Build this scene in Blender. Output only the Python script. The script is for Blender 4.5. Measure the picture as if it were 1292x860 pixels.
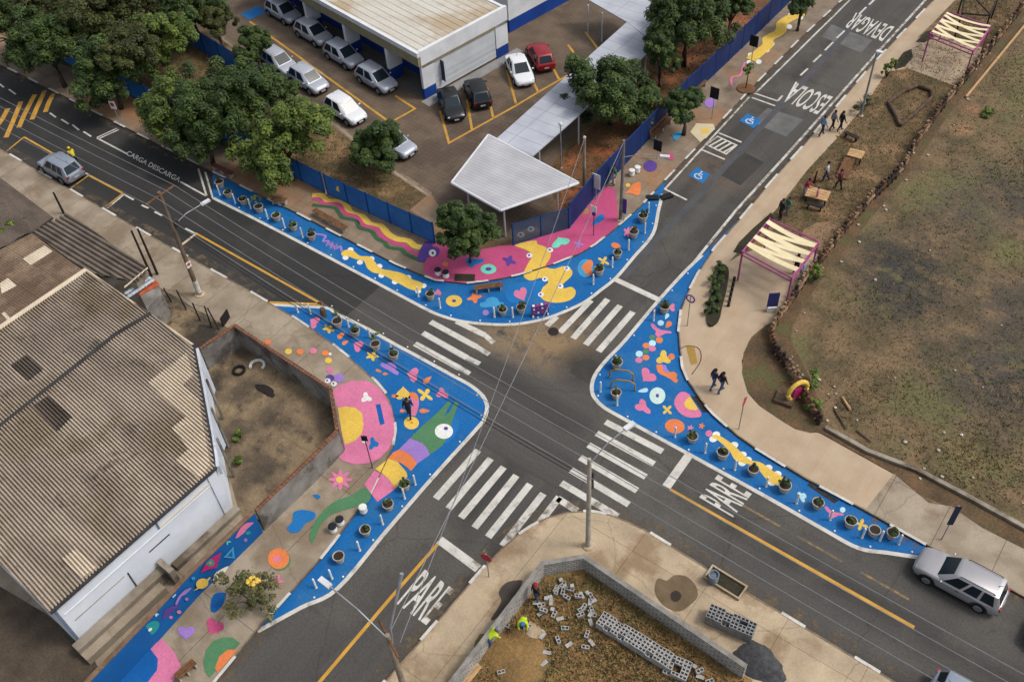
import bpy, bmesh, math, random
from mathutils import Vector, Matrix
from mathutils.geometry import delaunay_2d_cdt
R = math.radians
random.seed(7)
for o in list(bpy.data.objects): bpy.data.objects.remove(o)
sc = bpy.context.scene
col = sc.collection

# ------------------------------------------------------------ camera
FPX = 1224.8; CAMH = 46.0
pit, rol, hed = R(47.315), R(-4.2014), R(-39.610)
fw = Vector((math.sin(hed)*math.cos(pit), math.cos(hed)*math.cos(pit), -math.sin(pit)))
rt0 = Vector((math.cos(hed), -math.sin(hed), 0)); up0 = rt0.cross(fw)
rt = rt0*math.cos(rol)+up0*math.sin(rol); up = -rt0*math.sin(rol)+up0*math.cos(rol)
cd = bpy.data.cameras.new('camera'); cam = bpy.data.objects.new('camera', cd); col.objects.link(cam)
cam.matrix_world = Matrix(((rt.x, up.x, -fw.x, 0), (rt.y, up.y, -fw.y, 0), (rt.z, up.z, -fw.z, CAMH), (0, 0, 0, 1)))
cd.sensor_fit = 'HORIZONTAL'; cd.sensor_width = 36; cd.lens = FPX/1292*36
cd.clip_start = 0.5; cd.clip_end = 2000
sc.camera = cam

# ------------------------------------------------------------ light (bright overcast, sun from the upper right)
SUN_EL, SUN_AZ = R(55), R(58)          # azimuth measured from +y towards +x
w = bpy.data.worlds.new('World'); sc.world = w; w.use_nodes = True
nt = w.node_tree; bg = nt.nodes['Background']
sky = nt.nodes.new('ShaderNodeTexSky'); sky.sky_type = 'NISHITA'; sky.sun_disc = False
sky.sun_elevation = SUN_EL; sky.sun_rotation = SUN_AZ; sky.air_density = 1.0; sky.dust_density = 4.0; sky.ozone_density = 0.6
hs = nt.nodes.new('ShaderNodeHueSaturation'); hs.inputs['Saturation'].default_value = 0.45
nt.links.new(sky.outputs[0], hs.inputs['Color']); nt.links.new(hs.outputs[0], bg.inputs[0]); bg.inputs[1].default_value = 0.145
sd = bpy.data.lights.new('sun', 'SUN'); sun = bpy.data.objects.new('sun', sd); col.objects.link(sun)
sd.energy = 1.25; sd.angle = R(12); sd.color = (1.0, 0.95, 0.88)
sdir = Vector((math.sin(SUN_AZ)*math.cos(SUN_EL), math.cos(SUN_AZ)*math.cos(SUN_EL), math.sin(SUN_EL)))
sun.rotation_euler = sdir.to_track_quat('Z', 'Y').to_euler(); sun.location = sdir*150
sc.view_settings.view_transform = 'Standard'; sc.view_settings.look = 'None'
sc.view_settings.exposure = 0.62; sc.view_settings.gamma = 1.0

# ------------------------------------------------------------ helpers
def G(u, v, z=0.0):
    """point of the place that the photograph shows at pixel (u, v), at height z"""
    d = rt*((u-646)/FPX) + up*(-(v-430)/FPX) + fw
    return Vector((0, 0, CAMH)) + d*((z-CAMH)/d.z)
def lin(c): c /= 255.; return c/12.92 if c <= .04045 else ((c+.055)/1.055)**2.4
def C(r, g, b, k=.66): return (lin(r)*k, lin(g)*k, lin(b)*k, 1)
def Z(ox, oy, s, *pts): return [(ox+p[0]/s, oy+p[1]/s) for p in pts]

MATS = {}
def mat(name, c, c2=None, s=1.5, rough=.85, spec=.25, fine=.25, fs=18, bump=0., metal=0., stretch=None, brick=None, brick_z=False, lo=.35, hi=.65, alpha=None, crack=None, c3=None, s3=.15, spot=None, wear=None):
    if name in MATS: return MATS[name]
    m = bpy.data.materials.new(name); m.use_nodes = True; MATS[name] = m
    n = m.node_tree.nodes; l = m.node_tree.links; b = n['Principled BSDF']
    b.inputs['Roughness'].default_value = rough; b.inputs['Metallic'].default_value = metal
    b.inputs['Specular IOR Level'].default_value = spec
    pos = n.new('ShaderNodeNewGeometry').outputs['Position']
    def noise(scale, det=5, vec=pos, rg=.55):
        t = n.new('ShaderNodeTexNoise'); t.inputs['Scale'].default_value = scale; t.inputs['Detail'].default_value = det; t.inputs['Roughness'].default_value = rg
        l.new(vec, t.inputs['Vector']); return t.outputs['Fac']
    def mrange(x, a, bb, c_, d_):
        t = n.new('ShaderNodeMapRange'); l.new(x, t.inputs[0])
        for i, q in enumerate((a, bb, c_, d_)): t.inputs[i+1].default_value = q
        return t.outputs[0]
    def mix(f, a, bb, mode='MIX'):
        t = n.new('ShaderNodeMix'); t.data_type = 'RGBA'; t.blend_type = mode
        if hasattr(f, 'node'): l.new(f, t.inputs[0])
        else: t.inputs[0].default_value = f
        for q, i in ((a, 6), (bb, 7)):
            if hasattr(q, 'node'): l.new(q, t.inputs[i])
            else: t.inputs[i].default_value = q
        return t.outputs[2]
    out = None
    vec = pos
    if stretch:
        mp = n.new('ShaderNodeMapping'); mp.inputs['Scale'].default_value = stretch; l.new(pos, mp.inputs['Vector']); vec = mp.outputs[0]
    if c2 is None: c2 = tuple(q*.78 for q in c[:3])+(1,)
    out = mix(mrange(noise(s, 6, vec), lo, hi, 0, 1), c, c2)
    if c3: out = mix(mrange(noise(s3, 7, pos, .65), .5, .62, 0, 1), out, c3)
    if spot:
        for (sx, sy, rad, scol, am) in spot:
            d = n.new('ShaderNodeVectorMath'); d.operation = 'DISTANCE'; l.new(pos, d.inputs[0]); d.inputs[1].default_value = (sx, sy, 0)
            a = mrange(d.outputs['Value'], rad*.2, rad, 1, 0)
            mu = n.new('ShaderNodeMath'); mu.operation = 'MULTIPLY'; l.new(a, mu.inputs[0]); l.new(mrange(noise(.9, 9, pos, .7), .34, .52, 0, am), mu.inputs[1])
            out = mix(mu.outputs[0], out, scol)
    if crack:
        v = n.new('ShaderNodeTexVoronoi'); v.feature = 'DISTANCE_TO_EDGE'; v.inputs['Scale'].default_value = crack[0]
        dn = n.new('ShaderNodeTexNoise'); dn.inputs['Scale'].default_value = 1.2; dn.inputs['Detail'].default_value = 4; l.new(pos, dn.inputs['Vector'])
        ad = n.new('ShaderNodeMix'); ad.data_type = 'VECTOR'; ad.inputs[0].default_value = .35; l.new(pos, ad.inputs[4]); l.new(dn.outputs['Color'], ad.inputs[5])
        l.new(ad.outputs[1], v.inputs['Vector'])
        out = mix(mrange(v.outputs['Distance'], 0, crack[1], crack[2], 0), out, (c[0]*.35, c[1]*.33, c[2]*.32, 1))
    if brick:
        bw, bh, mo, mc = brick
        t = n.new('ShaderNodeTexBrick'); t.inputs['Scale'].default_value = 1; t.inputs['Brick Width'].default_value = bw; t.inputs['Row Height'].default_value = bh
        t.inputs['Mortar Size'].default_value = mo; t.inputs['Mortar Smooth'].default_value = .1; t.offset = .5 if brick_z else 0.
        t.inputs['Color1'].default_value = (1, 1, 1, 1); t.inputs['Color2'].default_value = (.8, .8, .8, 1) if brick_z else (.93, .93, .93, 1); t.inputs['Mortar'].default_value = mc
        if brick_z:
            sp = n.new('ShaderNodeSeparateXYZ'); l.new(pos, sp.inputs[0]); a = n.new('ShaderNodeMath'); l.new(sp.outputs[0], a.inputs[0]); l.new(sp.outputs[1], a.inputs[1])
            cb = n.new('ShaderNodeCombineXYZ'); l.new(a.outputs[0], cb.inputs[0]); l.new(sp.outputs[2], cb.inputs[1]); l.new(cb.outputs[0], t.inputs['Vector'])
        else: l.new(pos, t.inputs['Vector'])
        out = mix(1., out, t.outputs['Color'], 'MULTIPLY')
    nf = noise(fs, 3)
    g = n.new('ShaderNodeCombineColor'); q = mrange(nf, .25, .75, 1-fine, 1+fine)
    for i in range(3): l.new(q, g.inputs[i])
    out = mix(1., out, g.outputs[0], 'MULTIPLY')
    if wear: out = mix(mrange(noise(wear[0], 8, pos, .7), wear[1], wear[1]+.12, 0, wear[3]), out, wear[2])
    l.new(out, b.inputs['Base Color'])
    if bump:
        bp = n.new('ShaderNodeBump'); bp.inputs['Strength'].default_value = bump; bp.inputs['Distance'].default_value = .05
        l.new(nf, bp.inputs['Height']); l.new(bp.outputs[0], b.inputs['Normal'])
    if alpha is not None: b.inputs['Alpha'].default_value = alpha
    return m

class MB:
    def __init__(s): s.v = []; s.f = []; s.mi = []
    def add(s, vs, fs, mi=0):
        k = len(s.v); s.v += [Vector(p) for p in vs]; s.f += [tuple(k+i for i in f) for f in fs]; s.mi += [mi]*len(fs); return s
    def poly(s, pts, mi=0): return s.add(pts, [tuple(range(len(pts)))], mi)
    def prism(s, pts, z0, z1, mi=0, bottom=False):
        n = len(pts); a = sum(pts[i][0]*pts[(i+1) % n][1]-pts[(i+1) % n][0]*pts[i][1] for i in range(n))
        if a < 0: pts = list(pts)[::-1]
        vs = [(p[0], p[1], z0) for p in pts]+[(p[0], p[1], z1) for p in pts]
        fs = [tuple(range(n, 2*n))]+[(i, (i+1) % n, n+(i+1) % n, n+i) for i in range(n)]
        if bottom: fs.append(tuple(range(n-1, -1, -1)))
        return s.add(vs, fs, mi)
    def box(s, c, d, rz=0, mi=0, M=None):
        x, y, z = d[0]/2, d[1]/2, d[2]/2
        T = Matrix.Translation(c) @ Matrix.Rotation(rz, 4, 'Z')
        if M: T = Matrix.Translation(c) @ M
        vs = [T @ Vector((sx*x, sy*y, sz*z)) for sz in (-1, 1) for sx, sy in ((-1, -1), (1, -1), (1, 1), (-1, 1))]
        return s.add(vs, [(3, 2, 1, 0), (4, 5, 6, 7), (0, 1, 5, 4), (1, 2, 6, 5), (2, 3, 7, 6), (3, 0, 4, 7)], mi)
    def tube(s, path, r, n=8, mi=0, caps=True):
        path = [Vector(p) for p in path]; rs = r if isinstance(r, (list, tuple)) else [r]*len(path)
        k = len(s.v); vs = []; fs = []
        for i, p in enumerate(path):
            t = (path[min(i+1, len(path)-1)]-path[max(i-1, 0)])
            t = t.normalized() if t.length > 1e-9 else Vector((0, 0, 1))
            a = t.cross(Vector((0, 0, 1))); a = a.normalized() if a.length > 1e-3 else Vector((1, 0, 0)); b = t.cross(a)
            for j in range(n):
                q = 2*math.pi*j/n; vs.append(p+(a*math.cos(q)+b*math.sin(q))*rs[i])
        for i in range(len(path)-1):
            for j in range(n): fs.append((i*n+j, i*n+(j+1) % n, (i+1)*n+(j+1) % n, (i+1)*n+j))
        if caps: fs.append(tuple(range(n-1, -1, -1))); fs.append(tuple((len(path)-1)*n+j for j in range(n)))
        return s.add(vs, fs, mi)
    def lathe(s, c, prof, n=16, mi=0):
        c = Vector(c); vs = []; fs = []
        for r, z in prof:
            for j in range(n): q = 2*math.pi*j/n; vs.append(c+Vector((r*math.cos(q), r*math.sin(q), z)))
        for i in range(len(prof)-1):
            for j in range(n): fs.append((i*n+j, i*n+(j+1) % n, (i+1)*n+(j+1) % n, (i+1)*n+j))
        fs.append(tuple(range(n-1, -1, -1))); fs.append(tuple((len(prof)-1)*n+j for j in range(n)))
        return s.add(vs, fs, mi)
    def ball(s, c, r, n=10, mi=0, jit=0):
        r = r if isinstance(r, (tuple, list)) else (r, r, r)
        prof = []; vs = []; fs = []; m = n//2
        for i in range(m+1):
            ph = math.pi*i/m
            for j in range(n):
                q = 2*math.pi*j/n; f = 1+random.uniform(-jit, jit)
                vs.append(Vector(c)+Vector((r[0]*math.sin(ph)*math.cos(q)*f, r[1]*math.sin(ph)*math.sin(q)*f, -r[2]*math.cos(ph)*f)))
        for i in range(m):
            for j in range(n): fs.append((i*n+j, i*n+(j+1) % n, (i+1)*n+(j+1) % n, (i+1)*n+j))
        return s.add(vs, fs, mi)
    def build(s, name, mats, parent=None, origin=None, smooth=False):
        me = bpy.data.meshes.new(name); og = Vector(origin) if origin is not None else Vector((0, 0, 0))
        me.from_pydata([p-og for p in s.v], [], s.f)
        for m in (mats if isinstance(mats, (list, tuple)) else [mats]): me.materials.append(m)
        for p, mi in zip(me.polygons, s.mi): p.material_index = mi; p.use_smooth = smooth
        me.update()
        o = bpy.data.objects.new(name, me); col.objects.link(o); o.location = og
        if parent: o.parent = parent
        return o

def tag(o, label=None, cat=None, group=None, kind=None):
    if label: o['label'] = label
    if cat: o['category'] = cat
    if group: o['group'] = group
    if kind: o['kind'] = kind
    return o
def thing(name, label, cat, loc=(0, 0, 0), rz=0, group=None):
    o = bpy.data.objects.new(name, None); o.empty_display_size = .3; col.objects.link(o); o.location = loc; o.rotation_euler = (0, 0, rz)
    return tag(o, label, cat, group)
def struct(o): o['kind'] = 'structure'; return o
def dup(o, loc=None, rz=None, label=None, group=None, parent=None, scale=None):
    c = o.copy(); col.objects.link(c)
    if parent: c.parent = parent
    for ch in o.children: dup(ch, parent=c)
    if loc is not None: c.location = loc
    if rz is not None: c.rotation_euler = (0, 0, rz)
    if scale: c.scale = (scale,)*3
    if label: c['label'] = label
    if group: c['group'] = group
    return c
ORD = ['first', 'second', 'third', 'fourth', 'fifth', 'sixth', 'seventh', 'eighth', 'ninth', 'tenth', 'eleventh', 'twelfth', 'thirteenth', 'fourteenth']

def xy(pts, z=0.): return [G(u, v, z).to_2d() for u, v in pts]
def catmull(p, n=6, closed=True):
    p = [Vector(q) for q in p]; out = []; N = len(p)
    for i in range(N if closed else N-1):
        if closed: a, b, c, d = p[i-1], p[i], p[(i+1) % N], p[(i+2) % N]
        else: a, b, c, d = p[max(i-1, 0)], p[i], p[i+1], p[min(i+2, N-1)]
        for k in range(n):
            t = k/n; out.append(.5*((2*b)+(c-a)*t+(2*a-5*b+4*c-d)*t*t+(3*b-a-3*c+d)*t**3))
    if not closed: out.append(p[-1])
    return out
def ribbon(pts, wd, side=0.):
    """outline of a band of width wd round a 2D polyline (metres)"""
    pts = [Vector(p) for p in pts]; L = []; Rr = []
    for i, p in enumerate(pts):
        d0 = (p-pts[i-1]).normalized() if i else None; d1 = (pts[i+1]-p).normalized() if i < len(pts)-1 else None
        if d0 is None: d0 = d1
        if d1 is None: d1 = d0
        nn = Vector((-(d0.y+d1.y), d0.x+d1.x)); nn = nn.normalized() if nn.length > 1e-6 else Vector((-d0.y, d0.x))
        k = 1/max(.5, nn.dot(Vector((-d0.y, d0.x))))
        L.append(p+nn*k*(wd*(.5+side))); Rr.append(p-nn*k*(wd*(.5-side)))
    return L, Rr
def band(mb, pts, wd, z, mi=0, side=0., dash=None):
    """flat band; dash=(on, off) metres"""
    if dash:
        pts = [Vector(p) for p in pts]; segs = []; t = 0; cur = []
        tot = 0; on, off = dash[0], dash[1]; per = on+off; ph = dash[2] if len(dash) > 2 else 0
        acc = ph
        for a, b in zip(pts, pts[1:]):
            Ln = (b-a).length; q = 0
            while q < Ln:
                m = acc % per
                if m < on:
                    st = min(on-m, Ln-q)
                    if not cur: cur = [a.lerp(b, q/Ln)]
                    cur.append(a.lerp(b, (q+st)/Ln))
                    if m+st >= on-1e-6: segs.append(cur); cur = []
                else: st = min(per-m, Ln-q)
                q += st+1e-7; acc += st+1e-7
        if len(cur) > 1: segs.append(cur)
        for sgm in segs: band(mb, sgm, wd, z, mi, side)
        return
    L, Rr = ribbon(pts, wd, side)
    for i in range(len(L)-1):
        mb.poly([(Rr[i].x, Rr[i].y, z), (Rr[i+1].x, Rr[i+1].y, z), (L[i+1].x, L[i+1].y, z), (L[i].x, L[i].y, z)], mi)
def inter(poly, clip):
    """triangles of poly that lie inside clip (2D)"""
    def ccw(p):
        p = [Vector(q) for q in p]
        return p if sum(p[i-1].x*p[i].y-p[i].x*p[i-1].y for i in range(len(p))) > 0 else p[::-1]
    vs = ccw(poly)+ccw(clip); n = len(poly)
    r = delaunay_2d_cdt(vs, [], [list(range(n)), list(range(n, len(vs)))], 0, 1e-5)
    return [[r[0][i] for i in f] for f, of in zip(r[2], r[5]) if 0 in of and 1 in of]
_font = {}
def text_mesh(s):
    if s in _font: return _font[s]
    cu = bpy.data.curves.new('t', 'FONT'); cu.body = s; cu.resolution_u = 4; cu.offset = .012
    o = bpy.data.objects.new('t', cu); col.objects.link(o)
    me = bpy.data.meshes.new_from_object(o.evaluated_get(bpy.context.evaluated_depsgraph_get()))
    bpy.data.objects.remove(o); bpy.data.curves.remove(cu)
    vs = [v.co.to_2d() for v in me.vertices]; x0 = min(v.x for v in vs); x1 = max(v.x for v in vs); y0 = min(v.y for v in vs); y1 = max(v.y for v in vs)
    _font[s] = ([((v.x-x0)/(x1-x0), (v.y-y0)/(y1-y0)) for v in vs], [tuple(p.vertices) for p in me.polygons]); bpy.data.meshes.remove(me)
    return _font[s]
def put_text(mb, s, o, ex, ey, mi=0):
    """text mapped on the parallelogram o + u*ex + v*ey"""
    vs, fs = text_mesh(s); o, ex, ey = Vector(o), Vector(ex), Vector(ey)
    mb.add([o+ex*u+ey*v for u, v in vs], fs, mi)
# ------------------------------------------------------------ materials of the ground
SPOTS = [(G(700, 432).x, G(700, 432).y, 3.4, C(150, 125, 92), .8), (G(655, 425).x, G(655, 425).y, 2.6, C(150, 125, 92), .7), (G(622, 425).x, G(622, 425).y, 2.2, C(140, 122, 95), .55),
         (G(735, 462).x, G(735, 462).y, 2.2, C(52, 50, 47), .9), (G(905, 215).x, G(905, 215).y, 4.0, C(125, 105, 82), .35)]
def asph(name, stretch, a=C(84, 81, 77), b_=C(66, 64, 61), c_=C(92, 88, 82)): return mat(name, a, b_, s=1.0, stretch=stretch, fine=.22, fs=8, rough=.9, bump=.25, crack=(.13, .004, .5), spot=SPOTS, c3=c_, s3=.09, lo=.38, hi=.62, wear=(.8, .58, C(58, 56, 53), .55))
M_roadA = asph('asphalt_a', (.035, .55, 1)); M_roadB = asph('asphalt_b', (.5, .035, 1)); 
M_roadN = asph('asphalt_newer_dimmed', (.035, .55, 1), C(58, 57, 56), C(48, 48, 47), C(68, 66, 63))  # newer asphalt; darkening toward the frame edge is put into its colour too
M_patch = mat('asphalt_patch', C(112, 112, 110), C(92, 92, 91), s=.9, fine=.15)
M_patch2 = mat('asphalt_patch_dark', C(66, 64, 60), C(56, 54, 51), s=.9, fine=.15)
WORN = (1.6, .56, C(120, 116, 108), .75)
M_white = mat('road_paint_white', C(214, 210, 201), C(194, 190, 181), s=1.2, fine=.14, fs=9, rough=.8, wear=(1.6, .54, C(140, 135, 127), .7))
M_whiteworn = mat('road_paint_white_worn', C(214, 210, 200), C(180, 176, 168), s=1.2, fine=.1, fs=30, wear=(2.2, .5, C(110, 106, 100), .8))
M_yellow = mat('road_paint_yellow', C(208, 158, 62), C(184, 138, 56), s=1.1, fine=.1, rough=.7, wear=(1.2, .58, C(120, 100, 70), .7))
M_yellowworn = mat('road_paint_yellow_worn', C(160, 130, 80), C(120, 105, 78), s=2.5, fine=.15, wear=(2., .45, C(95, 88, 78), .9))
M_blue = mat('island_blue_paint', C(0, 94, 160), C(8, 102, 168), s=.45, fine=.2, fs=7, rough=.75, c3=C(34, 104, 160), s3=.35, wear=(1.3, .58, C(92, 112, 132), .55))
def art(name, r, g, b, dark=False): return mat('art_'+name, C(r, g, b), C(r*.93, g*.93, b*.93), s=.7, fine=.16, fs=8, rough=.8, wear=(1.6, .56, C(r*.66+40, g*.66+38, b*.66+34), .6))
A = dict(yellow=art('yellow', 232, 194, 84), pink=art('pink', 220, 124, 162), hot=art('hot', 196, 80, 126), orange=art('orange', 230, 130, 74), white=art('white', 236, 236, 230), cyan=art('cyan', 185, 226, 240),
         sky=art('sky', 66, 156, 206), purple=art('purple', 160, 125, 200), violet=art('violet', 92, 66, 150), green=art('green', 82, 132, 92), mint=art('mint', 120, 215, 190), blue=art('blue', 20, 114, 184), olive=art('olive', 165, 132, 62),
         red=art('red', 190, 60, 70), black=art('black', 30, 32, 38), brown=art('brown', 110, 78, 46), teal=art('teal', 30, 150, 150), magenta=art('magenta', 190, 34, 110), deepgreen=art('deepgreen', 58, 98, 66), stone=art('stone', 215, 200, 165), mintwhite=art('mintwhite', 205, 230, 222), wallblue=art('wallblue', 0, 92, 165))
M_kerb = mat('kerb_concrete', C(148, 128, 106), C(110, 96, 82), s=2.2, fine=.15, wear=(3., .6, C(90, 70, 52), .6))
M_conc = mat('pavement_concrete', C(172, 158, 138), C(142, 128, 110), s=.5, fine=.15, fs=14, brick=(3.1, 9.0, .02, (.45, .42, .4, 1)), crack=(.2, .006, .45), c3=C(136, 120, 100), s3=.3)
M_beige = mat('pavement_beige', C(190, 170, 143), C(178, 155, 128), s=.6, fine=.09, fs=14, brick=(.5, 40., .010, (.9, .88, .86, 1)), wear=(.4, .6, C(182, 144, 112), .4))
M_conc_s = mat('pavement_sand', C(196, 176, 146), C(168, 150, 124), s=.5, fine=.14, fs=12, crack=(.17, .006, .45), c3=C(150, 128, 100), s3=.35, brick=(4.2, 12., .015, (.5, .46, .42, 1)))
M_redsoil = mat('red_soil', C(122, 84, 56), C(98, 72, 48), s=.5, fine=.28, fs=9, bump=.5, c3=C(160, 98, 62), s3=.3, lo=.4, hi=.6)
M_drygrass = mat('dry_grass_soil', C(112, 90, 62), C(84, 74, 48), s=.55, fine=.35, fs=7, bump=.8, c3=C(140, 112, 80), s3=.35)
GPS = [(G(1140, 335).x, G(1140, 335).y, 5.0, C(58, 55, 52), 1.), (G(1135, 378).x, G(1135, 378).y, 4., C(60, 57, 54), .95), (G(1265, 480).x, G(1265, 480).y, 6.5, C(66, 63, 60), .85), (G(1290, 390).x, G(1290, 390).y, 5., C(66, 63, 60), .7), (G(1285, 250).x, G(1285, 250).y, 6., C(66, 63, 60), .7), (G(1205, 275).x, G(1205, 275).y, 4., C(66, 63, 60), .55),
       (G(1225, 140).x, G(1225, 140).y, 1.2, C(160, 116, 84), .7), (G(1215, 165).x, G(1215, 165).y, 1.1, C(160, 116, 84), .7)]
M_lot = mat('vacant_lot_soil', C(120, 99, 72), C(90, 78, 54), s=.42, fine=.38, fs=6, bump=1., c3=C(104, 98, 62), s3=.16, spot=GPS, lo=.42, hi=.6)
M_site = mat('building_site_soil', C(146, 114, 70), C(118, 94, 58), s=.6, fine=.35, fs=8, bump=1., c3=C(92, 92, 52), s3=.25)
M_dirt = mat('dark_dirt', C(92, 80, 66), C(70, 60, 50), s=.7, fine=.3, fs=8, bump=.8)
M_lotconc = mat('old_yard_concrete', C(146, 126, 98), C(92, 80, 66), s=.4, fine=.28, fs=9, crack=(.3, .008, .7), c3=C(60, 54, 47), s3=.3, lo=.4, hi=.6, wear=(1.2, .56, C(70, 64, 54), .7), bump=.4)
M_parking = mat('parking_paving', C(118, 102, 86), C(100, 86, 72), s=.6, fine=.14, fs=12, brick=(.4, .4, .03, (.8, .78, .75, 1)), c3=C(92, 78, 66), s3=.15)
M_stonewalk = mat('stone_pavement', C(150, 134, 114), C(126, 110, 94), s=.7, fine=.2, fs=10, brick=(.8, .8, .02, (.78, .75, .72, 1)), c3=C(158, 118, 84), s3=.12)

# ------------------------------------------------------------ ground, roads
mb = MB(); mb.poly([(-900, -900, -.06), (900, -900, -.06), (900, 900, -.06), (-900, 900, -.06)]); struct(mb.build('ground', M_dirt))
mb = MB()
mb.poly([(-37.6, 25, 0), (150, 25, 0), (150, 34.6, 0), (-37.6, 34.6, 0)], 0); mb.poly([(-320, 25, 0), (-37.6, 25, 0), (-37.6, 34.6, 0), (-320, 34.6, 0)], 2)
mb.poly([(-33, 34.6, 0), (-10, 34.6, 0), (-15, 47, 0), (-19, 60, 0), (-19, 300, 0), (-29, 300, 0), (-29, 60, 0)], 1)
mb.poly([(-29, -120, 0), (-15, -120, 0), (-8, 25, 0), (-36, 25, 0)], 1)
road = struct(mb.build('road', [M_roadA, M_roadB, M_roadN]))

KN = [(-150, 12), (2, 82.5), (25, 93), (248, 206), (268, 216), (348, 256), (376, 269), (410, 287), (437, 301), (500, 333), (534, 347), (549, 353), (587, 357), (609, 354.6), (632, 351), (655, 346), (700, 332), (730, 320), (751, 308), (776, 288), (807, 261), (840, 226), (880.5, 184), (948, 111), (1012, 46), (1062, 0), (1130, -66)]
KE = [(1250, -76), (1178, 0), (1131, 49), (1097, 85), (1013, 184), (970, 232), (937, 272), (901, 313), (880, 345), (866, 372), (859, 391), (856, 416), (857.5, 437.5), (861, 463), (869, 482), (884, 504), (900, 522), (929, 548), (950, 563), (974.5, 578), (1017, 603.6), (1065, 629), (1103, 650), (1168, 686), (1266, 738), (1400, 812)]
KS = [(395, 965), (484, 860), (560, 773), (607.5, 717.6), (632, 692), (650, 676), (668, 664), (690, 652), (718, 645), (745, 644), (770, 648.5), (790, 656), (813.5, 667), (851, 690), (891, 715), (937, 743), (974.5, 765), (1017, 791), (1078, 828), (1118, 852), (1290, 960)]
KW = [(-150, 107), (4.6, 190), (60, 222), (139, 268), (190, 297), (269, 341), (300, 358), (339, 381), (353, 389), (373, 401), (400, 419), (418, 432), (438, 448), (461, 468), (476, 482), (486, 494), (494, 511), (498, 528), (499, 542), (496, 561), (488.5, 578), (479, 598), (466, 624), (440, 658), (420.6, 684), (405.5, 703), (359, 755), (340, 776), (325, 793), (272, 857), (190, 960)]
ZS = .14
def K(px): return [Vector(p) for p in xy(px, ZS)]
kN, kE, kS, kW = K(KN), K(KE), K(KS), K(KW)
farN = [Vector((-29, 260)), Vector((-320, 260)), Vector((-320, kN[0].y))]
farE = [Vector((120, kE[-1].y)), Vector((120, 260)), Vector((kE[0].x, 260))]
farS = [Vector((120, kS[-1].y)), Vector((120, -120)), Vector((kS[0].x, -120))]
farW = [Vector((kW[-1].x, -120)), Vector((-320, -120)), Vector((-320, kW[0].y))]
PN, PE, PS, PW = kN+farN, kE+farE, kS+farS, kW+farW
def pavement(name, P, k, m, dashes, inner):
    mb = MB(); mb.prism(P, -.05, ZS-.02); o = struct(mb.build(name, m))
    # stone kerb along the edge, and its white painted lengths
    mb = MB(); L, Rr = ribbon(k, .16)
    ins = L if inner else Rr
    mb2 = MB()
    ob = k
    for i in range(len(k)-1):
        q = [ob[i], ob[i+1], ins[i+1], ins[i]]
        mb.prism(q, -.04, ZS)
    mb.build('kerb', M_kerb, o)
    mw = MB(); band(mw, k, .17, ZS+.006, dash=dashes)
    L2 = ribbon(k, .02)
    out = L2[1] if inner else L2[0]
    def vert(seg):
        for a, b in zip(seg, seg[1:]): mw.poly([(a.x, a.y, .02), (b.x, b.y, .02), (b.x, b.y, ZS+.006), (a.x, a.y, ZS+.006)])
    mw.build('kerb_paint', M_white, o)
    return o
oN = pavement('pavement_school_side', PN, kN, M_stonewalk, (1.5, 1.6, .6), True)
oE = pavement('pavement_park_side', PE, kE, M_lot, (2.0, 2.1, .4), True)
oS = pavement('pavement_building_site_side', PS, kS, M_conc_s, (1.3, 2.6, .2), False)
oW = pavement('pavement_warehouse_side', PW, kW, M_conc, (1.7, 2.4, 1.0), False)

def sheet(name, px, m, dz=0., parent=None, z=ZS, closed_spline=False):
    mb = MB(); pts = xy(px, z)
    if closed_spline: pts = catmull(pts, 6)
    mb.poly([(p[0], p[1], z-.02+.004*dz) for p in pts]); o = mb.build(name, m, parent)
    if not parent: struct(o)
    return o

# ------------------------------------------------------------ blue painted corners
LN = [(269, 250), (325, 278), (400, 317), (470, 354), (534, 388), (556, 398), (584, 405.5), (618.6, 409), (649, 409), (680, 404), (705, 396), (736, 382), (758, 366), (777.7, 350), (800, 324), (823.6, 295.5), (831, 265), (836, 245)]
LW = [(342, 384), (380, 386.5), (413, 388.6), (425.6, 396), (466, 416), (500, 435), (528, 450), (570, 473), (592, 485), (606, 496), (612.5, 505), (614.5, 515), (611, 528), (603, 539), (547, 601), (488, 669), (426, 742), (380, 766), (325, 796)]
LE = [(886, 322), (873, 334), (860, 347), (830, 380), (788, 430), (765, 454), (752, 471), (747, 484), (747.5, 496), (752, 504), (760, 512), (776, 522), (866, 571), (975, 631), (1040, 668), (1083, 691), (1120, 697), (1167, 704)]
def island(name, L, kpx):
    e = [Vector(p) for p in xy(L)]; k = [Vector(p) for p in xy(kpx, 0)]
    poly = e+k[::-1]
    mb = MB(); mb.poly([(p.x, p.y, .006) for p in poly]); o = struct(mb.build(name, M_blue))
    mb = MB(); band(mb, catmull(e, 5, False), .24, .011); mb.build('edge_line', M_white, o)
    return o
iN = island('blue_corner_school_side', LN, KN[4:22]); iW = island('blue_corner_warehouse_side', LW, KW[7:29]); iE = island('blue_corner_park_side', LE, KE[6:24])
# dark storm-drain mouths under the kerb of the park corner
for q in (Z(980, 570, 6.616, (250, 275), (275, 258), (520, 405), (478, 428)), Z(820, 500, 6.144, (318, -2), (388, -2), (460, 122), (412, 125))):
    mb = MB(); mb.poly([(p.x, p.y, .013) for p in xy(q)]); mb.build('drain_grate', mat('drain_dark', C(34, 33, 34), C(58, 55, 52), s=5, fine=.3), iE)

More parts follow.
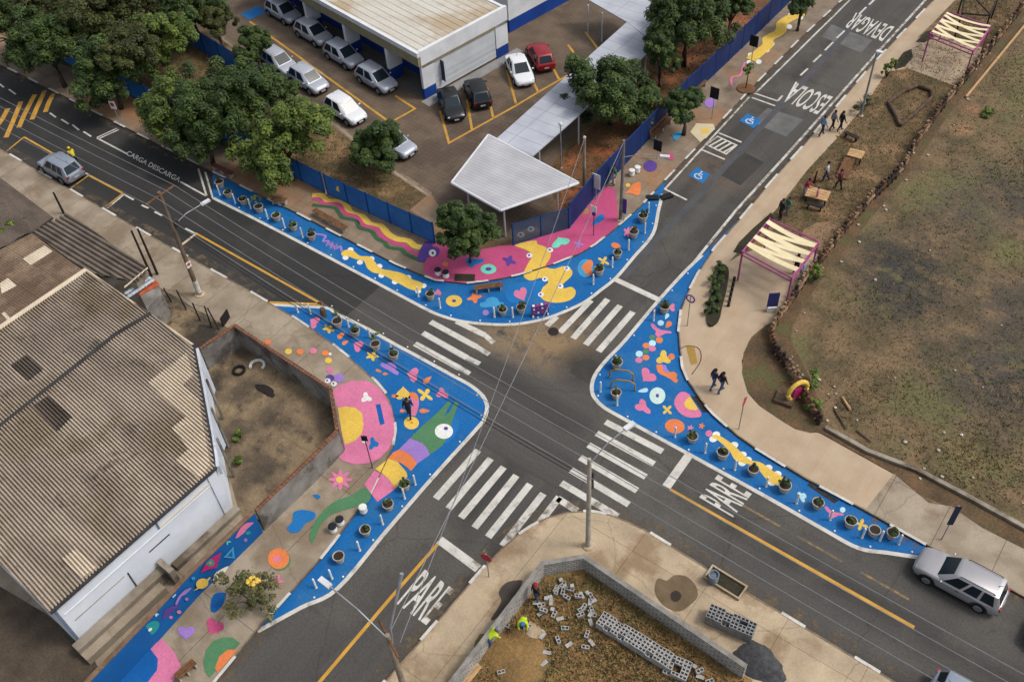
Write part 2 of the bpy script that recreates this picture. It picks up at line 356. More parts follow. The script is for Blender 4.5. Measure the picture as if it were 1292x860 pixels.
# ------------------------------------------------------------ road markings
def mark(name, m, fn):
    mb = MB(); fn(mb); return mb.build(name, m, road)
def L2(a, b): return [Vector(p) for p in xy([a, b])]
def zebra(name, stripes, wd, m=M_white):
    mb = MB()
    for a, b in stripes: band(mb, L2(a, b), wd, .005)
    return mb.build(name, m, road)
NEz = lambda *p: Z(680, 340, 7.167, *p)
SWz = lambda *p: Z(530, 560, 7.167, *p)
NWz = lambda *p: Z(500, 380, 7.167, *p)
SEz = lambda *p: Z(690, 500, 4.3, *p)
zebra('zebra_crossing', [NEz((190, 568), (470, 278)), NEz((308, 622), (622, 267)), NEz((422, 680), (735, 325)), NEz((538, 740), (850, 382)), NEz((72, 507), (160, 425))], .42)
zebra('zebra_crossing', [SWz((142, 492), (525, 55)), SWz((257, 583), (640, 130)), SWz((370, 665), (757, 207)), SWz((492, 755), (872, 283)), SWz((615, 840), (995, 362)), SWz((745, 920), (1115, 447)), SWz((1075, 720), (1260, 478))], .42)
zebra('zebra_crossing', [NWz((310, 185), (725, 410)), NWz((240, 285), (640, 510)), NWz((168, 382), (575, 605)), NWz((545, 180), (800, 305))], .42)
zebra('worn_zebra_crossing', [NWz((725, 410), (840, 480)), NWz((640, 510), (755, 565)), NWz((575, 605), (665, 655)), NWz((800, 305), (880, 375))], .36, M_whiteworn)
zebra('zebra_crossing', [SEz((318, 137), (628, 298)), SEz((270, 198), (582, 366)), SEz((225, 262), (537, 436)), SEz((180, 330), (490, 510)), SEz((130, 398), (445, 585)), SEz((78, 468), (385, 650)), SEz((58, 552), (165, 620))], .42)
mark('stop_line', M_white, lambda mb: band(mb, L2(*NEz((690, 88), (1082, 272))), .42, .0065))
mark('stop_line', M_white, lambda mb: band(mb, L2(*Z(380, 600, 3.23, (563, 260), (722, 378))), .5, .0065))
mark('stop_line', M_white, lambda mb: band(mb, L2(*Z(690, 500, 4.3, (648, 490), (768, 322))), .5, .0065))
mark('edge_line', M_white, lambda mb: band(mb, [Vector(p) for p in xy([(873, 334), (928.5, 265.6), (1000, 187), (1109.6, 63.5), (1168, 0), (1235, -73)])], .2, .0052))
mark('edge_line', M_white, lambda mb: band(mb, [Vector(p) for p in xy([(838.5, 239), (945.5, 122.5)])], .16, .0052))
mark('edge_line', M_white, lambda mb: band(mb, [Vector(p) for p in xy([(951.7, 119), (1072.5, 0), (1140, -66)])], .16, .0052))
def bays(mb):
    for a, b in (((480, 398), (575, 432)), ((490, 380), (585, 412)), ((585, 412), (605, 390)), ((125, 770), (215, 815)), ((275, 610), (370, 650)), ((345, 542), (438, 580))):
        band(mb, L2(*Z(800, 0, 3.23, a, b)), .16, .0055)
    a = Z(800, 0, 3.23, (295, 590), (375, 628), (418, 592), (340, 556)); q = [Vector(p) for p in xy(a)]
    band(mb, q+[q[0]], .14, .0056)
    for t in (.15, .38, .62, .85): band(mb, [q[0].lerp(q[1], t), q[3].lerp(q[2], t+.12 if t < .8 else .98)], .16, .0057)
mark('parking_bay_lines', M_white, bays)
mark('lane_dashes', M_white, lambda mb: [band(mb, L2(*Z(800, 0, 3.23, a, b)), .17, .0055) for a, b in (((622, 408), (662, 335)), ((678, 308), (708, 280)), ((730, 254), (762, 224)), ((778, 206), (812, 172)), ((826, 156), (858, 126)), ((918, 58), (946, 30)), ((958, 20), (985, -6)), ((1005, -25), (1030, -50)))])
def disab(mb, c, s):
    pass
for c4, nm in ((Z(800, 0, 3.23, (430, 492), (488, 523), (520, 490), (462, 463)), 'bay'), (Z(800, 0, 3.23, (222, 715), (280, 748), (310, 712), (255, 682)), 'bay')):
    q = [Vector(p) for p in xy(c4)]
    mb = MB(); mb.poly([(p.x, p.y, .0075) for p in q]); s_ = mb.build('disabled_bay_symbol', A['blue'], road)
    o = q[0].lerp(q[2], .5); ex = (q[1]-q[0])*.8; ey = (q[3]-q[0])*.8
    def T(x, y): return o+ex*(x-.5)+ey*(y-.5)
    mb = MB()
    wd = ex.length*.09
    for pl in ([(.45, .85), (.45, .45), (.72, .45), (.82, .18)], [(.45, .68), (.68, .68)]): band(mb, [T(*p) for p in pl], wd, .012)
    arc = [T(.5+.27*math.cos(R(a)), .32+.27*math.sin(R(a))) for a in range(120, 345, 15)]
    band(mb, arc, wd, .0125)
    mb.poly([(T(.45+.07*math.cos(t), .95+.07*math.sin(t)).x, T(.45+.07*math.cos(t), .95+.07*math.sin(t)).y, .012) for t in [i*.6 for i in range(10)]])
    mb.build('wheelchair_symbol', M_white, s_)
def centre(mb):
    band(mb, L2((1153.5, 791), (845, 617)), .19, .0055)
    band(mb, [Vector(p) for p in xy([(330, 945), (403, 860), (490, 757), (554, 684)])], .19, .0055)
    band(mb, L2((246.5, 294), (407, 384)), .17, .0055); band(mb, L2(*Z(0, 90, 3.23, (360, 423), (500, 497))), .16, .0055); band(mb, L2(*Z(0, 90, 3.23, (98, 268), (228, 342))), .16, .0055)
    band(mb, L2(*Z(0, 90, 3.23, (28, 325), (98, 268))), .14, .0056); band(mb, L2(*Z(0, 90, 3.23, (290, 475), (360, 425))), .14, .0056); band(mb, L2(*Z(0, 90, 3.23, (432, 552), (500, 498))), .14, .0056); band(mb, L2(*Z(0, 90, 3.23, (735, 715), (798, 664))), .14, .0056)
    band(mb, [Vector(p) for p in xy([(340, 381.5), (407, 384)])], .2, .0125)
mark('yellow_line', M_yellow, centre)
mark('faded_yellow_line', M_yellowworn, lambda mb: band(mb, L2((930, 633), (1165, 766)), .13, .0045, dash=(2.6, 1.0)))
mark('white_line', M_white, lambda mb: [band(mb, L2(*Z(0, 90, 3.23, a, b)), .15, .0058) for a, b in (((395, 272), (520, 338)), ((735, 450), (840, 508)), ((395, 270), (478, 232)), ((400, 276), (484, 238)), ((808, 396), (842, 508)), ((836, 410), (868, 518)), ((502, 500), (545, 524)), ((577, 545), (605, 558)), ((630, 572), (660, 588)), ((690, 604), (722, 620)), ((755, 640), (798, 662)), ((740, 706), (800, 660)), ((438, 558), (504, 503)), ((335, 408), (360, 420)), ((203, 170), (228, 188)), ((250, 196), (280, 215)), ((295, 218), (322, 240)), ((340, 246), (372, 266)), ((-5, 50), (16, 66)), ((36, 74), (64, 94)))])
mark('speed_hump_stripes', M_yellow, lambda mb: [band(mb, catmull([Vector(p) for p in xy(Z(0, 0, 3.975, *q))], 4, False), .42, .006) for q in ([(-20, 640), (10, 600), (40, 545)], [(30, 690), (65, 610), (105, 510)], [(95, 640), (125, 570), (175, 475)], [(160, 600), (190, 530), (225, 455)], [(228, 562), (245, 515), (268, 470)])])
def lettering(mb, s, o, ex, ey):
    put_text(mb, s, (o.x, o.y, .0075), (ex[0], ex[1], 0), (ey[0], ey[1], 0))
def quadtext(s, c4, m=M_white):
    """c4: pixel corners start-of-baseline, end-of-baseline, start-of-top"""
    a, b, c = [Vector(p) for p in xy(c4)]
    mb = MB(); put_text(mb, s, (a.x, a.y, .0075), (b.x-a.x, b.y-a.y, 0), (c.x-a.x, c.y-a.y, 0)); return mb.build('road_lettering', m, road)
quadtext('ESCOLA', Z(800, 0, 3.23, (812, 395), (668, 340), (745, 468)))
quadtext('DEVAGAR', Z(800, 0, 3.23, (1062, 110), (905, 52), (1010, 170)))
quadtext('PARE', Z(380, 600, 3.23, (388, 520), (510, 608), (505, 380)))
quadtext('PARE', Z(690, 500, 4.3, (1010, 655), (1112, 528), (825, 545)))
quadtext('CARGA DESCARGA', Z(140, 180, 9.94, (185, 150), (850, 500), (222, 100)), M_white)
for q, m in ((Z(800, 0, 3.23, (480, 500), (620, 557), (690, 488), (545, 440)), M_patch), (Z(800, 0, 3.23, (765, 150), (925, 216), (972, 165), (805, 100)), M_patch), (Z(650, 215, 3.975, (1020, 20), (1130, 75), (1250, -40), (1150, -90)), M_patch2), (Z(650, 430, 3.975, (268, 155), (365, 215), (440, 140), (345, 85)), M_patch2)):
    mb = MB(); mb.poly([(p.x, p.y, .003) for p in xy(q)]); mb.build('repair_patch', m, road)
mb = MB(); band(mb, catmull([Vector(p) for p in xy([(786, 350), (840, 290), (911, 215), (960, 160), (1003, 114), (1045, 68), (1103, 0), (1150, -56)])], 3, False), .5, .0035); mb.build('tar_strip', mat('tar', C(74, 76, 80), C(84, 84, 86), s=.8, fine=.15), road)
mb = MB(); c = G(*Z(650, 430, 3.975, (352, 145))[0]); mb.lathe((c.x, c.y, .0), [(.36, 0), (.36, .008), (.3, .0085)], 20); mb.build('manhole_cover', M_patch2, road)
c = G(*Z(680, 340, 7.167, (130, 560))[0]); mb = MB(); mb.lathe((c.x, c.y, 0), [(.36, 0), (.36, .008), (.3, .0085)], 20); mb.build('manhole_cover', mat('iron', C(60, 50, 48), fine=.2, metal=.4), road)

# ------------------------------------------------------------ painted figures
def unit(kind):
    P = []
    if kind == 'heart':
        for i in range(40):
            t = 2*math.pi*i/40; P.append((math.sin(t)**3, -(13*math.cos(t)-5*math.cos(2*t)-2*math.cos(3*t)-math.cos(4*t))/15-.1))
    elif kind == 'disc': P = [(math.cos(t*.2618), math.sin(t*.2618)) for t in range(24)]
    elif kind.startswith('flower'):
        n = int(kind[6:]); P = [((.74+.26*math.cos(n*t))*math.cos(t), (.74+.26*math.cos(n*t))*math.sin(t)) for t in [2*math.pi*i/72 for i in range(72)]]
    elif kind == 'cross': P = [((.62+.38*math.cos(4*t))*math.cos(t), (.62+.38*math.cos(4*t))*math.sin(t)) for t in [2*math.pi*i/64 for i in range(64)]]
    elif kind == 'star': P = [((.5+.5*abs(math.cos(2*t))**2.5)*math.cos(t), (.5+.5*abs(math.cos(2*t))**2.5)*math.sin(t)) for t in [2*math.pi*i/64 for i in range(64)]]
    elif kind == 'drop': P = [(math.cos(t)*(1), math.sin(t)*.62*(1-.55*math.cos(t)) if True else 0) for t in [2*math.pi*i/28 for i in range(28)]]
    elif kind == 'cloud': P = catmull([(-1, .5), (-.95, -.05), (-.55, -.25), (-.4, -.75), (.1, -1), (.5, -.7), (.6, -.2), (.95, -.1), (1, .5), (.5, .62), (0, .55), (-.5, .65)], 4)
    elif kind == 'bird': P = catmull([(-1, -.9), (-.7, -.95), (-.45, -.5), (0, -.1), (.6, .05), (1, .2), (.95, .45), (.5, .45), (.1, .7), (-.3, .95), (-.55, .6), (-.5, .1), (-.8, -.3)], 4)
    return P
NART = {}
def put(parent, polys, m, z, name):
    mb = MB()
    for p in polys: mb.poly([(q[0], q[1], z) for q in p])
    return mb.build(name, m, parent)
def shape(kind, c, w, h, colr, parent, rot=0, z=.012, name=None, up_=False):
    base = ZS if up_ else 0
    ca, sa = math.cos(R(rot)), math.sin(R(rot))
    px = [(c[0]+(x*w*ca-y*h*sa)/2, c[1]+(x*w*sa+y*h*ca)/2) for x, y in unit(kind)]
    nm = name or {'heart': 'painted_heart', 'disc': 'painted_disc', 'cross': 'painted_flower', 'star': 'painted_star', 'drop': 'painted_drop', 'cloud': 'painted_cloud', 'bird': 'painted_bird'}.get(kind, 'painted_flower')
    return put(parent, [xy(px, base)], A[colr], z+(ZS-.02 if up_ else 0), nm)
def blob(px, colr, parent, z=.012, name='painted_shape', smooth=True, up_=False, n=5):
    pts = xy(px, ZS if up_ else 0)
    if smooth: pts = catmull(pts, n)
    return put(parent, [pts], A[colr], z+(ZS-.02 if up_ else 0), name)
def stripe(px, wd, colr, parent, z=.012, name='painted_band', up_=False):
    pts = catmull(xy(px, ZS if up_ else 0), 5, False); mb = MB(); band(mb, pts, wd, z+(ZS-.02 if up_ else 0)); return mb.build(name, A[colr], parent)
def both(px, colr, isl, pav, pavpoly, z=.012, name='painted_shape', smooth=True):
    pts = xy(px, 0)
    if smooth: pts = catmull(pts, 5)
    put(isl, [pts], A[colr], z, name)
    t = inter(xy(px, ZS) if not smooth else catmull(xy(px, ZS), 5), pavpoly)
    if t: put(pav, t, A[colr], ZS+z, name)
def feet(pts, parent, r=4.2, z=.0135, up_=False, pupil=False):
    for p in pts:
        shape('disc', p, r*1.5, r*1.2, 'white', parent, 0, z, 'painted_eye' if pupil else 'painted_foot', up_)
        if pupil: shape('disc', (p[0]-.6, p[1]-.3), r*.6, r*.5, 'violet', parent, 0, z+.003, 'painted_pupil', up_)
# school corner
z3 = lambda *p: Z(400, 240, 6.618, *p)
z4 = lambda *p: Z(530, 300, 8.6, *p)
z7 = lambda *p: Z(650, 250, 5.378, *p)
feet(z3((280, 497), (238, 563), (358, 602), (455, 572), (522, 635), (538, 712), (650, 766), (762, 728), (890, 797), (845, 842)), iN, 5, .0095)
blob(z3((205, 520), (240, 500), (300, 505), (360, 548), (440, 555), (485, 600), (530, 652), (620, 672), (720, 697), (800, 745), (870, 770), (885, 800), (850, 838), (780, 828), (700, 788), (620, 745), (540, 703), (470, 688), (420, 650), (390, 592), (330, 578), (260, 553), (212, 548)), 'yellow', iN, .014, 'painted_caterpillar')
stripe(z3((-20, 365), (40, 372), (72, 385), (52, 425), (95, 425), (85, 460), (125, 440), (118, 480), (160, 455), (150, 490), (195, 470), (205, 510)), .17, 'purple', iN, .012, 'painted_lettering')
shape('disc', z4((368, 685))[0], 20.5, 14.5, 'yellow', iN, 0, .012, 'painted_ring'); shape('disc', z4((368, 685))[0], 5.5, 3.6, 'violet', iN, 0, .016)
shape('heart', z4((195, 588))[0], 8, 9, 'pink', iN, 180); shape('star', z4((590, 650))[0], 19, 14, 'orange', iN, -12); shape('cloud', z4((780, 710))[0], 30, 16, 'sky', iN)
shape('disc', z4((712, 812))[0], 8, 7, 'purple', iN); shape('heart', z7((42, 655))[0], 17, 18, 'pink', iN, -25); shape('disc', z7((478, 475))[0], 20, 23, 'sky', iN, 0, .009); shape('heart', z7((488, 470))[0], 20, 16, 'orange', iN, 95, .013)
shape('cross', z7((600, 428))[0], 16, 13, 'yellow', iN, 30); shape('disc', z7((683, 322))[0], 12, 7, 'orange', iN, 15); shape('flower5', z7((762, 232))[0], 11, 14, 'pink', iN); shape('disc', z7((805, 210))[0], 8, 6, 'orange', iN)
blob(z7((-60, 600), (60, 570), (200, 560), (190, 600), (170, 660), (210, 700), (100, 720), (-40, 700)), 'blue', iN, .008, 'painted_pond'); blob(z7((215, 470), (260, 430), (330, 410), (385, 440), (380, 480), (330, 465), (260, 482)), 'blue', iN, .008, 'painted_pond')
PINK = [(541, 313), (548, 307), (560, 309), (600, 316), (632, 310), (652, 308), (718, 288), (747, 254), (765, 235), (776, 238), (779, 260), (780, 281), (774, 290.5), (750, 310.5), (729, 322), (699, 334), (655, 348), (632, 352.8), (609, 356.3), (587, 358.8), (549, 354.6), (541, 349), (534, 341), (536, 328)]
# keep the pink inside the pavement
t = inter(xy(PINK, ZS), PN); put(oN, t, A['hot'], ZS+.004, 'painted_pink_ground')
both(z7((-2, 322), (60, 300), (140, 290), (152, 312), (205, 332), (240, 372), (236, 410), (205, 462), (262, 480), (330, 462), (378, 482), (386, 520), (350, 560), (318, 590), (332, 612), (380, 603), (410, 630), (398, 672), (350, 700), (270, 710), (200, 695), (170, 660), (185, 610), (222, 575), (215, 555), (170, 542), (110, 560), (64, 540), (60, 500), (90, 440), (112, 400), (100, 368), (50, 342)), 'yellow', iN, oN, PN, .016, 'painted_caterpillar')
feet(z7((352, 478), (203, 550), (308, 598), (175, 655)), iN, 5, .021, False, True); feet(z7((97, 390), (238, 353)), oN, 5, .042, True, True)
blob(z7((-2, 290), (0, 255), (40, 225), (100, 200), (160, 205), (166, 245), (120, 270), (40, 290)), 'olive', oN, .036, 'painted_caterpillar_head', up_=True); feet(z7((40, 250), (108, 212)), oN, 6, .040, True, True)
for px, wd, cl in ((((-40, 45), (30, 45), (90, 88), (170, 95), (245, 135), (285, 190), (380, 222), (440, 282), (535, 302), (590, 362), (660, 405), (760, 422), (820, 467), (890, 478)), .5, 'yellow'), (((-40, 70), (15, 75), (60, 112), (180, 118), (230, 190), (330, 225), (390, 292), (500, 322), (540, 382), (640, 437), (730, 462), (780, 507), (865, 540)), .36, 'hot'), (((-40, 120), (0, 128), (90, 138), (160, 155), (210, 225), (320, 252), (360, 312), (460, 347), (500, 402), (560, 432), (600, 477), (700, 492), (740, 532), (845, 578)), .3, 'deepgreen')):
    stripe(z3(*px), wd, cl, oN, .028 if cl == 'yellow' else .032, 'painted_wave', True)
blob(z4((-10, 150), (40, 60), (70, 40), (130, 45), (140, 95), (200, 110), (210, 160), (170, 205), (90, 210), (50, 260), (-30, 250), (-20, 200)), 'violet', oN, .046, 'painted_snail', up_=True); shape('disc', z4((135, 168))[0], 9, 9, 'white', oN, 0, .050, 'painted_eye', True); shape('disc', z4((138, 168))[0], 3, 3, 'black', oN, 0, .054, 'painted_pupil', True)
blob(z4((500, 240), (520, 215), (620, 232), (682, 228), (680, 265), (600, 292), (565, 322), (520, 300)), 'blue', oN, .036, 'painted_boot', up_=True)
shape('disc', z4((742, 340))[0], 20, 12.5, 'mint', oN, 0, .036, 'painted_eye', True); shape('disc', z4((742, 340))[0], 8, 4.5, 'violet', oN, 0, .040, 'painted_pupil', True)
shape('star', z4((968, 250))[0], 19, 14, 'violet', oN, 20, .036, None, True); shape('heart', z7((305, 296))[0], 24, 13, 'mint', oN, 160, .036, None, True); shape('cross', z7((432, 310))[0], 13, 10, 'purple', oN, 10, .036, None, True)
shape('drop', z7((560, 150))[0], 20, 12, 'blue', oN, 140, .036, None, True); shape('drop', z7((480, 95))[0], 10, 7, 'olive', oN, 130, .036, None, True); shape('disc', z4((272, 285))[0], 7, 6, 'orange', oN, 0, .036, None, True)
z6 = lambda *p: Z(700, 160, 6.61, *p)
blob(z6((588, 555), (620, 520), (650, 478), (708, 460), (718, 500), (712, 552), (680, 575), (640, 555)), 'orange', oN, .03, 'painted_shape', up_=True); shape('disc', z6((797, 328))[0], 17, 14, 'violet', oN, 0, .03, None, True); shape('disc', z6((955, 248))[0], 13, 8, 'hot', oN, 15, .03, None, True)
blob(z6((975, 65), (1055, 30), (1058, 70), (1010, 120), (990, 100)), 'sky', oN, .03, 'painted_triangle', False, True); shape('disc', z6((610, 487))[0], 6, 5, 'yellow', oN, 0, .03, None, True)
hx = Z(780, 30, 3.91, (355, 535), (385, 492), (470, 495), (478, 520), (405, 585)); blob(hx, 'stone', oN, .03, 'painted_hexagon', False, True); shape('disc', Z(780, 30, 3.91, (428, 530))[0], 10, 7, 'yellow', oN, 0, .034, None, True)
stripe(Z(780, 30, 3.91, (560, 310), (560, 265), (600, 255), (615, 215), (625, 190)), .2, 'pink', oN, .03, 'painted_squiggle', True)
zt = lambda *p: Z(800, 0, 3.23, *p)
feet(zt((470, 255), (475, 225), (508, 252), (540, 205), (535, 160), (560, 180), (590, 115), (632, 110), (640, 62), (678, 72)), oN, 5, .03, True)
stripe(zt((475, 245), (510, 215), (545, 185), (548, 158), (595, 130), (605, 95), (650, 68), (690, 55)), .95, 'yellow', oN, .034, 'painted_caterpillar', True)
shape('disc', zt((310, 420))[0], 14, 12, 'purple', oN, 0, .03, None, True)
# warehouse corner
y1 = lambda *p: Z(330, 370, 7.165, *p)
y2 = lambda *p: Z(325, 430, 3.975, *p)
y3 = lambda *p: Z(490, 480, 7.817, *p)
y5 = lambda *p: Z(380, 600, 3.23, *p)
for kd, c, wdt, hgt, cl, ro in (('heart', y1((475, 258))[0], 17, 12, 'pink', 120), ('flower5', y1((607, 320))[0], 17, 11, 'yellow', 20), ('drop', y1((720, 380))[0], 11, 9, 'orange', -40), ('drop', y1((757, 445))[0], 9, 7, 'orange', -30), ('heart', y1((868, 472))[0], 15, 13, 'pink', 120), ('flower5', y1((1000, 565))[0], 17, 13, 'yellow', 10),
        ('cloud', y2((665, 135))[0], 25, 13, 'purple', 30), ('drop', y2((608, 150))[0], 8, 5, 'orange', 20), ('drop', y2((642, 165))[0], 7, 5, 'orange', 0), ('heart', y2((777, 168))[0], 18, 15, 'pink', 100), ('drop', y2((852, 195))[0], 13, 9, 'orange', -40), ('heart', y3((147, 125))[0], 19, 18, 'yellow', 180), ('cross', y3((362, 138))[0], 23, 18, 'yellow', 35), ('flower3', y3((530, 128))[0], 18, 14, 'pink', 30),
        ('drop', y3((68, 152))[0], 9, 6, 'orange', 0), ('drop', y3((358, 298))[0], 13, 8, 'orange', 0), ('drop', y3((142, 298))[0], 7, 6, 'orange', 0), ('disc', y3((228, 418))[0], 19, 16, 'yellow', 0)):
    shape(kd, c, wdt, hgt, cl, iW, ro)
shape('disc', y3((232, 416))[0], 4, 3, 'orange', iW, 0, .016); stripe(y3((205, 150), (250, 165), (268, 215), (255, 290), (235, 345)), .42, 'pink', iW, .012, 'painted_arch'); stripe(y3((205, 135), (255, 140), (275, 190)), .3, 'orange', iW, .015, 'painted_arch')
blob(y3((560, 350), (640, 330), (690, 380), (685, 470), (640, 560), (560, 620), (520, 560), (600, 470)), 'blue', iW, .009, 'painted_halo')
blob(y3((215, 565), (330, 450), (480, 320), (600, 195), (622, 215), (575, 300), (560, 350), (610, 300), (660, 200), (692, 222), (655, 330), (620, 440), (592, 555), (530, 645), (415, 725), (385, 670), (340, 620), (280, 590)), 'green', iW, .013, 'painted_hand', False)
shape('disc', y3((548, 500))[0], 23, 19, 'white', iW, 0, .018, 'painted_eye'); shape('disc', y3((568, 472))[0], 5.5, 4.5, 'violet', iW, 0, .022, 'painted_pupil')
both(y3((105, 678), (215, 568), (280, 592), (340, 622), (385, 672), (412, 730), (285, 818), (250, 765), (200, 715), (150, 690)), 'purple', iW, oW, PW, .013, 'painted_arm_band', False)
both(y3((-5, 770), (50, 705), (105, 680), (150, 692), (200, 718), (250, 768), (283, 820), (225, 890), (180, 850), (130, 815), (80, 790)), 'orange', iW, oW, PW, .0135, 'painted_arm_band', False)
both(y2((590, 642), (655, 590), (700, 603), (745, 655), (752, 680), (690, 740), (665, 700), (630, 668)), 'yellow', iW, oW, PW, .014, 'painted_arm_band', False)
both(y2((535, 720), (585, 650), (630, 670), (665, 702), (690, 742), (600, 807), (570, 765)), 'pink', iW, oW, PW, .0145, 'painted_arm_band', False)
blob(y2((370, 262), (400, 225), (470, 200), (545, 200), (610, 235), (645, 285), (672, 340), (684, 400), (685, 470), (660, 540), (610, 590), (560, 612), (490, 620), (430, 602), (400, 580), (440, 545), (415, 450), (395, 335)), 'pink', oW, .03, 'painted_pink_ground', False, True)
blob(y2((398, 338), (440, 328), (490, 335), (524, 362), (532, 420), (522, 465), (490, 500), (438, 520), (415, 430)), 'yellow', oW, .034, 'painted_sun', False, True)
blob(y2((592, 320), (616, 315), (638, 415), (614, 422)), 'wallblue', oW, .034, 'painted_bar', False, True); shape('flower3', y2((545, 285))[0], 15, 14, 'white', oW, 20, .034, None, True); shape('flower3', y2((580, 515))[0], 14, 18, 'blue', oW, 10, .034, None, True)
shape('flower8', y2((415, 695))[0], 31, 27, 'pink', oW, 0, .03, None, True); shape('disc', y2((412, 695))[0], 9, 8, 'yellow', oW, 0, .034, None, True); shape('drop', y2((295, 778))[0], 10, 8, 'blue', oW, 200, .03, None, True); shape('disc', y2((537, 495))[0], 7, 9, 'white', oW, 30, .034, None, True)
for p, wdt, cl in (((60, 438), 8, 'orange'), ((243, 525), 9, 'yellow'), ((350, 528), 9, 'orange'), ((468, 520), 9, 'pink'), ((577, 540), 9, 'orange'), ((605, 607), 9, 'yellow'), ((617, 690), 9, 'pink'), ((700, 765), 14, 'purple'), ((618, 765), 11, 'violet'), ((620, 548), 4, 'white')): shape('disc', y1(p)[0], wdt, wdt*.8, cl, oW, 0, .03, None, True)
feet(y1((598, 790), (655, 818)), oW, 5, .036, True, True)
blob(y5((255, 48), (285, 72), (268, 112), (200, 132), (130, 155), (80, 200), (52, 265), (38, 268), (38, 225), (70, 165), (130, 108), (205, 78)), 'green', oW, .03, 'painted_tail', up_=True)
blob(Z(325, 645, 3.975, (148, 82), (175, 50), (182, 5), (225, -8), (285, 5), (285, 35), (240, 60), (212, 98), (172, 105)), 'blue', oW, .03, 'painted_cloud', up_=True)
shape('disc', Z(325, 645, 3.975, (112, 243))[0], 27, 26, 'green', oW, 0, .03, None, True); shape('disc', Z(325, 645, 3.975, (105, 236))[0], 27, 26, 'orange', oW, 0, .034, None, True); shape('disc', Z(325, 645, 3.975, (98, 238))[0], 9, 8, 'pink', oW, 0, .038, None, True)
shape('flower6', Z(325, 645, 3.975, (90, 350))[0], 21, 18, 'pink', oW, 0, .03, None, True)
y7 = lambda *p: Z(80, 640, 3.907, *p)
shape('heart', y7((605, 618))[0], 22, 19, 'purple', oW, 0, .03, None, True); shape('heart', y7((742, 590))[0], 23, 22, 'hot', oW, 25, .03, None, True)
t = lambda px: inter(xy(px, ZS), PW)
put(oW, t(y7((690, 760), (702, 705), (740, 655), (790, 638), (835, 640), (872, 668), (720, 838), (698, 805))), A['green'], ZS+.01, 'painted_arc'); put(oW, t(y7((748, 790), (768, 735), (810, 700), (858, 700), (760, 815))), A['orange'], ZS+.015, 'painted_sun')
blob(y7((425, 690), (487, 645), (550, 715), (580, 780), (570, 820), (535, 860), (480, 900), (410, 900), (415, 860), (462, 800), (466, 745)), 'pink', oW, .03, 'painted_arc', False, True); blob(y7((430, 692), (468, 748), (465, 800), (415, 862), (390, 910), (200, 910), (330, 770)), 'wallblue', oW, .026, 'painted_blue_ground', False, True); blob(y7((725, 500), (740, 430), (800, 420), (790, 470), (750, 515)), 'wallblue', oW, .03, 'painted_shape', up_=True)
# park corner
x4 = lambda *p: Z(745, 370, 5.733, *p)
x5 = lambda *p: Z(820, 500, 6.144, *p)
x6 = lambda *p: Z(980, 570, 6.616, *p)
for kd, c, wdt, hgt, cl, ro in (('heart', x4((587, 103))[0], 10, 9, 'pink', 90), ('drop', x4((552, 167))[0], 8, 7, 'cyan', 120), ('disc', x4((508, 215))[0], 8, 7, 'cyan', 0), ('drop', x4((563, 228))[0], 10, 10, 'orange', 130), ('bird', x4((510, 268))[0], 26, 17, 'pink', 0), ('disc', x4((447, 317))[0], 8, 6, 'green', 0), ('disc', x4((498, 338))[0], 9, 8, 'orange', 0), ('disc', x4((448, 361))[0], 9, 8, 'cyan', 0), ('disc', x4((403, 378))[0], 9, 7, 'orange', 0), ('disc', x4((447, 400))[0], 9, 7, 'pink', 0), ('disc', x4((353, 438))[0], 9, 8, 'cyan', 0), ('disc', x4((400, 420))[0], 8, 6, 'green', 0), ('disc', x4((400, 464))[0], 9, 7, 'orange', 0), ('disc', x4((350, 483))[0], 9, 7, 'pink', 0),
        ('flower3', x4((528, 468))[0], 20, 20, 'yellow', 30), ('disc', x4((586, 458))[0], 8, 8, 'orange', 0), ('cloud', x4((590, 602))[0], 18, 13, 'orange', 35), ('heart', x4((412, 600))[0], 22, 17, 'pink', 40), ('drop', x4((380, 703))[0], 13, 8, 'cyan', 170), ('disc', x4((484, 740))[0], 20, 21, 'mintwhite', 0), ('flower3', x4((378, 820))[0], 25, 17, 'pink', 40), ('cross', x4((555, 842))[0], 15, 14, 'yellow', 45), ('disc', x5((193, 231))[0], 25, 18, 'orange', 8), ('flower5', x5((314, 243))[0], 9, 7, 'pink', 0), ('flower5', x5((401, 229))[0], 8, 8, 'orange', 0), ('disc', x5((457, 286))[0], 9, 8, 'pink', 0), ('cloud', x6((212, 372))[0], 14, 11, 'cyan', 60), ('bird', x6((478, 505))[0], 24, 16, 'pink', 0), ('disc', x6((550, 482))[0], 7, 7, 'cyan', 0), ('cross', x6((703, 605))[0], 19, 15, 'yellow', 20)):
    shape(kd, c, wdt, hgt, cl, iE, ro)
shape('disc', x4((484, 740))[0], 4, 5, 'violet', iE, 0, .016); shape('disc', x5((197, 233))[0], 5, 4, 'pink', iE, 0, .016)
stripe(x4((500, 515), (510, 560), (545, 580), (580, 590)), .42, 'orange', iE, .011, 'painted_arch'); stripe(x4((530, 520), (540, 550), (560, 570)), .26, 'purple', iE, .015, 'painted_arch')
blob(x5((188, 50), (205, 0), (245, -35), (300, -20), (330, 30), (400, 142), (330, 165), (260, 148), (212, 105)), 'pink', iE, .016, 'painted_sun', True); blob(x5((266, 60), (285, 20), (310, 5), (340, 45), (372, 100), (330, 105), (290, 95)), 'yellow', iE, .020, 'painted_sun_core', True)
feet(x5((515, 295), (490, 330), (655, 375), (720, 450), (715, 515), (760, 490), (920, 552), (990, 600), (945, 668)), iE, 6.5, .011)
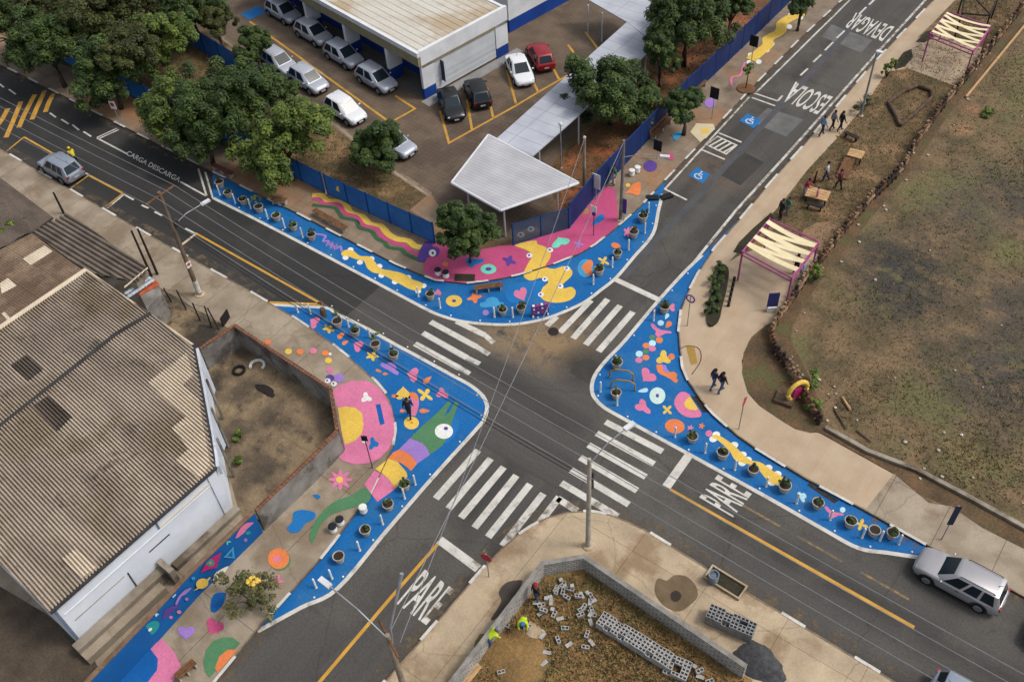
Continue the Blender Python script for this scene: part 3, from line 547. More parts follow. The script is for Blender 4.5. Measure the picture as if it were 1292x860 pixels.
blob(x5((478, 312), (505, 298), (560, 315), (650, 378), (712, 438), (770, 490), (860, 512), (930, 562), (1045, 640), (1000, 690), (920, 655), (860, 590), (820, 535), (740, 520), (660, 490), (622, 430), (580, 385), (520, 335)), 'yellow', iE, .0155, 'painted_caterpillar')

# dust gathered on the asphalt along the kerbs
M_dust = mat('kerb_dust', C(128, 112, 90), C(108, 94, 76), s=2, fine=.25, fs=14)
_n = M_dust.node_tree.nodes; _l = M_dust.node_tree.links; _t = _n.new('ShaderNodeTexNoise'); _t.inputs['Scale'].default_value = 1.4; _t.inputs['Detail'].default_value = 8; _t.inputs['Roughness'].default_value = .7
_p = _n.new('ShaderNodeNewGeometry'); _l.new(_p.outputs['Position'], _t.inputs['Vector']); _r = _n.new('ShaderNodeMapRange'); _l.new(_t.outputs['Fac'], _r.inputs[0])
for _i, _q in enumerate((.46, .66, 0, .8)): _r.inputs[_i+1].default_value = _q
_l.new(_r.outputs[0], _n['Principled BSDF'].inputs['Alpha'])
def dust(k, sd_, wd=.7):
    mb = MB(); band(mb, k, wd, .0165, 0, sd_); mb.build('kerb_dust', M_dust, road)
dust(xy(KS, .02), .5); dust(xy(KW[:8], .02), .5); dust(xy(KW[27:], .02), .5); dust(xy(KN[:5], .02), -.5); dust(xy(KN[21:], .02), -.5); dust(xy(KE[:8], .02), -.5, .6); dust(xy(KE[22:], .02), -.5)
dust(xy(KE[8:22], .02), .5, .8); dust(xy(KW[10:27], .02), -.5, .6)
# ------------------------------------------------------------ ground covers inside the blocks
def wsheet(name, pts, m, dz, parent=None):
    mb = MB(); mb.poly([(p[0], p[1], ZS-.02+.003*dz) for p in pts]); o = mb.build(name, m, parent); return o if parent else struct(o)
wsheet('soil', [(-31, 37.2), (-31, 250), (-300, 250), (-300, 37.2)], M_drygrass, 1)
sheet('parking_lot', [(120, -110), (205, -40), (279, 50), (340, 97), (428, 163), (486, 211), (540, 247), (556, 264), (600, 300), (648, 306), (716, 286), (690, 215), (760, 130), (800, 90), (905, -40), (950, -110)], M_parking, 2)
sheet('red_soil', [(705, 292), (722, 285), (747, 252), (788, 208), (845, 148), (969, 29), (1040, -50), (930, -60), (840, 40), (800, 100), (730, 180), (690, 215), (700, 260)], M_redsoil, 3)
sheet('soil_path', Z(400, 240, 6.618, (775, 165), (945, 20), (1090, 245), (1000, 300)), M_stonewalk, 3)
sheet('parking_kerb_strip', [(276, 47), (283, 45), (343, 92), (430, 158), (490, 206), (545, 243), (540, 248), (484, 212), (426, 164), (338, 98)], M_kerb, 5)
mbk = MB()
for a, b in (((279, 48), (325, 82)), ((340, 95), (428, 161)), ((428, 161), (486, 209)), ((486, 209), (540, 246))): band(mbk, xy([a, b], ZS), .22, ZS+.002)
struct(mbk.build('white_kerb_line', M_conc))
zp = lambda *p: Z(325, 0, 3.975, *p)
mb = MB()
for q in ((zp((-40, 108), (20, 150), (665, 615), (790, 545), (690, 480))), (zp((915, 555), (960, 717), (1292, 532), (1420, 455), (1560, 375))), zp((1050, 500), (1075, 648)), zp((1150, 440), (1182, 592)), zp((1250, 350), (1296, 520)), Z(650, 0, 3.975, (80, 390), (115, 460)), Z(650, 0, 3.975, (190, 340), (220, 398)), Z(650, 0, 3.975, (265, 225), (328, 310)), Z(650, 0, 3.975, (352, 160), (415, 245))):
    band(mb, xy(q, ZS), .2, ZS-.004)
struct(mb.build('parking_lines', M_yellow))
sheet('disabled_bay', Z(0, 0, 3.975, (1208, 70), (1250, 100), (1340, 60), (1290, 30)), A['blue'], 5)
# park side
inner = [(1290, -60), (1213, -8), (1180, 26), (1154, 51), (1118, 92), (1092, 132), (1060, 170), (1018, 215), (985, 258), (962, 283), (920, 330)]
kE_px = KE[:13]
sheet('beige_pavement', KE[:18]+[(1065, 629), (1093, 641), (1128, 597), (1034, 545), (1022, 546), (1003, 541), (985, 530), (957, 511), (943, 495), (936, 470), (938, 445), (948, 425), (966, 410), (985, 402), (1018, 356), (1036, 322), (985, 303), (937, 320)]+inner[::-1], M_beige, 3)
sheet('concrete_pavement', [(1065, 629), (1093, 641), (1128, 597), (1150, 616), (1172, 634), (1200, 638), (1240, 666), (1292, 692), (1400, 750)]+KE[17:][::-1], M_conc, 4)
sheet('park_grass', inner[:-1]+[(937, 320), (985, 303), (1036, 322), (1050, 330), (1098, 253), (1138, 215), (1183, 141), (1208, 111), (1292, 5), (1360, -60)], M_drygrass, 2)
sheet('park_plaza', [(1150, 52), (1174, 40), (1245, 62), (1216, 97), (1203.6, 108), (1144.6, 86), (1116, 92)], M_beige, 4)
sheet('bank_soil', [(1360, -60), (1292, 3), (1208, 111), (1183, 141), (1138, 213), (1098, 251), (1067, 286), (1017, 349), (984, 398), (966, 412), (945, 430), (936, 455), (938, 478), (948, 500), (967, 518), (1003, 541), (1034, 546), (1128, 598), (1150, 618), (1200, 640), (1292, 693), (1292, 665), (1221, 626), (1158, 593), (1095, 570), (1050, 545), (1036, 516), (1028, 490), (1012, 456), (998, 430), (1000, 410), (1032, 358), (1080, 298), (1110, 262), (1150, 215), (1196, 146), (1222, 112), (1300, 10), (1370, -66)], mat('bank_earth', C(110, 86, 60), C(78, 64, 46), s=.8, fine=.35, fs=7, bump=.9, c3=C(92, 88, 54), s3=.4), 3)
sheet('round_patch', [(1010, 302), (1014, 290), (1030, 281), (1052, 279), (1070, 284), (1062, 300), (1045, 318), (1038, 318)], mat('tan_soil', C(150, 122, 92), C(130, 104, 78), s=1, fine=.2), 5)
sheet('bed_soil', [(925, 318), (932, 306), (950, 288), (973, 268), (976, 276), (962, 292), (945, 309), (935, 320)], mat('planting_soil', C(58, 50, 38), C(44, 46, 28), s=2, fine=.35, fs=9, bump=.6), 6)
sheet('bed_soil', [(1126, 84), (1140, 66), (1150, 62), (1152, 72), (1142, 84), (1130, 88)], MATS['planting_soil'], 6); sheet('bed_soil', [(1155, 53), (1168, 40), (1175, 38), (1178, 48), (1166, 54)], MATS['planting_soil'], 6)
stripe([(858, 440), (868, 436), (882, 440), (884, 455), (873, 472)], .06, 'brown', oE, .03, 'pavement_joint', True); blob([(866, 437), (876, 436), (880, 458), (872, 460)], 'olive', oE, .028, 'painted_patch', False, True)
# building-site side
SW_ = [(535, 905), (560, 868), (683, 708), (737, 699), (943, 838)]
site_xy = xy(SW_, 1.3)
wsheet('site_soil', site_xy+[Vector((60, site_xy[-1].y)), Vector((60, -60)), Vector((site_xy[0].x, -60))], M_site, 2)
sheet('sand_ground', [(943, 838), (1000, 800), (1078, 838), (1200, 905), (1100, 980), (960, 900)], M_conc_s, 3)
sheet('wet_patch', catmull(Z(650, 645, 3.975, (700, 400), (715, 335), (760, 345), (800, 318), (860, 325), (905, 370), (915, 425), (880, 465), (830, 498), (780, 490), (735, 460)), 4), mat('wet_concrete', C(118, 100, 76), C(100, 84, 62), s=1.5, fine=.12), 3)
sheet('manhole', catmull(Z(650, 645, 3.975, (780, 410), (810, 395), (835, 420), (815, 450), (785, 445)), 3), mat('manhole_dark', C(60, 50, 40), fine=.25), 4)
sheet('dark_pavement_patch', catmull(Z(600, 720, 6.14, (118, 372), (150, 320), (200, 230), (178, 165), (228, 95), (300, 72), (365, 78), (310, 180), (215, 305), (150, 372)), 3), mat('dark_pavement_patch', C(66, 60, 54), C(80, 72, 64), s=1.5, fine=.2), 3)  # dark flat patch on the pavement beside the block wall
# warehouse side
sheet('old_yard', [(246, 441), (298, 412), (418, 492), (430, 545), (310, 662), (300, 640)], M_lotconc, 2); sheet('old_yard', [(180, 350), (296, 418), (246, 450), (180, 400)], M_lotconc, 3)
sheet('dark_dirt', [(-300, 560), (60, 775), (112, 818), (134, 862), (90, 1000), (-300, 1000)], M_dirt, 2)

# ------------------------------------------------------------ walls and fences
M_block = mat('concrete_block_wall', C(200, 196, 188), C(172, 168, 160), s=1.2, fine=.12, brick=(.42, .2, .03, (.42, .41, .4, 1)), brick_z=True)
M_plaster = mat('grey_plaster', C(150, 146, 140), C(112, 108, 102), s=.8, fine=.15, c3=C(86, 80, 74), s3=.6)
M_clay = mat('clay_coping', C(150, 102, 76), C(112, 82, 64), s=2.5, fine=.25, brick=(.25, .25, .03, (.5, .45, .42, 1)))
M_concw = mat('concrete_wall', C(165, 155, 140), C(128, 116, 100), s=.7, fine=.14, c3=C(98, 86, 72), s3=.5)
def wall(name, pts, h, th, mw, mc, label, cat='wall', z0=.05, side=0., cop=.07):
    base = Vector((pts[0].x, pts[0].y, z0)); t = thing(name, label, cat, base)
    L, Rr = ribbon(pts, th, side); mb = MB(); mc_ = MB(); Lc, Rc = ribbon(pts, th+.06, side*th/(th+.06))
    off = lambda p: (p.x-base.x, p.y-base.y)
    for i in range(len(pts)-1):
        mb.prism([off(Rr[i]), off(Rr[i+1]), off(L[i+1]), off(L[i])], 0, h-cop-z0)
        mc_.prism([off(Rc[i]), off(Rc[i+1]), off(Lc[i+1]), off(Lc[i])], h-cop-z0+.002, h-z0, bottom=True)
    mb.build('wall_panel', mw, t); mc_.build('coping', mc, t); return t
HW = 2.1
lw = xy([(252, 439), (296, 410), (417, 490), (425.5, 542)], HW)
wall('yard_wall', lw, HW, .16, M_plaster, M_clay, 'grey rendered wall with clay tile coping around the old yard, beside the painted pavement')
lw2 = xy([(425.5, 543), (389, 580), (322, 643)], HW); wall('yard_wall', lw2, HW, .18, M_plaster, M_clay, 'grey wall between the old yard and the pavement with the pink painted flower')
mwpts = xy([(332, 671), (249, 753), (208, 799), (120, 893)], ZS)
mwt = wall('mural_wall', mwpts, 2.15, .2, mat('mural_blue', C(0, 95, 165), C(0, 84, 150), s=.5, fine=.08, wear=(1.2, .62, C(30, 105, 160), .5)), mat('brick_coping', C(134, 108, 86), C(104, 82, 66), s=3, fine=.25), 'long blue painted mural wall with small shapes beneath the warehouse', side=-.5)
# mural figures on the wall face
wa, wb = mwpts[0], mwpts[2]; wd_ = (wb-wa).normalized(); wn = Vector((wd_.y, -wd_.x))
if wn.x < 0: wn = -wn
def onwall(px, off):
    out = []
    for u, v in px:
        d = rt*((u-646)/FPX)+up*(-(v-430)/FPX)+fw; o = Vector((0, 0, CAMH)); p0 = Vector((wa.x+wn.x*off, wa.y+wn.y*off, 0)); n3 = Vector((wn.x, wn.y, 0))
        t = (p0-o).dot(n3)/d.dot(n3); out.append(o+d*t)
    return out
def mural(px, cl, off=.012, smooth=True, name='mural_shape'):
    if smooth: px = [tuple(p) for p in catmull(px, 4)]
    pts = [p-mwt.location for p in onwall(px, off)]; mb = MB(); mb.poly([(p.x, p.y, min(max(p.z, .08), 2.0)) for p in pts]); return mb.build(name, A[cl], mwt)
def mdisc(c, w, h, rot, cl, off=.012, kind='disc'):
    ca, sa = math.cos(R(rot)), math.sin(R(rot)); c = y7(c)[0]; w /= 3.907; h /= 3.907
    return mural([(c[0]+(x*w*ca-y*h*sa)/2, c[1]+(x*w*sa+y*h*ca)/2) for x, y in unit(kind)], cl, off, False, 'mural_'+('dot' if kind == 'disc' else kind))
mural(y7((848, 152), (870, 105), (900, 78), (938, 74), (905, 105), (890, 125)), 'pink'); mdisc((808, 168), 34, 32, 0, 'mint', kind='cross'); mdisc((898, 160), 18, 18, 0, 'purple'); mdisc((910, 125), 26, 18, -20, 'teal')
mural(y7((678, 320), (700, 270), (710, 240), (740, 240), (780, 220), (765, 260), (755, 295), (715, 305)), 'magenta', .012, False); mdisc((725, 272), 40, 34, 0, 'teal', .016); mdisc((725, 272), 16, 14, 0, 'orange', .02)
mural(y7((788, 246), (838, 192), (845, 250)), 'sky', .012, False); mural(y7((808, 240), (832, 212), (835, 242)), 'wallblue', .016, False)
mdisc((684, 374), 62, 50, -20, 'yellow'); mural(y7((642, 410), (700, 360), (722, 340), (725, 350), (690, 385), (655, 405)), 'yellow', .016, False)
mural(y7((740, 360), (748, 325), (775, 305), (812, 288), (800, 315), (770, 340)), 'white'); mdisc((634, 317), 20, 18, 0, 'cyan'); mdisc((640, 348), 18, 16, 0, 'sky'); mdisc((541, 432), 28, 26, 0, 'cyan', kind='heart'); mdisc((458, 526), 26, 24, 0, 'cyan', kind='star'); mdisc((337, 644), 24, 28, 0, 'cyan', kind='heart')
mural(y7((552, 470), (570, 435), (600, 405), (632, 395), (605, 425), (580, 440), (560, 478)), 'purple'); mural(y7((490, 548), (500, 505), (530, 488), (575, 480), (540, 510), (515, 530)), 'violet'); mdisc((608, 450), 18, 16, 0, 'purple'); mdisc((530, 540), 18, 16, 0, 'pink'); mdisc((570, 514), 22, 18, 0, 'pink')
mdisc((430, 597), 105, 56, -40, 'teal'); mdisc((428, 600), 22, 14, -40, 'white', .016); mdisc((370, 696), 34, 28, -50, 'pink', kind='heart'); mdisc((300, 730), 52, 40, -50, 'white', kind='heart'); mdisc((288, 782), 34, 28, -40, 'mintwhite', kind='flower3'); mdisc((237, 750), 20, 18, 0, 'purple'); mdisc((277, 712), 18, 16, 0, 'cyan'); mdisc((198, 832), 115, 56, -40, 'pink'); mdisc((198, 830), 16, 10, -40, 'purple', .016)

M_bluefence = mat('fence_blue_panel', C(10, 46, 104), C(8, 36, 86), s=.8, fine=.12, rough=.6)
M_bluenet = mat('fence_blue_net', C(36, 124, 205), C(28, 106, 184), s=.8, fine=.15, alpha=.85)
M_greynet = mat('fence_grey_net', C(70, 92, 125), C(60, 80, 110), s=.8, fine=.15, alpha=.5)
M_bluepost = mat('fence_blue_post', C(16, 62, 125), fine=.1)
def fence(name, pts, h, mp, label, step=2.5, panels=True, th=.035):
    base = Vector((pts[0].x, pts[0].y, ZS-.02)); t = thing(name, label, 'fence', base); mb = MB(); L, Rr = ribbon(pts, th)
    off = lambda p: (p.x-base.x, p.y-base.y)
    for i in range(len(pts)-1): mb.prism([off(Rr[i]), off(Rr[i+1]), off(L[i+1]), off(L[i])], .06, h, bottom=True)
    mb.build('panel', mp, t)
    mr = MB()
    for z in (.05, h): mr.tube([(p.x-base.x, p.y-base.y, z) for p in pts], .03, 6)
    mr.build('rail', M_bluepost, t)
    for a, b in zip(pts, pts[1:]):
        n = max(1, round((b-a).length/step))
        for k in range(n+(b is pts[-1])):
            p = a.lerp(b, k/n); m = MB(); m.box((p.x-base.x, p.y-base.y, h/2+.05), (.09, .09, h+.1)); m.build('post', M_bluepost, t)
    return t
F = lambda *px: xy(px, ZS)
fence('solid_fence', F((719, 287), (747, 252), (788, 208.5), (845, 148), (969, 29.5), (1060, -60)), 2.2, M_bluefence, 'long dark blue panel fence along the right edge of the school ground')
fence('net_fence', F((549, 307), (493, 281.5), (414, 245)), 1.9, M_bluenet, 'blue net fence beside the wavy painted stripes, ending at the corner tree')
fence('net_fence', F((410, 243), (300, 187), (190, 133), (60, 66)), 1.9, M_bluenet, 'blue net fence half hidden behind the roadside trees')
fence('net_fence', F((340, 122), (325, 109), (219, 42)), 2.2, M_bluenet, 'blue fence beside the parking bays with the blue disabled sign'); 
g = fence('school_gate', F((648, 309), (683, 298), (718, 288)), 1.9, M_greynet, 'grey net gate with blue posts at the school corner', 1.9)
fence('net_fence', F((645, 38), (690, 12), (745, -18)), 2.6, M_bluenet, 'blue net fence behind the white and red cars'); 
# low kerb wall of the vacant lot
wall('low_kerb_wall', xy([(1042, 538), (1095, 568), (1158, 592), (1221, 625), (1292, 664), (1400, 722)], .3), .35, .2, M_concw, M_concw, 'low grey kerb wall along the edge of the vacant lot')
wall('block_wall', site_xy, 1.3, .2, M_block, mat('block_top', C(150, 146, 138), C(120, 116, 110), s=2, fine=.15), 'unfinished grey concrete block wall around the building site corner', side=-.5)

# ------------------------------------------------------------ corrugated sheets
def corr(name, px, z, m, parent, org, spacing=.177, amp=.085, axis='x', ang=0., zf=None, dz=0., thick=True, world=None):
    """corrugated sheet with ribs along x (or y) cut to a convex outline"""
    P = world or xy(px, z); P = [Vector(p) for p in P]
    if sum(P[i-1].x*P[i].y-P[i].x*P[i-1].y for i in range(len(P))) < 0: P = P[::-1]
    an = R(ang if axis == 'x' else 90+ang); ca, sa = math.cos(an), math.sin(an)
    us = [p.x*ca+p.y*sa for p in P]; vs = [-p.x*sa+p.y*ca for p in P]
    u0, u1, v0, v1 = min(us)-.1, max(us)+.1, math.floor(min(vs)/spacing)*spacing-spacing, max(vs)+spacing
    PRF = (1, 1.05, 1.05, 1, .2, -1, -1, .2) if amp > .03 else (1, .7, 0, -.7, -1, -.7, 0, .7)
    nv = int((v1-v0)/spacing*8)+1; nu = 6 if zf else 2; bm = bmesh.new(); grid = []
    for i in range(nv):
        v = v0+i*spacing/8; row = []
        for j in range(nu):
            u = u0+(u1-u0)*j/(nu-1); X, Y = u*ca-v*sa, u*sa+v*ca; row.append(bm.verts.new((X, Y, z+dz+amp*PRF[i % 8]+(zf(X, Y) if zf else 0))))
        grid.append(row)
    for i in range(nv-1):
        for j in range(nu-1): bm.faces.new((grid[i][j], grid[i][j+1], grid[i+1][j+1], grid[i+1][j]))
    for a, b in zip(P, P[1:]+P[:1]):
        d = (b-a).normalized(); n = Vector((d.y, -d.x, 0))
        bmesh.ops.bisect_plane(bm, geom=bm.verts[:]+bm.edges[:]+bm.faces[:], plane_co=(a.x, a.y, 0), plane_no=n, clear_outer=True)
    for v in bm.verts: v.co -= Vector(org)
    me = bpy.data.meshes.new(name); bm.to_mesh(me); bm.free(); me.materials.append(m)
    o = bpy.data.objects.new(name, me); col.objects.link(o); o.parent = parent; return o
def slab(name, pts, z0, z1, m, parent, org):
    mb = MB(); mb.prism([(p[0]-org[0], p[1]-org[1]) for p in pts], z0-org[2], z1-org[2], bottom=True); return mb.build(name, m, parent)
M_roofw = mat('fibre_cement_roof', C(188, 172, 154), C(156, 142, 126), s=.55, stretch=(.5, 1.3, 1), fine=.16, fs=9, c3=C(150, 134, 112), s3=.25, wear=(.8, .57, C(96, 86, 76), .75))
M_roofdark = mat('fibre_cement_dark', C(112, 100, 90), C(86, 76, 68), s=.8, stretch=(.5, 1.3, 1), fine=.18, fs=9)
M_rooflight = mat('fibre_cement_new', C(226, 210, 186), C(206, 190, 166), s=.8, fine=.08)
M_facade = mat('pale_grey_paint', C(232, 238, 244), C(216, 222, 230), s=.6, fine=.05, c3=C(224, 230, 238), s3=.4)
M_darkgap = mat('dark_gutter', C(60, 58, 58), C(46, 44, 44), fine=.15)
M_wood = mat('timber', C(128, 90, 58), C(96, 66, 44), s=4, fine=.25, fs=20)

# warehouse
ZW = 4.2
rp = [(111, 345), (246, 441), (272, 590), (63, 773), (-70, 640), (-70, 467)]
RW = xy(rp, ZW); og = Vector((sum(p.x for p in RW)/6, sum(p.y for p in RW)/6, .1))
wh = thing('warehouse', 'low workshop with brown corrugated roof and pale grey side wall, left of the junction', 'building', og)
xr = G(151, 430, ZW).x; xe = max(p.x for p in RW)
slope = lambda X, Y: .05*((xe-X) if X > xr else (xe-xr)-1.0*(xr-X))
roof = corr('roof', rp, ZW, M_roofw, wh, og, zf=slope, ang=-5)
z1b = lambda *p: Z(0, 430, 3.975, *p)
z5b = lambda *p: Z(0, 645, 3.975, *p)
for q, m in ((z1b((755, 232), (945, 85), (978, 190), (925, 243), (835, 312)), M_rooflight), (z1b((835, 312), (925, 243), (1005, 310), (1030, 470), (938, 396)), M_rooflight), (z1b((870, 450), (938, 396), (1034, 478), (1046, 560), (950, 552)), M_rooflight), (z1b((885, 607), (950, 552), (1046, 560), (1056, 630), (1000, 692)), M_rooflight), (z1b((70, 150), (150, 98), (235, 175), (165, 232)), M_roofdark), (z1b((190, 360), (265, 308), (380, 408), (305, 482)), M_roofdark), (z5b((315, 245), (385, 195), (490, 282), (415, 338)), M_rooflight)):
    P_ = xy(q, ZW+.3*0); corr('roof_sheet', q, ZW, m, roof, og, zf=slope, dz=.018, ang=-5)
mb = MB(); band(mb, [p-og.to_2d() for p in xy([(-70, 596), (151, 430), (194, 404)], ZW)], .3, ZW+slope(xr, 0)+.05-og.z); 
rc = xy([(-70, 600), (0, 551), (151, 430), (194, 404)], ZW)
mb = MB(); mb.tube([(p.x-og.x, p.y-og.y, ZW+slope(p.x, p.y)-og.z+.02) for p in rc], .13, 8); mb.build('ridge_cap', M_darkgap, roof)
inset = [og.to_2d()+(p-og.to_2d())*.985 for p in RW]
slab('wall', inset, .1, ZW-.2, M_facade, wh, og)
mb = MB()
for a, b in ((RW[1], RW[2]), (RW[2], RW[3])): mb.tube([(a.x-og.x, a.y-og.y, ZW-og.z+slope(a.x, 0)-.02), (b.x-og.x, b.y-og.y, ZW-og.z+slope(b.x, 0)-.02)], .11, 8)
mb.build('gutter', M_darkgap, wh)
mb = MB(); a, b = RW[0], RW[1]; mb.tube([(a.x-og.x, a.y-og.y, ZW-og.z+slope(a.x, 0)+.04), (b.x-og.x, b.y-og.y, ZW-og.z+slope(b.x, 0)+.04)], .08, 6); a, b = RW[0], RW[5]; mb.tube([(a.x-og.x, a.y-og.y, ZW-og.z+slope(a.x, 0)+.05), (b.x-og.x, b.y-og.y, ZW-og.z+slope(b.x, 0)+.05)], .16, 6); mb.build('roof_edge', M_rooflight, wh)
# long side face: rolled shutter frame, ledges, downpipe
dE = (RW[2]-RW[3]).normalized(); nE = Vector((dE.y, -dE.x)); LE_ = (RW[2]-RW[3]).length; b0 = inset[3]
def fpt(s, z, o=.0): p = b0+dE*s+nE*o; return Vector((p.x-og.x, p.y-og.y, z-og.z))
def fbox(s0, s1, z0_, z1_, o0, o1, name, m, parent=wh):
    mb = MB(); q = [fpt(s, z, o) for z in (z0_, z1_) for s, o in ((s0, o0), (s1, o0), (s1, o1), (s0, o1))]
    mb.add(q, [(3, 2, 1, 0), (4, 5, 6, 7), (0, 1, 5, 4), (1, 2, 6, 5), (2, 3, 7, 6), (3, 0, 4, 7)]); return mb.build(name, m, parent)
fbox(.3, LE_*.97, 3.15, 3.2, .003, .05, 'ledge', M_facade); fbox(.02, .16, .4, 4., .003, .06, 'trim', mat('blue_grey_trim', C(110, 124, 146), fine=.06)); fbox(LE_*.6, LE_*.95, 3.35, 3.42, .003, .06, 'trim', M_rooflight); fbox(LE_*.6-.05, LE_*.6+.04, 3.35, 3.95, .003, .06, 'trim', MATS['blue_grey_trim'])
fbox(LE_*.36, LE_*.36+.06, .5, 2.3, .003, .05, 'downpipe', M_darkgap); fbox(LE_*.5, LE_*.63, 2.35, 2.42, .003, .03, 'vent', M_darkgap); fbox(LE_*.05, LE_*.34, 2.25, 2.29, .003, .03, 'ledge', M_conc)
fbox(LE_*.93, LE_*.985, .4, 4.05, .003, .08, 'pilaster', M_facade)
# chamfered gable: fascia and triangular brackets
c0, c1 = RW[1], RW[2]; dC = (c1-c0).normalized(); nC = Vector((-dC.y, dC.x)); 
if nC.dot(Vector((1, 1))) < 0: nC = -nC
def cpt(s, z, o): p = c0.lerp(c1, s)+nC*o; return Vector((p.x-og.x, p.y-og.y, z-og.z))
def cface(q, name, m):
    mb = MB(); f = [cpt(s, z, .22) for s, z in q]; bk = [cpt(s, z, .05) for s, z in q]; n = len(q)
    mb.add(f+bk, [tuple(range(n)), tuple(range(2*n-1, n-1, -1))]+[(i, (i+1) % n, n+(i+1) % n, n+i) for i in range(n)]); return mb.build(name, m, wh)
cface([(0, 3.55), (1, 3.55), (1, 4.28), (0, 4.28)], 'fascia', mat('white_paint', C(214, 220, 230), C(190, 196, 206), s=1.5, fine=.06, wear=(2.2, .6, C(140, 140, 140), .7)))
cface([(.02, .6), (.0, 3.54), (.46, 3.54)], 'bracket', MATS['white_paint']); cface([(.52, .6), (.5, 3.54), (.9, 3.54)], 'bracket', MATS['white_paint'])
for s in (.25, .5, .75):
    mb = MB(); p = cpt(s, 2.0, .28); mb.box(p, (.12, .12, 3.7)); mb.build('column', M_plaster, wh)
# retaining strip at the foot of the long side
rt_ = thing('retaining_ledge', 'stepped stone ledge between the pale workshop wall and the blue mural wall', 'ledge', (b0.x, b0.y, .1))
for s0, s1, o0, o1, h, m in ((-.3, LE_*.5, .08, .62, .9, M_concw), (-.3, LE_*.45, .62, 1.15, .55, M_conc), (LE_*.5, LE_*.53, .1, 1.2, 1.35, M_concw), (LE_*.56, LE_*1.0, .1, .55, .35, M_concw)):
    mb = MB(); q = [b0+dE*s+nE*o-b0 for s, o in ((s0, o0), (s1, o0), (s1, o1), (s0, o1))]; mb.prism([(p.x, p.y) for p in q], 0, h); mb.build('step' if h < 1 else 'buttress', m, rt_)
# small houses beside it
def house(name, label, px, zr, m, axis='x', wm=M_concw, amp=.085):
    Pw = xy(px, zr); o = Vector((sum(p.x for p in Pw)/len(Pw), sum(p.y for p in Pw)/len(Pw), .1)); t = thing(name, label, 'house', o)
    corr('roof', px, zr, m, t, o, axis=axis, amp=amp, spacing=.34 if 'dark striped' in label else .177); slab('wall', [o.to_2d()+(p-o.to_2d())*.95 for p in Pw], .1, zr-.2, wm, t, o); return t, o
M_roofbrown = mat('brown_roof', C(128, 106, 86), C(104, 84, 68), s=.5, stretch=(1.5, .4, 1), fine=.12, fs=8, c3=C(146, 124, 102), s3=.3, brick=(1.1, 1.8, .03, (.75, .72, .7, 1)))
z6a = lambda *p: Z(0, 215, 3.975, *p)
h1, o1 = house('lean_to', 'dark striped corrugated lean-to roof beside the left pavement', z6a((165, 312), (335, 212), (742, 492), (690, 560), (430, 512)), 3.3, mat('dark_striped_roof', C(126, 114, 102), C(98, 88, 78), s=.9, fine=.16, fs=9))
mb = MB(); q = xy(z6a((625, 590), (742, 492)), 3.3); mb.tube([(p.x-o1.x, p.y-o1.y, 3.3-o1.z+.06) for p in q], .05, 6); mb.build('roof_edge', M_rooflight, h1)
h2, o2 = house('house', 'house with flat brown roof and one pale square patch above the workshop', z6a((-140, 470), (160, 314), (428, 512), (-140, 905)), 3.4, M_roofbrown, amp=.018)
for q in (z6a((115, 445), (225, 378), (265, 408), (155, 478)), z6a((0, 568), (40, 540), (85, 580), (10, 620)), z6a((8, 718), (25, 712), (62, 752), (45, 762))):
    corr('roof_patch', q, 3.4, M_rooflight, h2, o2, dz=.04, amp=.018)
house('lean_to', 'grey corrugated roof at the left edge, between two low houses', z6a((-150, -40), (-10, 30), (270, 240), (150, 312), (-150, 480)), 3.2, M_roofdark, axis='y')
# outhouse with tiles
t, o = thing('outhouse', 'tiny grey outhouse with red and silver roof tiles at the end of the striped roof', 'shed', Vector((*G(*z6a((720, 640))[0]).to_2d(), .1))), None
o = t.location
b4 = [G(*q, 2.2).to_2d()-o.to_2d() for q in z6a((690, 600), (790, 560), (812, 620), (735, 690))]
mb = MB(); mb.prism([tuple(p) for p in b4], 0, 2.1); mb.build('wall', M_plaster, t)
def tiles(px, z, m, nm):
    q = [G(*p, z)-o for p in px]; mb = MB()
    for i in range(8):
        for j in range(2):
            a = q[0].lerp(q[1], (i+.5)/8); b = q[3].lerp(q[2], (i+.5)/8); c = a.lerp(b, .25+.5*j); mb.ball(c, (.16, .2, .09), 8)
    mb.build(nm, m, t)
tiles(z6a((690, 600), (780, 555), (795, 575), (705, 625)), 2.25, mat('red_tile', C(196, 96, 56), C(160, 76, 46), s=3, fine=.2), 'clay_tiles'); tiles(z6a((620, 610), (745, 530), (775, 555), (650, 640)), 2.5, mat('silver_tile', C(190, 200, 210), C(160, 170, 180), s=3, fine=.1), 'silver_tiles')
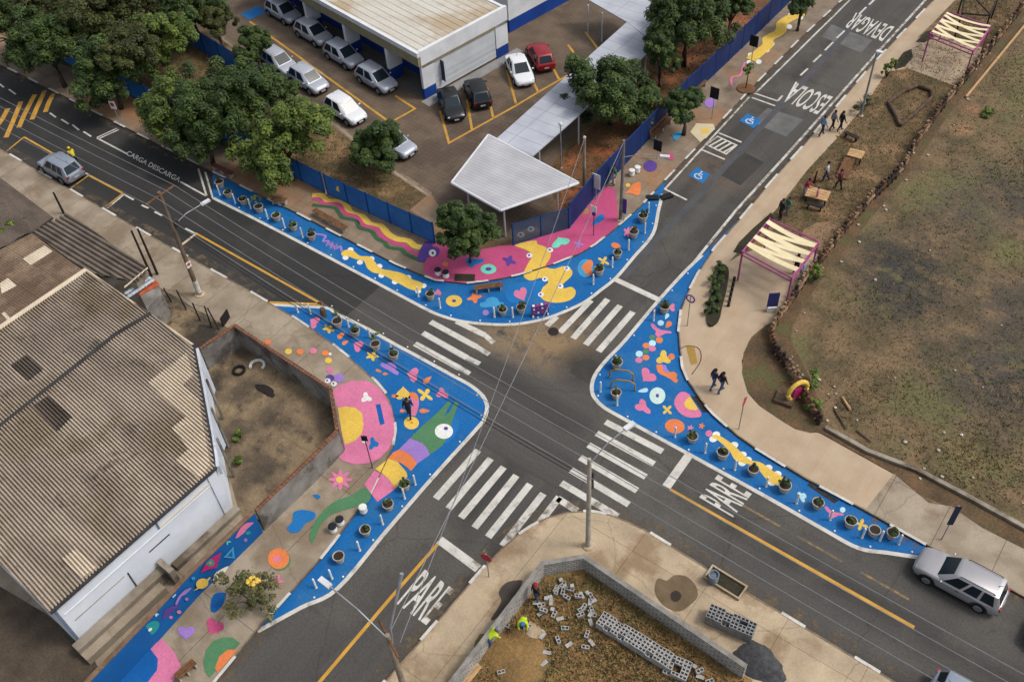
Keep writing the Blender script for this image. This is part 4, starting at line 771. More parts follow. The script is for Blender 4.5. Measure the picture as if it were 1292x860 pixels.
# yard fence of dark stakes next to it
ft = thing('wire_fence', 'old wire fence of dark leaning stakes between outhouse and yard wall', 'fence', Vector((*G(250, 400).to_2d(), .1)))
prev = None
for i, ((u, v), (u2, v2)) in enumerate(((z6a((860, 660), (820, 590))), (z6a((935, 700), (885, 600))), (z6a((1005, 755), (965, 665))), (z6a((1062, 790), (1025, 680))), (z6a((1100, 800), (1040, 690))))):
    a = G(u, v, .1)-ft.location; b = G(u2, v2, 1.7)-ft.location; mb = MB(); mb.tube([a, b], .05, 6); mb.build('stake', mat('dark_wood', C(48, 42, 38), fine=.2), ft)
    if prev: 
        for q in (.3, .6, .95): mb = MB(); mb.tube([prev[0].lerp(prev[1], q), a.lerp(b, q)], .012, 4); mb.build('wire', M_darkgap, ft)
    prev = (a, b)
for q0, q1, lb in (((z6a((760, 530)))[0], (z6a((665, 340)))[0], 'taller dark timber post of the pair beside the striped roof'), ((z6a((790, 520)))[0], (z6a((690, 345)))[0], 'slimmer dark timber post of the pair beside the striped roof'), ((z6a((320, 215)))[0], (z6a((288, 150)))[0], 'short dark post behind the left corrugated roofs')):
    a = G(*q0, .12); mb = MB(); hgt = 4.2 if 'pair' in lb else 2.0; mb.tube([a, a+Vector((0, 0, hgt))], [.1, .07], 8); tag(mb.build('timber_post', MATS['dark_wood'], origin=a), lb, 'post')

# ------------------------------------------------------------ school buildings
ZB = 4.5
P0 = G(526, 69, ZB); eL = (G(410, 5, ZB)-P0).to_2d().normalized(); eR = Vector((-eL.y, eL.x))
if eR.dot((G(647, 13, ZB)-P0).to_2d()) < 0: eR = -eR
lenR = (G(647, 13, ZB)-P0).to_2d().length; lenL = 24.
og2 = Vector((P0.x, P0.y, .12)); sch = thing('school_building', 'white school building with pale roof and blue lower walls beside the parked cars', 'building', og2)
def sb(a0, a1, b0_, b1_, z0_, z1_, name, m, parent=sch):
    mb = MB(); q = [eL*a+eR*b for a, b in ((a0, b0_), (a1, b0_), (a1, b1_), (a0, b1_))]; mb.prism([tuple(p) for p in q], z0_-.12, z1_-.12, bottom=True); return mb.build(name, m, parent)
M_wwall = mat('school_white', C(226, 228, 230), C(208, 210, 214), s=.8, fine=.04); M_bwall = mat('school_blue', C(16, 66, 150), C(12, 56, 132), s=.8, fine=.05); M_soffit = mat('school_beige', C(150, 142, 112), C(136, 128, 100), s=.8, fine=.05)
M_glass = mat('dark_glass', C(32, 38, 46), C(24, 28, 34), s=.8, fine=.05, rough=.1, spec=.6)
M_sroof = mat('school_roof', C(208, 204, 194), C(194, 186, 172), s=.5, fine=.08, fs=6, stretch=(.4, 1.5, 1), c3=C(178, 160, 132), s3=.12, wear=(.5, .62, C(160, 140, 112), .6))
sb(.35, lenL, .3, lenR-.3, 4.3, 4.42, 'roof', M_sroof)
for k in range(14):
    b = .6+k*(lenR-1.2)/13; sb(.4, lenL, b-.02, b+.02, 4.422, 4.45, 'roof_seam', M_sroof)
sb(0, lenL, 0, .3, 4.15, 4.55, 'parapet', M_wwall); sb(.02, lenL, .03, .28, 3.3, 4.148, 'fascia', M_soffit)
sb(-.003, .32, .302, lenR, 3.3, 4.58, 'parapet', M_wwall); sb(.05, .3, .35, lenR, 3.0, 3.298, 'fascia', M_soffit)
sb(.32, lenL, lenR-.3, lenR, 3.3, 4.5, 'parapet', M_wwall)
sb(.3, lenL, 2.4, lenR-.2, 1.1, 4.29, 'wall', M_wwall); sb(.3, lenL, 2.39, lenR-.19, .12, 1.098, 'blue_band', M_bwall)
for (z0_, z1_, m, nm) in ((1.1, 3.3, M_wwall, 'end_wall'), (.12, 1.098, M_bwall, 'blue_band')):
    sb(.05, .3, 0.3, 1.6, z0_, z1_, nm, m); sb(.05, .3, lenR-1.4, lenR, z0_, z1_, nm, m)
sb(.12, .3, 1.62, lenR-1.42, .3, 3.0, 'roller_door', mat('door_white', C(214, 218, 222), C(200, 204, 208), s=.8, fine=.03, brick=(40, .25, .012, (.85, .85, .86, 1)), brick_z=True)); 
for k in range(5):
    a = 4.3+k*5.9; sb(a, a+.35, .1, 1.5, 1.3, 3.29, 'pier', M_wwall); sb(a-.01, a+.36, .09, 1.51, .12, 1.298, 'pier_base', M_bwall)
    wv = sb(a-4.6, a-.4, 2.35, 2.385, 1.0, 2.9, 'window', M_glass)
    for j in range(5): sb(a-4.6+j*1.0, a-4.6+j*1.0+.05, 2.32, 2.348, 1.0, 2.9, 'mullion', M_bwall, wv)
sb(.3, lenL, .15, 2.38, .10, .16, 'walkway', mat('grey_floor', C(105, 102, 100), C(90, 88, 86), s=.8, fine=.08))
sb(-1.0, .04, -.2, lenR+1, .10, .15, 'apron', mat('apron_concrete', C(150, 150, 148), C(132, 132, 130), s=.8, fine=.1))
# wing behind with a glazed white wall
Pw = G(640, 45, 0); og3 = Vector((Pw.x, Pw.y, .12)); wing = thing('school_wing', 'tall white and blue school wing behind the white and red cars', 'building', og3)
mb = MB(); q = [eR*.3+eL*0, eR*.3+eL*6, eR*10+eL*6, eR*10]; mb.prism([tuple(p) for p in q], 1.2, 4.6); mb.build('wall', M_wwall, wing); mb = MB(); mb.prism([tuple(p*1.002-eL*.004) for p in q], 0, 1.198); mb.build('blue_band', M_bwall, wing)
mb = MB(); q = [eR*6-eL*.05, eR*6+eL*.2, eR*9+eL*.2, eR*9-eL*.05]; mb.prism([tuple(p) for p in q], 1.3, 3.9); mb.build('window', M_glass, wing)
# covered walkway and entrance shelter
M_canopy = mat('white_canopy', C(190, 194, 202), C(174, 178, 188), s=.6, fine=.03, brick=(3.4, 1.25, .04, (.7, .71, .73, 1)))
M_shelter = mat('shelter_sheet', C(190, 190, 192), C(174, 174, 178), s=.6, fine=.03, brick=(40., .28, .02, (.68, .68, .7, 1)))
M_wpost = mat('white_post', C(205, 205, 205), C(180, 180, 180), fine=.06)
def canopy(name, label, px, z, m, posts, rim=True):
    Pw = xy(px, z); o = Vector((sum(p.x for p in Pw)/len(Pw), sum(p.y for p in Pw)/len(Pw), .12)); t = thing(name, label, 'canopy', o)
    slab('canopy_roof', Pw, z-.1, z, m, t, o)
    if rim:
        mb = MB(); n = len(Pw)
        for i in range(n): a, b = Pw[i], Pw[(i+1) % n]; mb.tube([(a.x-o.x, a.y-o.y, z-.06-o.z), (b.x-o.x, b.y-o.y, z-.06-o.z)], .1, 6)
        mb.build('rim', M_wwall, t)
    for p in posts:
        q = G(*p, z); mb = MB(); mb.tube([(q.x-o.x, q.y-o.y, 0), (q.x-o.x, q.y-o.y, z-.1-o.z)], .07, 8); mb.build('post', M_wpost, t)
    return t
canopy('entrance_shelter', 'white flat-roofed entrance shelter at the school corner', [(616, 169.6), (730, 230), (631.5, 264.7), (569.6, 229.8)], 3.2, M_shelter, [(635, 256), (703, 233), (589, 232), (622, 180)])
canopy('covered_walkway', 'long white walkway roof leading from the entrance shelter to the school', [(624, 177), (791, 28), (828, 58), (672, 197)], 3.0, M_canopy, [(680, 186), (730, 143), (780, 98), (815, 66), (640, 172), (700, 118), (745, 78)], False)
canopy('covered_walkway', 'white walkway roof running to the upper edge of the picture', [(729, -8), (789.5, 27), (829, 56), (840, 15), (800, -10)], 3.02, M_canopy, [(760, 15), (742, 5)], False)
# ------------------------------------------------------------ trees and plants
def leafmat(name, r, g, b):
    m = mat(name, C(r, g, b, .57), C(r*.72, g*.78, b*.7, .57), s=.9, fine=.22, fs=6, rough=.6, spec=.2)
    return m
LEAVES = [leafmat('leaf_dark', 50, 66, 34), leafmat('leaf_mid', 70, 90, 40), leafmat('leaf_light', 100, 118, 52)]
YLEAVES = [leafmat('leaf_bright_a', 70, 88, 38), leafmat('leaf_bright_b', 104, 122, 52), leafmat('leaf_bright_c', 134, 148, 62)]
OLEAVES = [leafmat('leaf_olive_a', 62, 66, 34), leafmat('leaf_olive_b', 80, 84, 40), leafmat('leaf_olive_c', 98, 100, 48)]
M_bark = mat('bark', C(92, 76, 62), C(64, 52, 44), s=4, fine=.3, fs=20, bump=.4)
def crown_mesh(rnd, R_, H_, nclump, nleaf, lsize, mats, gap=.25, flat=.0):
    """leaf-clump crown round the origin (origin = crown centre)"""
    mb = MB(); V = []; Fc = []; MI = []
    big = R_ > 1.2
    lobes = []
    nl = (5+int(R_*1.3)) if big else 3
    for i in range(nl):
        th = 2*math.pi*i/nl+rnd.uniform(-.5, .5); q = rnd.uniform(.45, .78) if i else .05; lr = rnd.uniform(.4, .62)
        lobes.append((Vector((math.cos(th)*R_*q, math.sin(th)*R_*q, H_*rnd.uniform(-.45, .5) if i else H_*.45)), R_*lr, H_*min(.62, lr+.08)))
    for c in range(nclump):
        lc, lr, lh = lobes[c % nl]
        th = rnd.uniform(0, 2*math.pi); cz = rnd.uniform(-.7, 1.0); rr = math.sqrt(max(0, 1-cz*cz)); k = rnd.uniform(.6, 1.12)
        cc = lc+Vector((rr*math.cos(th)*lr*k, rr*math.sin(th)*lr*k, cz*lh*k)); cr = min(.62, R_*rnd.uniform(.13, .26)) if big else R_*rnd.uniform(.22, .36)
        cz = cc.z/H_
        tone = rnd.random()
        up_ = .35+.65*max(0, (cz+.4)/1.4)
        for l in range(nleaf):
            d = Vector((rnd.gauss(0, 1), rnd.gauss(0, 1), rnd.gauss(0, 1))).normalized()
            if d.z < -.3 and rnd.random() < .6: d.z = -d.z
            p = cc+d*cr*(rnd.random()**.35)*Vector((1, 1, .8)).length/1.62
            nrm = (d*1.0+Vector((0, 0, .6))+Vector((rnd.uniform(-.5, .5), rnd.uniform(-.5, .5), rnd.uniform(-.2, .5)))).normalized()
            a = nrm.cross(Vector((rnd.uniform(-1, 1), rnd.uniform(-1, 1), rnd.uniform(-1, 1)))).normalized(); b = nrm.cross(a)
            s_ = lsize*rnd.uniform(.6, 1.25); i = len(V)
            V += [p-a*s_*.5-b*s_*.1, p+b*s_*.34-nrm*s_*.06, p+a*s_*.6, p-b*s_*.34-nrm*s_*.06]
            Fc.append((i, i+3, i+2, i+1)); q = rnd.random()*.6+tone*.55
            MI.append(0 if q < .34 else (1 if q < .84 else 2))
    mb.v = V; mb.f = Fc; mb.mi = MI; return mb
TREEMESH = {}
def tree(name, label, c_px, zc, Rm, Hm, seed, mats, nclump=None, nleaf=None, lsize=.215, group=None, trunk_px=None, lean=(0, 0), tr=.16, cat='tree'):
    c = G(*c_px, zc); rnd = random.Random(seed)
    base = Vector((c.x+lean[0], c.y+lean[1], ZS-.02))
    t = thing(name, label, cat, base, 0, group)
    nclump = nclump or int(48+Rm*34); nleaf = nleaf or int(150+Rm*15)
    mb = crown_mesh(rnd, Rm, Hm, nclump, nleaf, lsize, mats); o = mb.build('crown', mats, t); o.location = c-base
    mt = MB(); top = c-base; pts = [Vector((0, 0, 0)), Vector((rnd.uniform(-.1, .1), rnd.uniform(-.1, .1), top.z*.3)), top*.62+Vector((0, 0, .1)), top]
    mt.tube(pts, [tr*1.25, tr, tr*.8, tr*.35], 8)
    for k in range(5+int(Rm)):
        a = rnd.uniform(0, 2*math.pi); st = pts[1].lerp(pts[2], rnd.uniform(.5, 1.)); en = top+Vector((math.cos(a)*Rm*.68, math.sin(a)*Rm*.68, rnd.uniform(-.35, .35)*Hm)); mid = st.lerp(en, .5)+Vector((0, 0, .25))
        mt.tube([st, mid, en], [tr*.5, tr*.32, tr*.12], 6)
    mt.build('trunk', M_bark, t, smooth=True)
    # crowns of big trees are also filled by an inner shell of darker, deeper leaves (same leaves, inside)
    return t
TR = 'street and school trees'
tree('street_tree', 'small dark green tree in a square pit on the pink painted ground', (588, 283), 3.6, 1.75, 1.75, 3, LEAVES, tr=.09)
tree('tree', 'largest light green tree beside the corner end of the blue net fence', (356, 180), 3.6, 3.0, 2.9, 5, YLEAVES, tr=.2)
for i, (c, zc, r, h, lv, lb) in enumerate((
        ((280, 138), 4.0, 3.3, 2.8, LEAVES, 'broad dark green tree left of the largest light green tree'),
        ((222, 138), 3.6, 2.5, 2.3, YLEAVES, 'mid green tree over the kerb above the loading bay lettering'),
        ((135, 92), 3.6, 2.6, 2.5, LEAVES, 'dark round tree on the kerb near the yellow hump stripes'),
        ((200, 52), 4.2, 2.5, 2.5, YLEAVES, 'round light green tree beside the upper blue fence'),
        ((60, 60), 4.0, 3.0, 2.8, LEAVES, 'dark tree above the kerb at the upper left of the road'),
        ((12, 30), 4.2, 3.0, 2.8, LEAVES, 'dark tree at the upper left corner of the photo'),
        ((320, 118), 3.6, 2.6, 2.3, LEAVES, 'dark tree between the broad dark tree and the largest light green tree'),
        ((255, 165), 3.2, 2.2, 2.0, LEAVES, 'dark lower tree in front of the broad dark tree at the kerb'),
        ((118, 25), 4.6, 3.6, 2.8, OLEAVES, 'broad olive tree behind the kerbside trees at upper left'),
        ((165, 70), 4.2, 2.8, 2.4, OLEAVES, 'olive tree between the two light green trees at upper left'),
        ((58, 8), 4.6, 3.2, 2.6, OLEAVES, 'olive tree at the top edge near the upper left corner'),
        ((170, 5), 4.6, 3.0, 2.4, OLEAVES, 'olive tree at the top edge above the round light tree'),
        ((238, 8), 4.2, 2.6, 2.2, LEAVES, 'dark tree at the top edge left of the parking lot'),
        ((272, 28), 2.8, 1.5, 1.3, OLEAVES, 'small olive tree by the white parking kerb at the top'),
        ((322, 62), 2.6, 1.5, 1.7, LEAVES, 'small dark tree standing at the edge of the parked silver cars'),
        ((478, 182), 2.6, 1.95, 1.75, LEAVES, 'small bushy tree hiding a silver car at the end of the grass strip'),
        ((771, 112), 3.4, 3.4, 2.8, LEAVES, 'large dark tree between the white walkway and the dark blue fence'),
        ((868, 26), 4.4, 3.3, 2.9, LEAVES, 'tall dark tree behind the white walkway near the top edge'),
        ((835, 60), 3.9, 1.7, 1.4, LEAVES, 'low side crown growing against the tall dark tree'),
        ((925, 2), 4.0, 1.8, 1.5, LEAVES, 'dark tree at the top edge behind the dark blue fence'),
        ((866, 135), 2.7, 1.45, 1.1, LEAVES, 'small tree on the pavement beside the disabled parking bays'),
        ((820, 128), 2.6, 1.1, .9, LEAVES, 'low bushy tree leaning over the dark blue fence'),
        ((1012, 6), 2.6, 1.15, 1.1, LEAVES, 'small tree on the pavement by the upper painted caterpillar'))):
    tree('street_tree' if 'pavement' in lb else 'tree', lb, c, zc, r, h, 11+i*7, lv, tr=.1+.03*r, group=TR)
def bush(name, label, px, Rm, Hm, seed, mats, nclump=14, nleaf=70, lsize=.2, cat='bush', extra=None, zb=ZS, dens=1):
    b = G(*px, zb); rnd = random.Random(seed); t = thing(name, label, cat, b)
    mb = crown_mesh(rnd, Rm, Hm, nclump, nleaf, lsize, mats); o = mb.build('foliage', mats, t); o.location = (0, 0, Hm*.95)
    ms = MB()
    for k in range(7): a = k*.9; ms.tube([(0, 0, 0), (math.cos(a)*Rm*.3, math.sin(a)*Rm*.3, Hm*.8), (math.cos(a)*Rm*.75, math.sin(a)*Rm*.75, Hm*1.3)], [.04, .03, .012], 5)
    ms.build('stems', M_bark, t)
    if extra: extra(t, rnd)
    return t
def yfl(t, rnd):
    mb = MB()
    for k in range(16): mb.ball((rnd.uniform(.0, .5), rnd.uniform(.1, .6), 2.1+rnd.uniform(-.1, .25)), (.12, .12, .07), 6)
    mb.build('blossom', A['yellow'], t)
bush('flowering_bush', 'sparse olive bush with yellow blossom on the painted pavement', (322, 762), 1.55, 1.15, 4, [leafmat('leaf_sage_a', 88, 88, 52), leafmat('leaf_sage_b', 112, 110, 66), leafmat('leaf_sage_c', 134, 130, 82)], 40, 46, .17, extra=yfl)
for i, (px, r, lb) in enumerate((((20, 296), .8, 'larger green bush between the left roofs'), ((42, 287), .55, 'smaller green bush between the left roofs'), ((8, 304), .7, 'green bush at the left edge between the roofs'))): bush('bush', lb, px, r, .6, 40+i, YLEAVES, 12, 60, .22, zb=2.2)
for i, (px, r, h, lb, lv) in enumerate((((1089, 137), .8, .5, 'reddish shrub at the foot of the leaning park pole', OLEAVES), ((1118, 98), .5, .65, 'thin green shrub on the park strip near the plaza', YLEAVES), ((1128, 84), .35, .3, 'tiny green shrub at the plaza bed', YLEAVES), ((1030, 352), .8, .45, 'green weeds on the bank below the near pink pergola', YLEAVES), ((1022, 490), .8, .4, 'green weeds on the bank by the yellow ring', YLEAVES), ((1030, 515), .6, .35, 'low weeds beside the low kerb wall', YLEAVES), ((1248, 145), .6, .2, 'green tuft on the vacant lot', YLEAVES), ((303, 552), .35, .3, 'green weed at the foot of the workshop brackets', YLEAVES), ((303, 585), .3, .3, 'second weed at the foot of the workshop brackets', YLEAVES), ((334, 664), .3, .45, 'small plant at the end of the mural wall', OLEAVES), ((675, 225), .9, .5, 'low shrubs beside the white shelter', YLEAVES), ((905, 72), .25, .3, 'small weed at the dark blue fence', YLEAVES))):
    bush('shrub' if h > .3 else 'weed', lb, px, r, h, 60+i, lv, 10, 50, .18, cat='shrub')
# young palm-like plant in a ring on the pavement
for px, lb in (((941, 112), 'young thin palm in a soil ring on the pavement beside the parking bays'),):
    b = G(*px, ZS); t = thing('young_palm', lb, 'palm', b); mb = MB(); mb.tube([(0, 0, 0), (0, .05, 1.5)], [.06, .04], 6); mb.build('trunk', M_bark, t)
    mb = crown_mesh(random.Random(2), .6, .45, 8, 30, .25, YLEAVES); o = mb.build('fronds', YLEAVES, t); o.location = (0, 0, 1.7)
    mb = MB(); mb.lathe((0, 0, 0), [(.75, 0), (.75, .06), (.65, .08)], 18); mb.build('soil_ring', M_redsoil, t)
mb = MB(); q = xy(Z(530, 300, 8.6, (378, 392), (600, 398), (592, 472), (372, 470)), ZS); mb.prism([tuple(p) for p in q], ZS-.01, ZS+.035); struct(mb.build('tree_pit', MATS['planting_soil']))
# oval hedge bed
b = G(905, 373, ZS); t = thing('hedge_bed', 'oval planting bed with dark hedge on the beige pavement', 'flower bed', b)
ov = catmull([p-b.to_2d() for p in xy(Z(650, 215, 3.975, (1035, 475), (1070, 505), (1062, 590), (1040, 680), (1020, 755), (980, 785), (962, 750), (975, 660), (990, 560), (1010, 500)), ZS)], 4)
mb = MB(); mb.prism([tuple(p) for p in ov], -.02, .16); mb.build('soil', MATS['planting_soil'], t)
for k, (u, v) in enumerate(((910, 346), (906, 358), (904, 371), (901, 384), (899, 397))):
    mb = crown_mesh(random.Random(80+k), .55, .35, 9, 60, .15, LEAVES if k % 2 else YLEAVES); o = mb.build('hedge_plant', LEAVES, t); o.location = G(u, v, ZS)-b+Vector((0, 0, .32))

# grass and dry weeds of the open ground: nobody could count them
def tufts(name, polys, n, mats, hmin, hmax, seed, w=.05, clus=.12):
    rnd = random.Random(seed); mb = MB(); mb.v = []; V = []; Fc = []; MI = []
    for poly, cnt in polys:
        P = poly; x0, x1 = min(p.x for p in P), max(p.x for p in P); y0, y1 = min(p.y for p in P), max(p.y for p in P); got = 0
        def inside(x, y):
            r = False
            for a, b_ in zip(P, P[1:]+P[:1]):
                if (a.y > y) != (b_.y > y) and x < (b_.x-a.x)*(y-a.y)/(b_.y-a.y)+a.x: r = not r
            return r
        centres = [(rnd.uniform(x0, x1), rnd.uniform(y0, y1)) for _ in range(60)]
        while got < cnt:
            if rnd.random() < .65:
                cx, cy = rnd.choice(centres); x, y = rnd.gauss(cx, 1.6), rnd.gauss(cy, 1.6)
            else: x, y = rnd.uniform(x0, x1), rnd.uniform(y0, y1)
            if not inside(x, y): got += .2; continue
            got += 1; mi = rnd.choices(range(len(mats)), weights=[5, 3, 2][:len(mats)])[0]
            for k in range(3):
                a = rnd.uniform(0, 6.28); h = rnd.uniform(hmin, hmax); ox, oy = x+rnd.uniform(-clus, clus), y+rnd.uniform(-clus, clus); dx, dy = math.cos(a)*w, math.sin(a)*w
                lx, ly = rnd.uniform(-1, 1)*h*.9, rnd.uniform(-1, 1)*h*.9; i = len(V)
                V += [Vector((ox-dx, oy-dy, ZS-.03)), Vector((ox+dx, oy+dy, ZS-.03)), Vector((ox+lx, oy+ly, ZS+h))]; Fc.append((i, i+1, i+2)); MI.append(mi)
    mb.v, mb.f, mb.mi = V, Fc, MI; o = mb.build(name, mats); tag(o, kind='stuff'); return o
M_straw = mat('straw', C(176, 150, 108), C(146, 122, 82), s=2, fine=.2); M_weed = mat('weed_green', C(104, 112, 62), C(86, 94, 52), s=2, fine=.2); M_brownw = mat('weed_brown', C(134, 114, 80), C(112, 94, 66), s=2, fine=.2)
lotp = xy([(1300, 35), (1218, 128), (1165, 218), (1085, 312), (1040, 380), (1022, 440), (1040, 500), (1060, 535), (1158, 588), (1300, 660), (1420, 640), (1420, 60)], ZS)
o = tufts('weeds', [(lotp, 9000)], 0, [M_weed, M_straw, M_brownw], .02, .08, 3, .05); tag(o, 'dry brown and green weeds scattered over the vacant lot', 'weeds')
parkp = xy([(1213, 0), (1118, 95), (1018, 218), (962, 286), (1036, 318), (1098, 250), (1183, 138), (1285, 0)], ZS)
o = tufts('grass', [(parkp, 5000)], 0, [M_straw, M_brownw, M_weed], .03, .1, 5, .04); tag(o, 'short dry grass of the park strip', 'grass')
sitep = [Vector((p.x+.3, p.y-.3)) for p in site_xy]+xy([(960, 900), (560, 960)], ZS)
o = tufts('dry_grass', [(sitep, 7000)], 0, [M_straw, M_brownw, M_weed], .04, .16, 6, .05); tag(o, 'dry brown grass inside the block wall', 'grass')
gp = xy([(230, 50), (325, 112), (428, 166), (540, 250), (518, 262), (414, 240), (200, 135)], ZS)
o = tufts('grass', [(gp, 5000)], 0, [M_weed, M_brownw, M_straw], .03, .1, 7, .04); tag(o, 'grass strip between blue net fence and parking kerb', 'grass')
rg = xy([(700, 290), (788, 206), (969, 26), (930, -20), (830, 80), (700, 205)], ZS); o = tufts('grass', [(rg, 2500)], 0, [M_weed, M_brownw, M_straw], .03, .12, 8, .05); tag(o, 'sparse grass on red soil along the dark blue fence', 'grass')
# ------------------------------------------------------------ cars
M_tyre = mat('tyre', C(28, 28, 30), C(22, 22, 24), fine=.1, rough=.9); M_rim = mat('wheel_rim', C(170, 172, 176), fine=.05, metal=.6, rough=.35)
M_cglass = mat('car_glass', C(30, 40, 48, 1), C(24, 32, 38, 1), s=.8, fine=.03, rough=.08, spec=.2); M_trim = mat('car_trim', C(26, 26, 28), fine=.05, rough=.5)
M_head = mat('headlamp', C(210, 216, 222), fine=.03, rough=.15, spec=.7); M_tail = mat('tail_lamp', C(160, 24, 26), fine=.03, rough=.2, spec=.6); M_plate = mat('number_plate', C(190, 190, 188), fine=.03)
def paint(name, r, g, b, metal=.35): return mat('paint_'+name, C(r, g, b), C(r*.96, g*.96, b*.96), s=.6, fine=.02, rough=.32, spec=.5, metal=metal)
PAINT = dict(silver=paint('silver', 182, 188, 200), silver2=paint('silver_b', 196, 200, 208), white=paint('white', 232, 234, 236, 0.), black=paint('black', 26, 27, 30, .1), red=paint('red', 150, 26, 36, .1), grey=paint('grey', 178, 176, 178), steel=paint('steel', 158, 168, 182), dark=paint('dark', 50, 54, 62, .2))
def make_car(kind, L, W, H, pnt, label, loc, rz, group=None, scale=1.):
    """x = forward. lower body lofted from stations, glasshouse above, parts as children"""
    t = thing('parked_car', label, 'car', loc, rz, group)
    h = L/2; belt = H*.60; sill = .24
    suv = kind == 'suv'; sedan = kind == 'sedan'; wag = kind == 'wagon'
    # (x/L, half width factor, top z, bottom z)
    hood = H*(.60 if suv else .57)
    st = [(-.50, .74, belt*.86, .34), (-.485, .86, belt*.95, .28), (-.44, .95, belt*(1.0 if not sedan else .97), sill), (-.30, 1.0, belt*1.0, sill), (-.05, 1.0, belt, sill), (.16, 1.0, belt*.985, sill), (.27, .985, hood*.99, sill), (.38, .95, hood*.93, sill), (.455, .88, hood*.84, .26), (.488, .76, hood*.72, .3), (.50, .62, hood*.6, .36)]
    mb = MB(); n = 12; V = []; Fc = []
    for x, wf, zt, zb in st:
        hw = W/2*wf; m_ = (zt+zb)/2
        ring = [(-hw*.9, zb), (-hw*.985, zb+.1), (-hw, m_*.95), (-hw*.985, zt-.1), (-hw*.9, zt-.015), (-hw*.45, zt+.02), (hw*.45, zt+.02), (hw*.9, zt-.015), (hw*.985, zt-.1), (hw, m_*.95), (hw*.985, zb+.1), (hw*.9, zb)]
        V += [(x*L, y, z) for y, z in ring]
    for i in range(len(st)-1):
        for j in range(n): Fc.append((i*n+j, i*n+(j+1) % n, (i+1)*n+(j+1) % n, (i+1)*n+j))
    Fc.append(tuple(range(n-1, -1, -1))); Fc.append(tuple((len(st)-1)*n+j for j in range(n)))
    mb.add(V, Fc)
    # glasshouse: base at the belt, top at the roof
    if suv: xb0, xb1, xt0, xt1 = -.475, .235, -.42, .08
    elif wag: xb0, xb1, xt0, xt1 = -.47, .25, -.40, .09
    elif sedan: xb0, xb1, xt0, xt1 = -.36, .25, -.22, .07
    else: xb0, xb1, xt0, xt1 = -.465, .26, -.37, .08
    bw, tw = W/2*.93, W/2*.74; zb = belt-.03; zt = H-.03; zr = H
    GB = [(xb0*L, -bw*.86, zb), (xb0*L+.15, -bw, zb), (xb1*L-.25, -bw, zb), (xb1*L, -bw*.8, zb), (xb1*L, bw*.8, zb), (xb1*L-.25, bw, zb), (xb0*L+.15, bw, zb), (xb0*L, bw*.86, zb)]
    GT = [(xt0*L, -tw*.9, zt-.02), (xt0*L+.12, -tw, zt), (xt1*L-.18, -tw, zt), (xt1*L, -tw*.88, zt-.03), (xt1*L, tw*.88, zt-.03), (xt1*L-.18, tw, zt), (xt0*L+.12, tw, zt), (xt0*L, tw*.9, zt-.02)]
    cx = (xt0+xt1)/2*L
    RT = [(cx+(p[0]-cx)*.86, p[1]*.8, zr+.015) for p in GT]
    mb.add(GB+GT+RT, [(i, (i+1) % 8, 8+(i+1) % 8, 8+i) for i in range(8)]+[(8+i, 8+(i+1) % 8, 16+(i+1) % 8, 16+i) for i in range(8)]+[tuple(16+i for i in range(8))])
    body = mb.build('body', pnt, t, smooth=True)
    md = body.modifiers.new('bev', 'EDGE_SPLIT'); md.split_angle = R(38)
    gb, gt = [Vector(p) for p in GB], [Vector(p) for p in GT]
    def pane(name, a, b, c, d, m=M_cglass, ins=.09, off=.014):
        q = [a, b, c, d]; ce = sum(q, Vector())/4; nn = (b-a).cross(d-a).normalized()
        if nn.dot(ce-Vector((cx, 0, zb+.1))) < 0: nn = -nn
        q = [ce+(p-ce)*(1-ins)+nn*off for p in q]; mb = MB(); mb.poly(q); mb.poly([p-nn*.01 for p in q][::-1]); return mb.build(name, m, t)
    pane('windscreen', gb[3], gb[4], gt[4], gt[3], ins=.06); pane('rear_window', gb[7], gb[0], gt[0], gt[7], ins=.16)
    for s, (i0, i1) in ((-1, (1, 2)), (1, (5, 6))):
        a, b, c, d = gb[i0], gb[i1], gt[i1], gt[i0]
        for f0, f1 in ((.02, .36), (.39, .67), (.70, .97)) if (suv or wag) else ((.03, .47), (.51, .96)):
            pane('side_window', a.lerp(b, f0), a.lerp(b, f1), d.lerp(c, f1), d.lerp(c, f0), ins=.10)
    wr = H*.215; wb = .29*L
    for sx in (-wb, wb*1.06):
        for sy in (-1, 1):
            m_ = MB(); y = sy*(W/2-.09); m_.tube([(sx, y-.11, wr), (sx, y-.1, wr), (sx, y+.1, wr), (sx, y+.11, wr)], [wr*.9, wr, wr, wr*.9], 18); wh_ = m_.build('wheel', M_tyre, t, smooth=False)
            m_ = MB(); m_.tube([(sx, y+sy*.105, wr), (sx, y+sy*.125, wr)], [wr*.66, wr*.6], 14); m_.build('rim', M_rim, wh_)
            m_ = MB(); arch = [(sx+math.cos(R(a))*wr*1.18, sy*(W/2+.004), wr+math.sin(R(a))*wr*1.18) for a in range(0, 181, 20)]; m_.tube(arch, .035, 5); m_.build('wheel_arch', M_trim, t)
    for sy in (-1, 1):
        m_ = MB(); m_.ball((.452*L, sy*W*.33, hood*.72), (.14, .17, .085), 8); m_.build('headlight', M_head, t)
        m_ = MB(); m_.box((-.487*L, sy*W*.36, belt*.83), (.09, .22, .2 if not suv else .26)); m_.build('tail_light', M_tail, t)
        m_ = MB(); m_.ball((xb1*L-.3, sy*(W/2+.07), belt+.06), (.07, .1, .07), 8); m_.build('mirror', pnt, t)
        m_ = MB(); m_.box((-.02*L, sy*(W/2+.004), belt*.80), (.2, .012, .03)); m_.build('door_handle', M_trim, t)
    for sy in (-1, 1): m_ = MB(); m_.box((.0, sy*(W/2-.012), .3), (L*.40, .06, .13)); m_.build('sill_trim', M_trim, t)
    m_ = MB(); m_.box((.478*L, 0, .33), (.12, W*.72, .13)); m_.build('bumper_trim', M_trim, t)
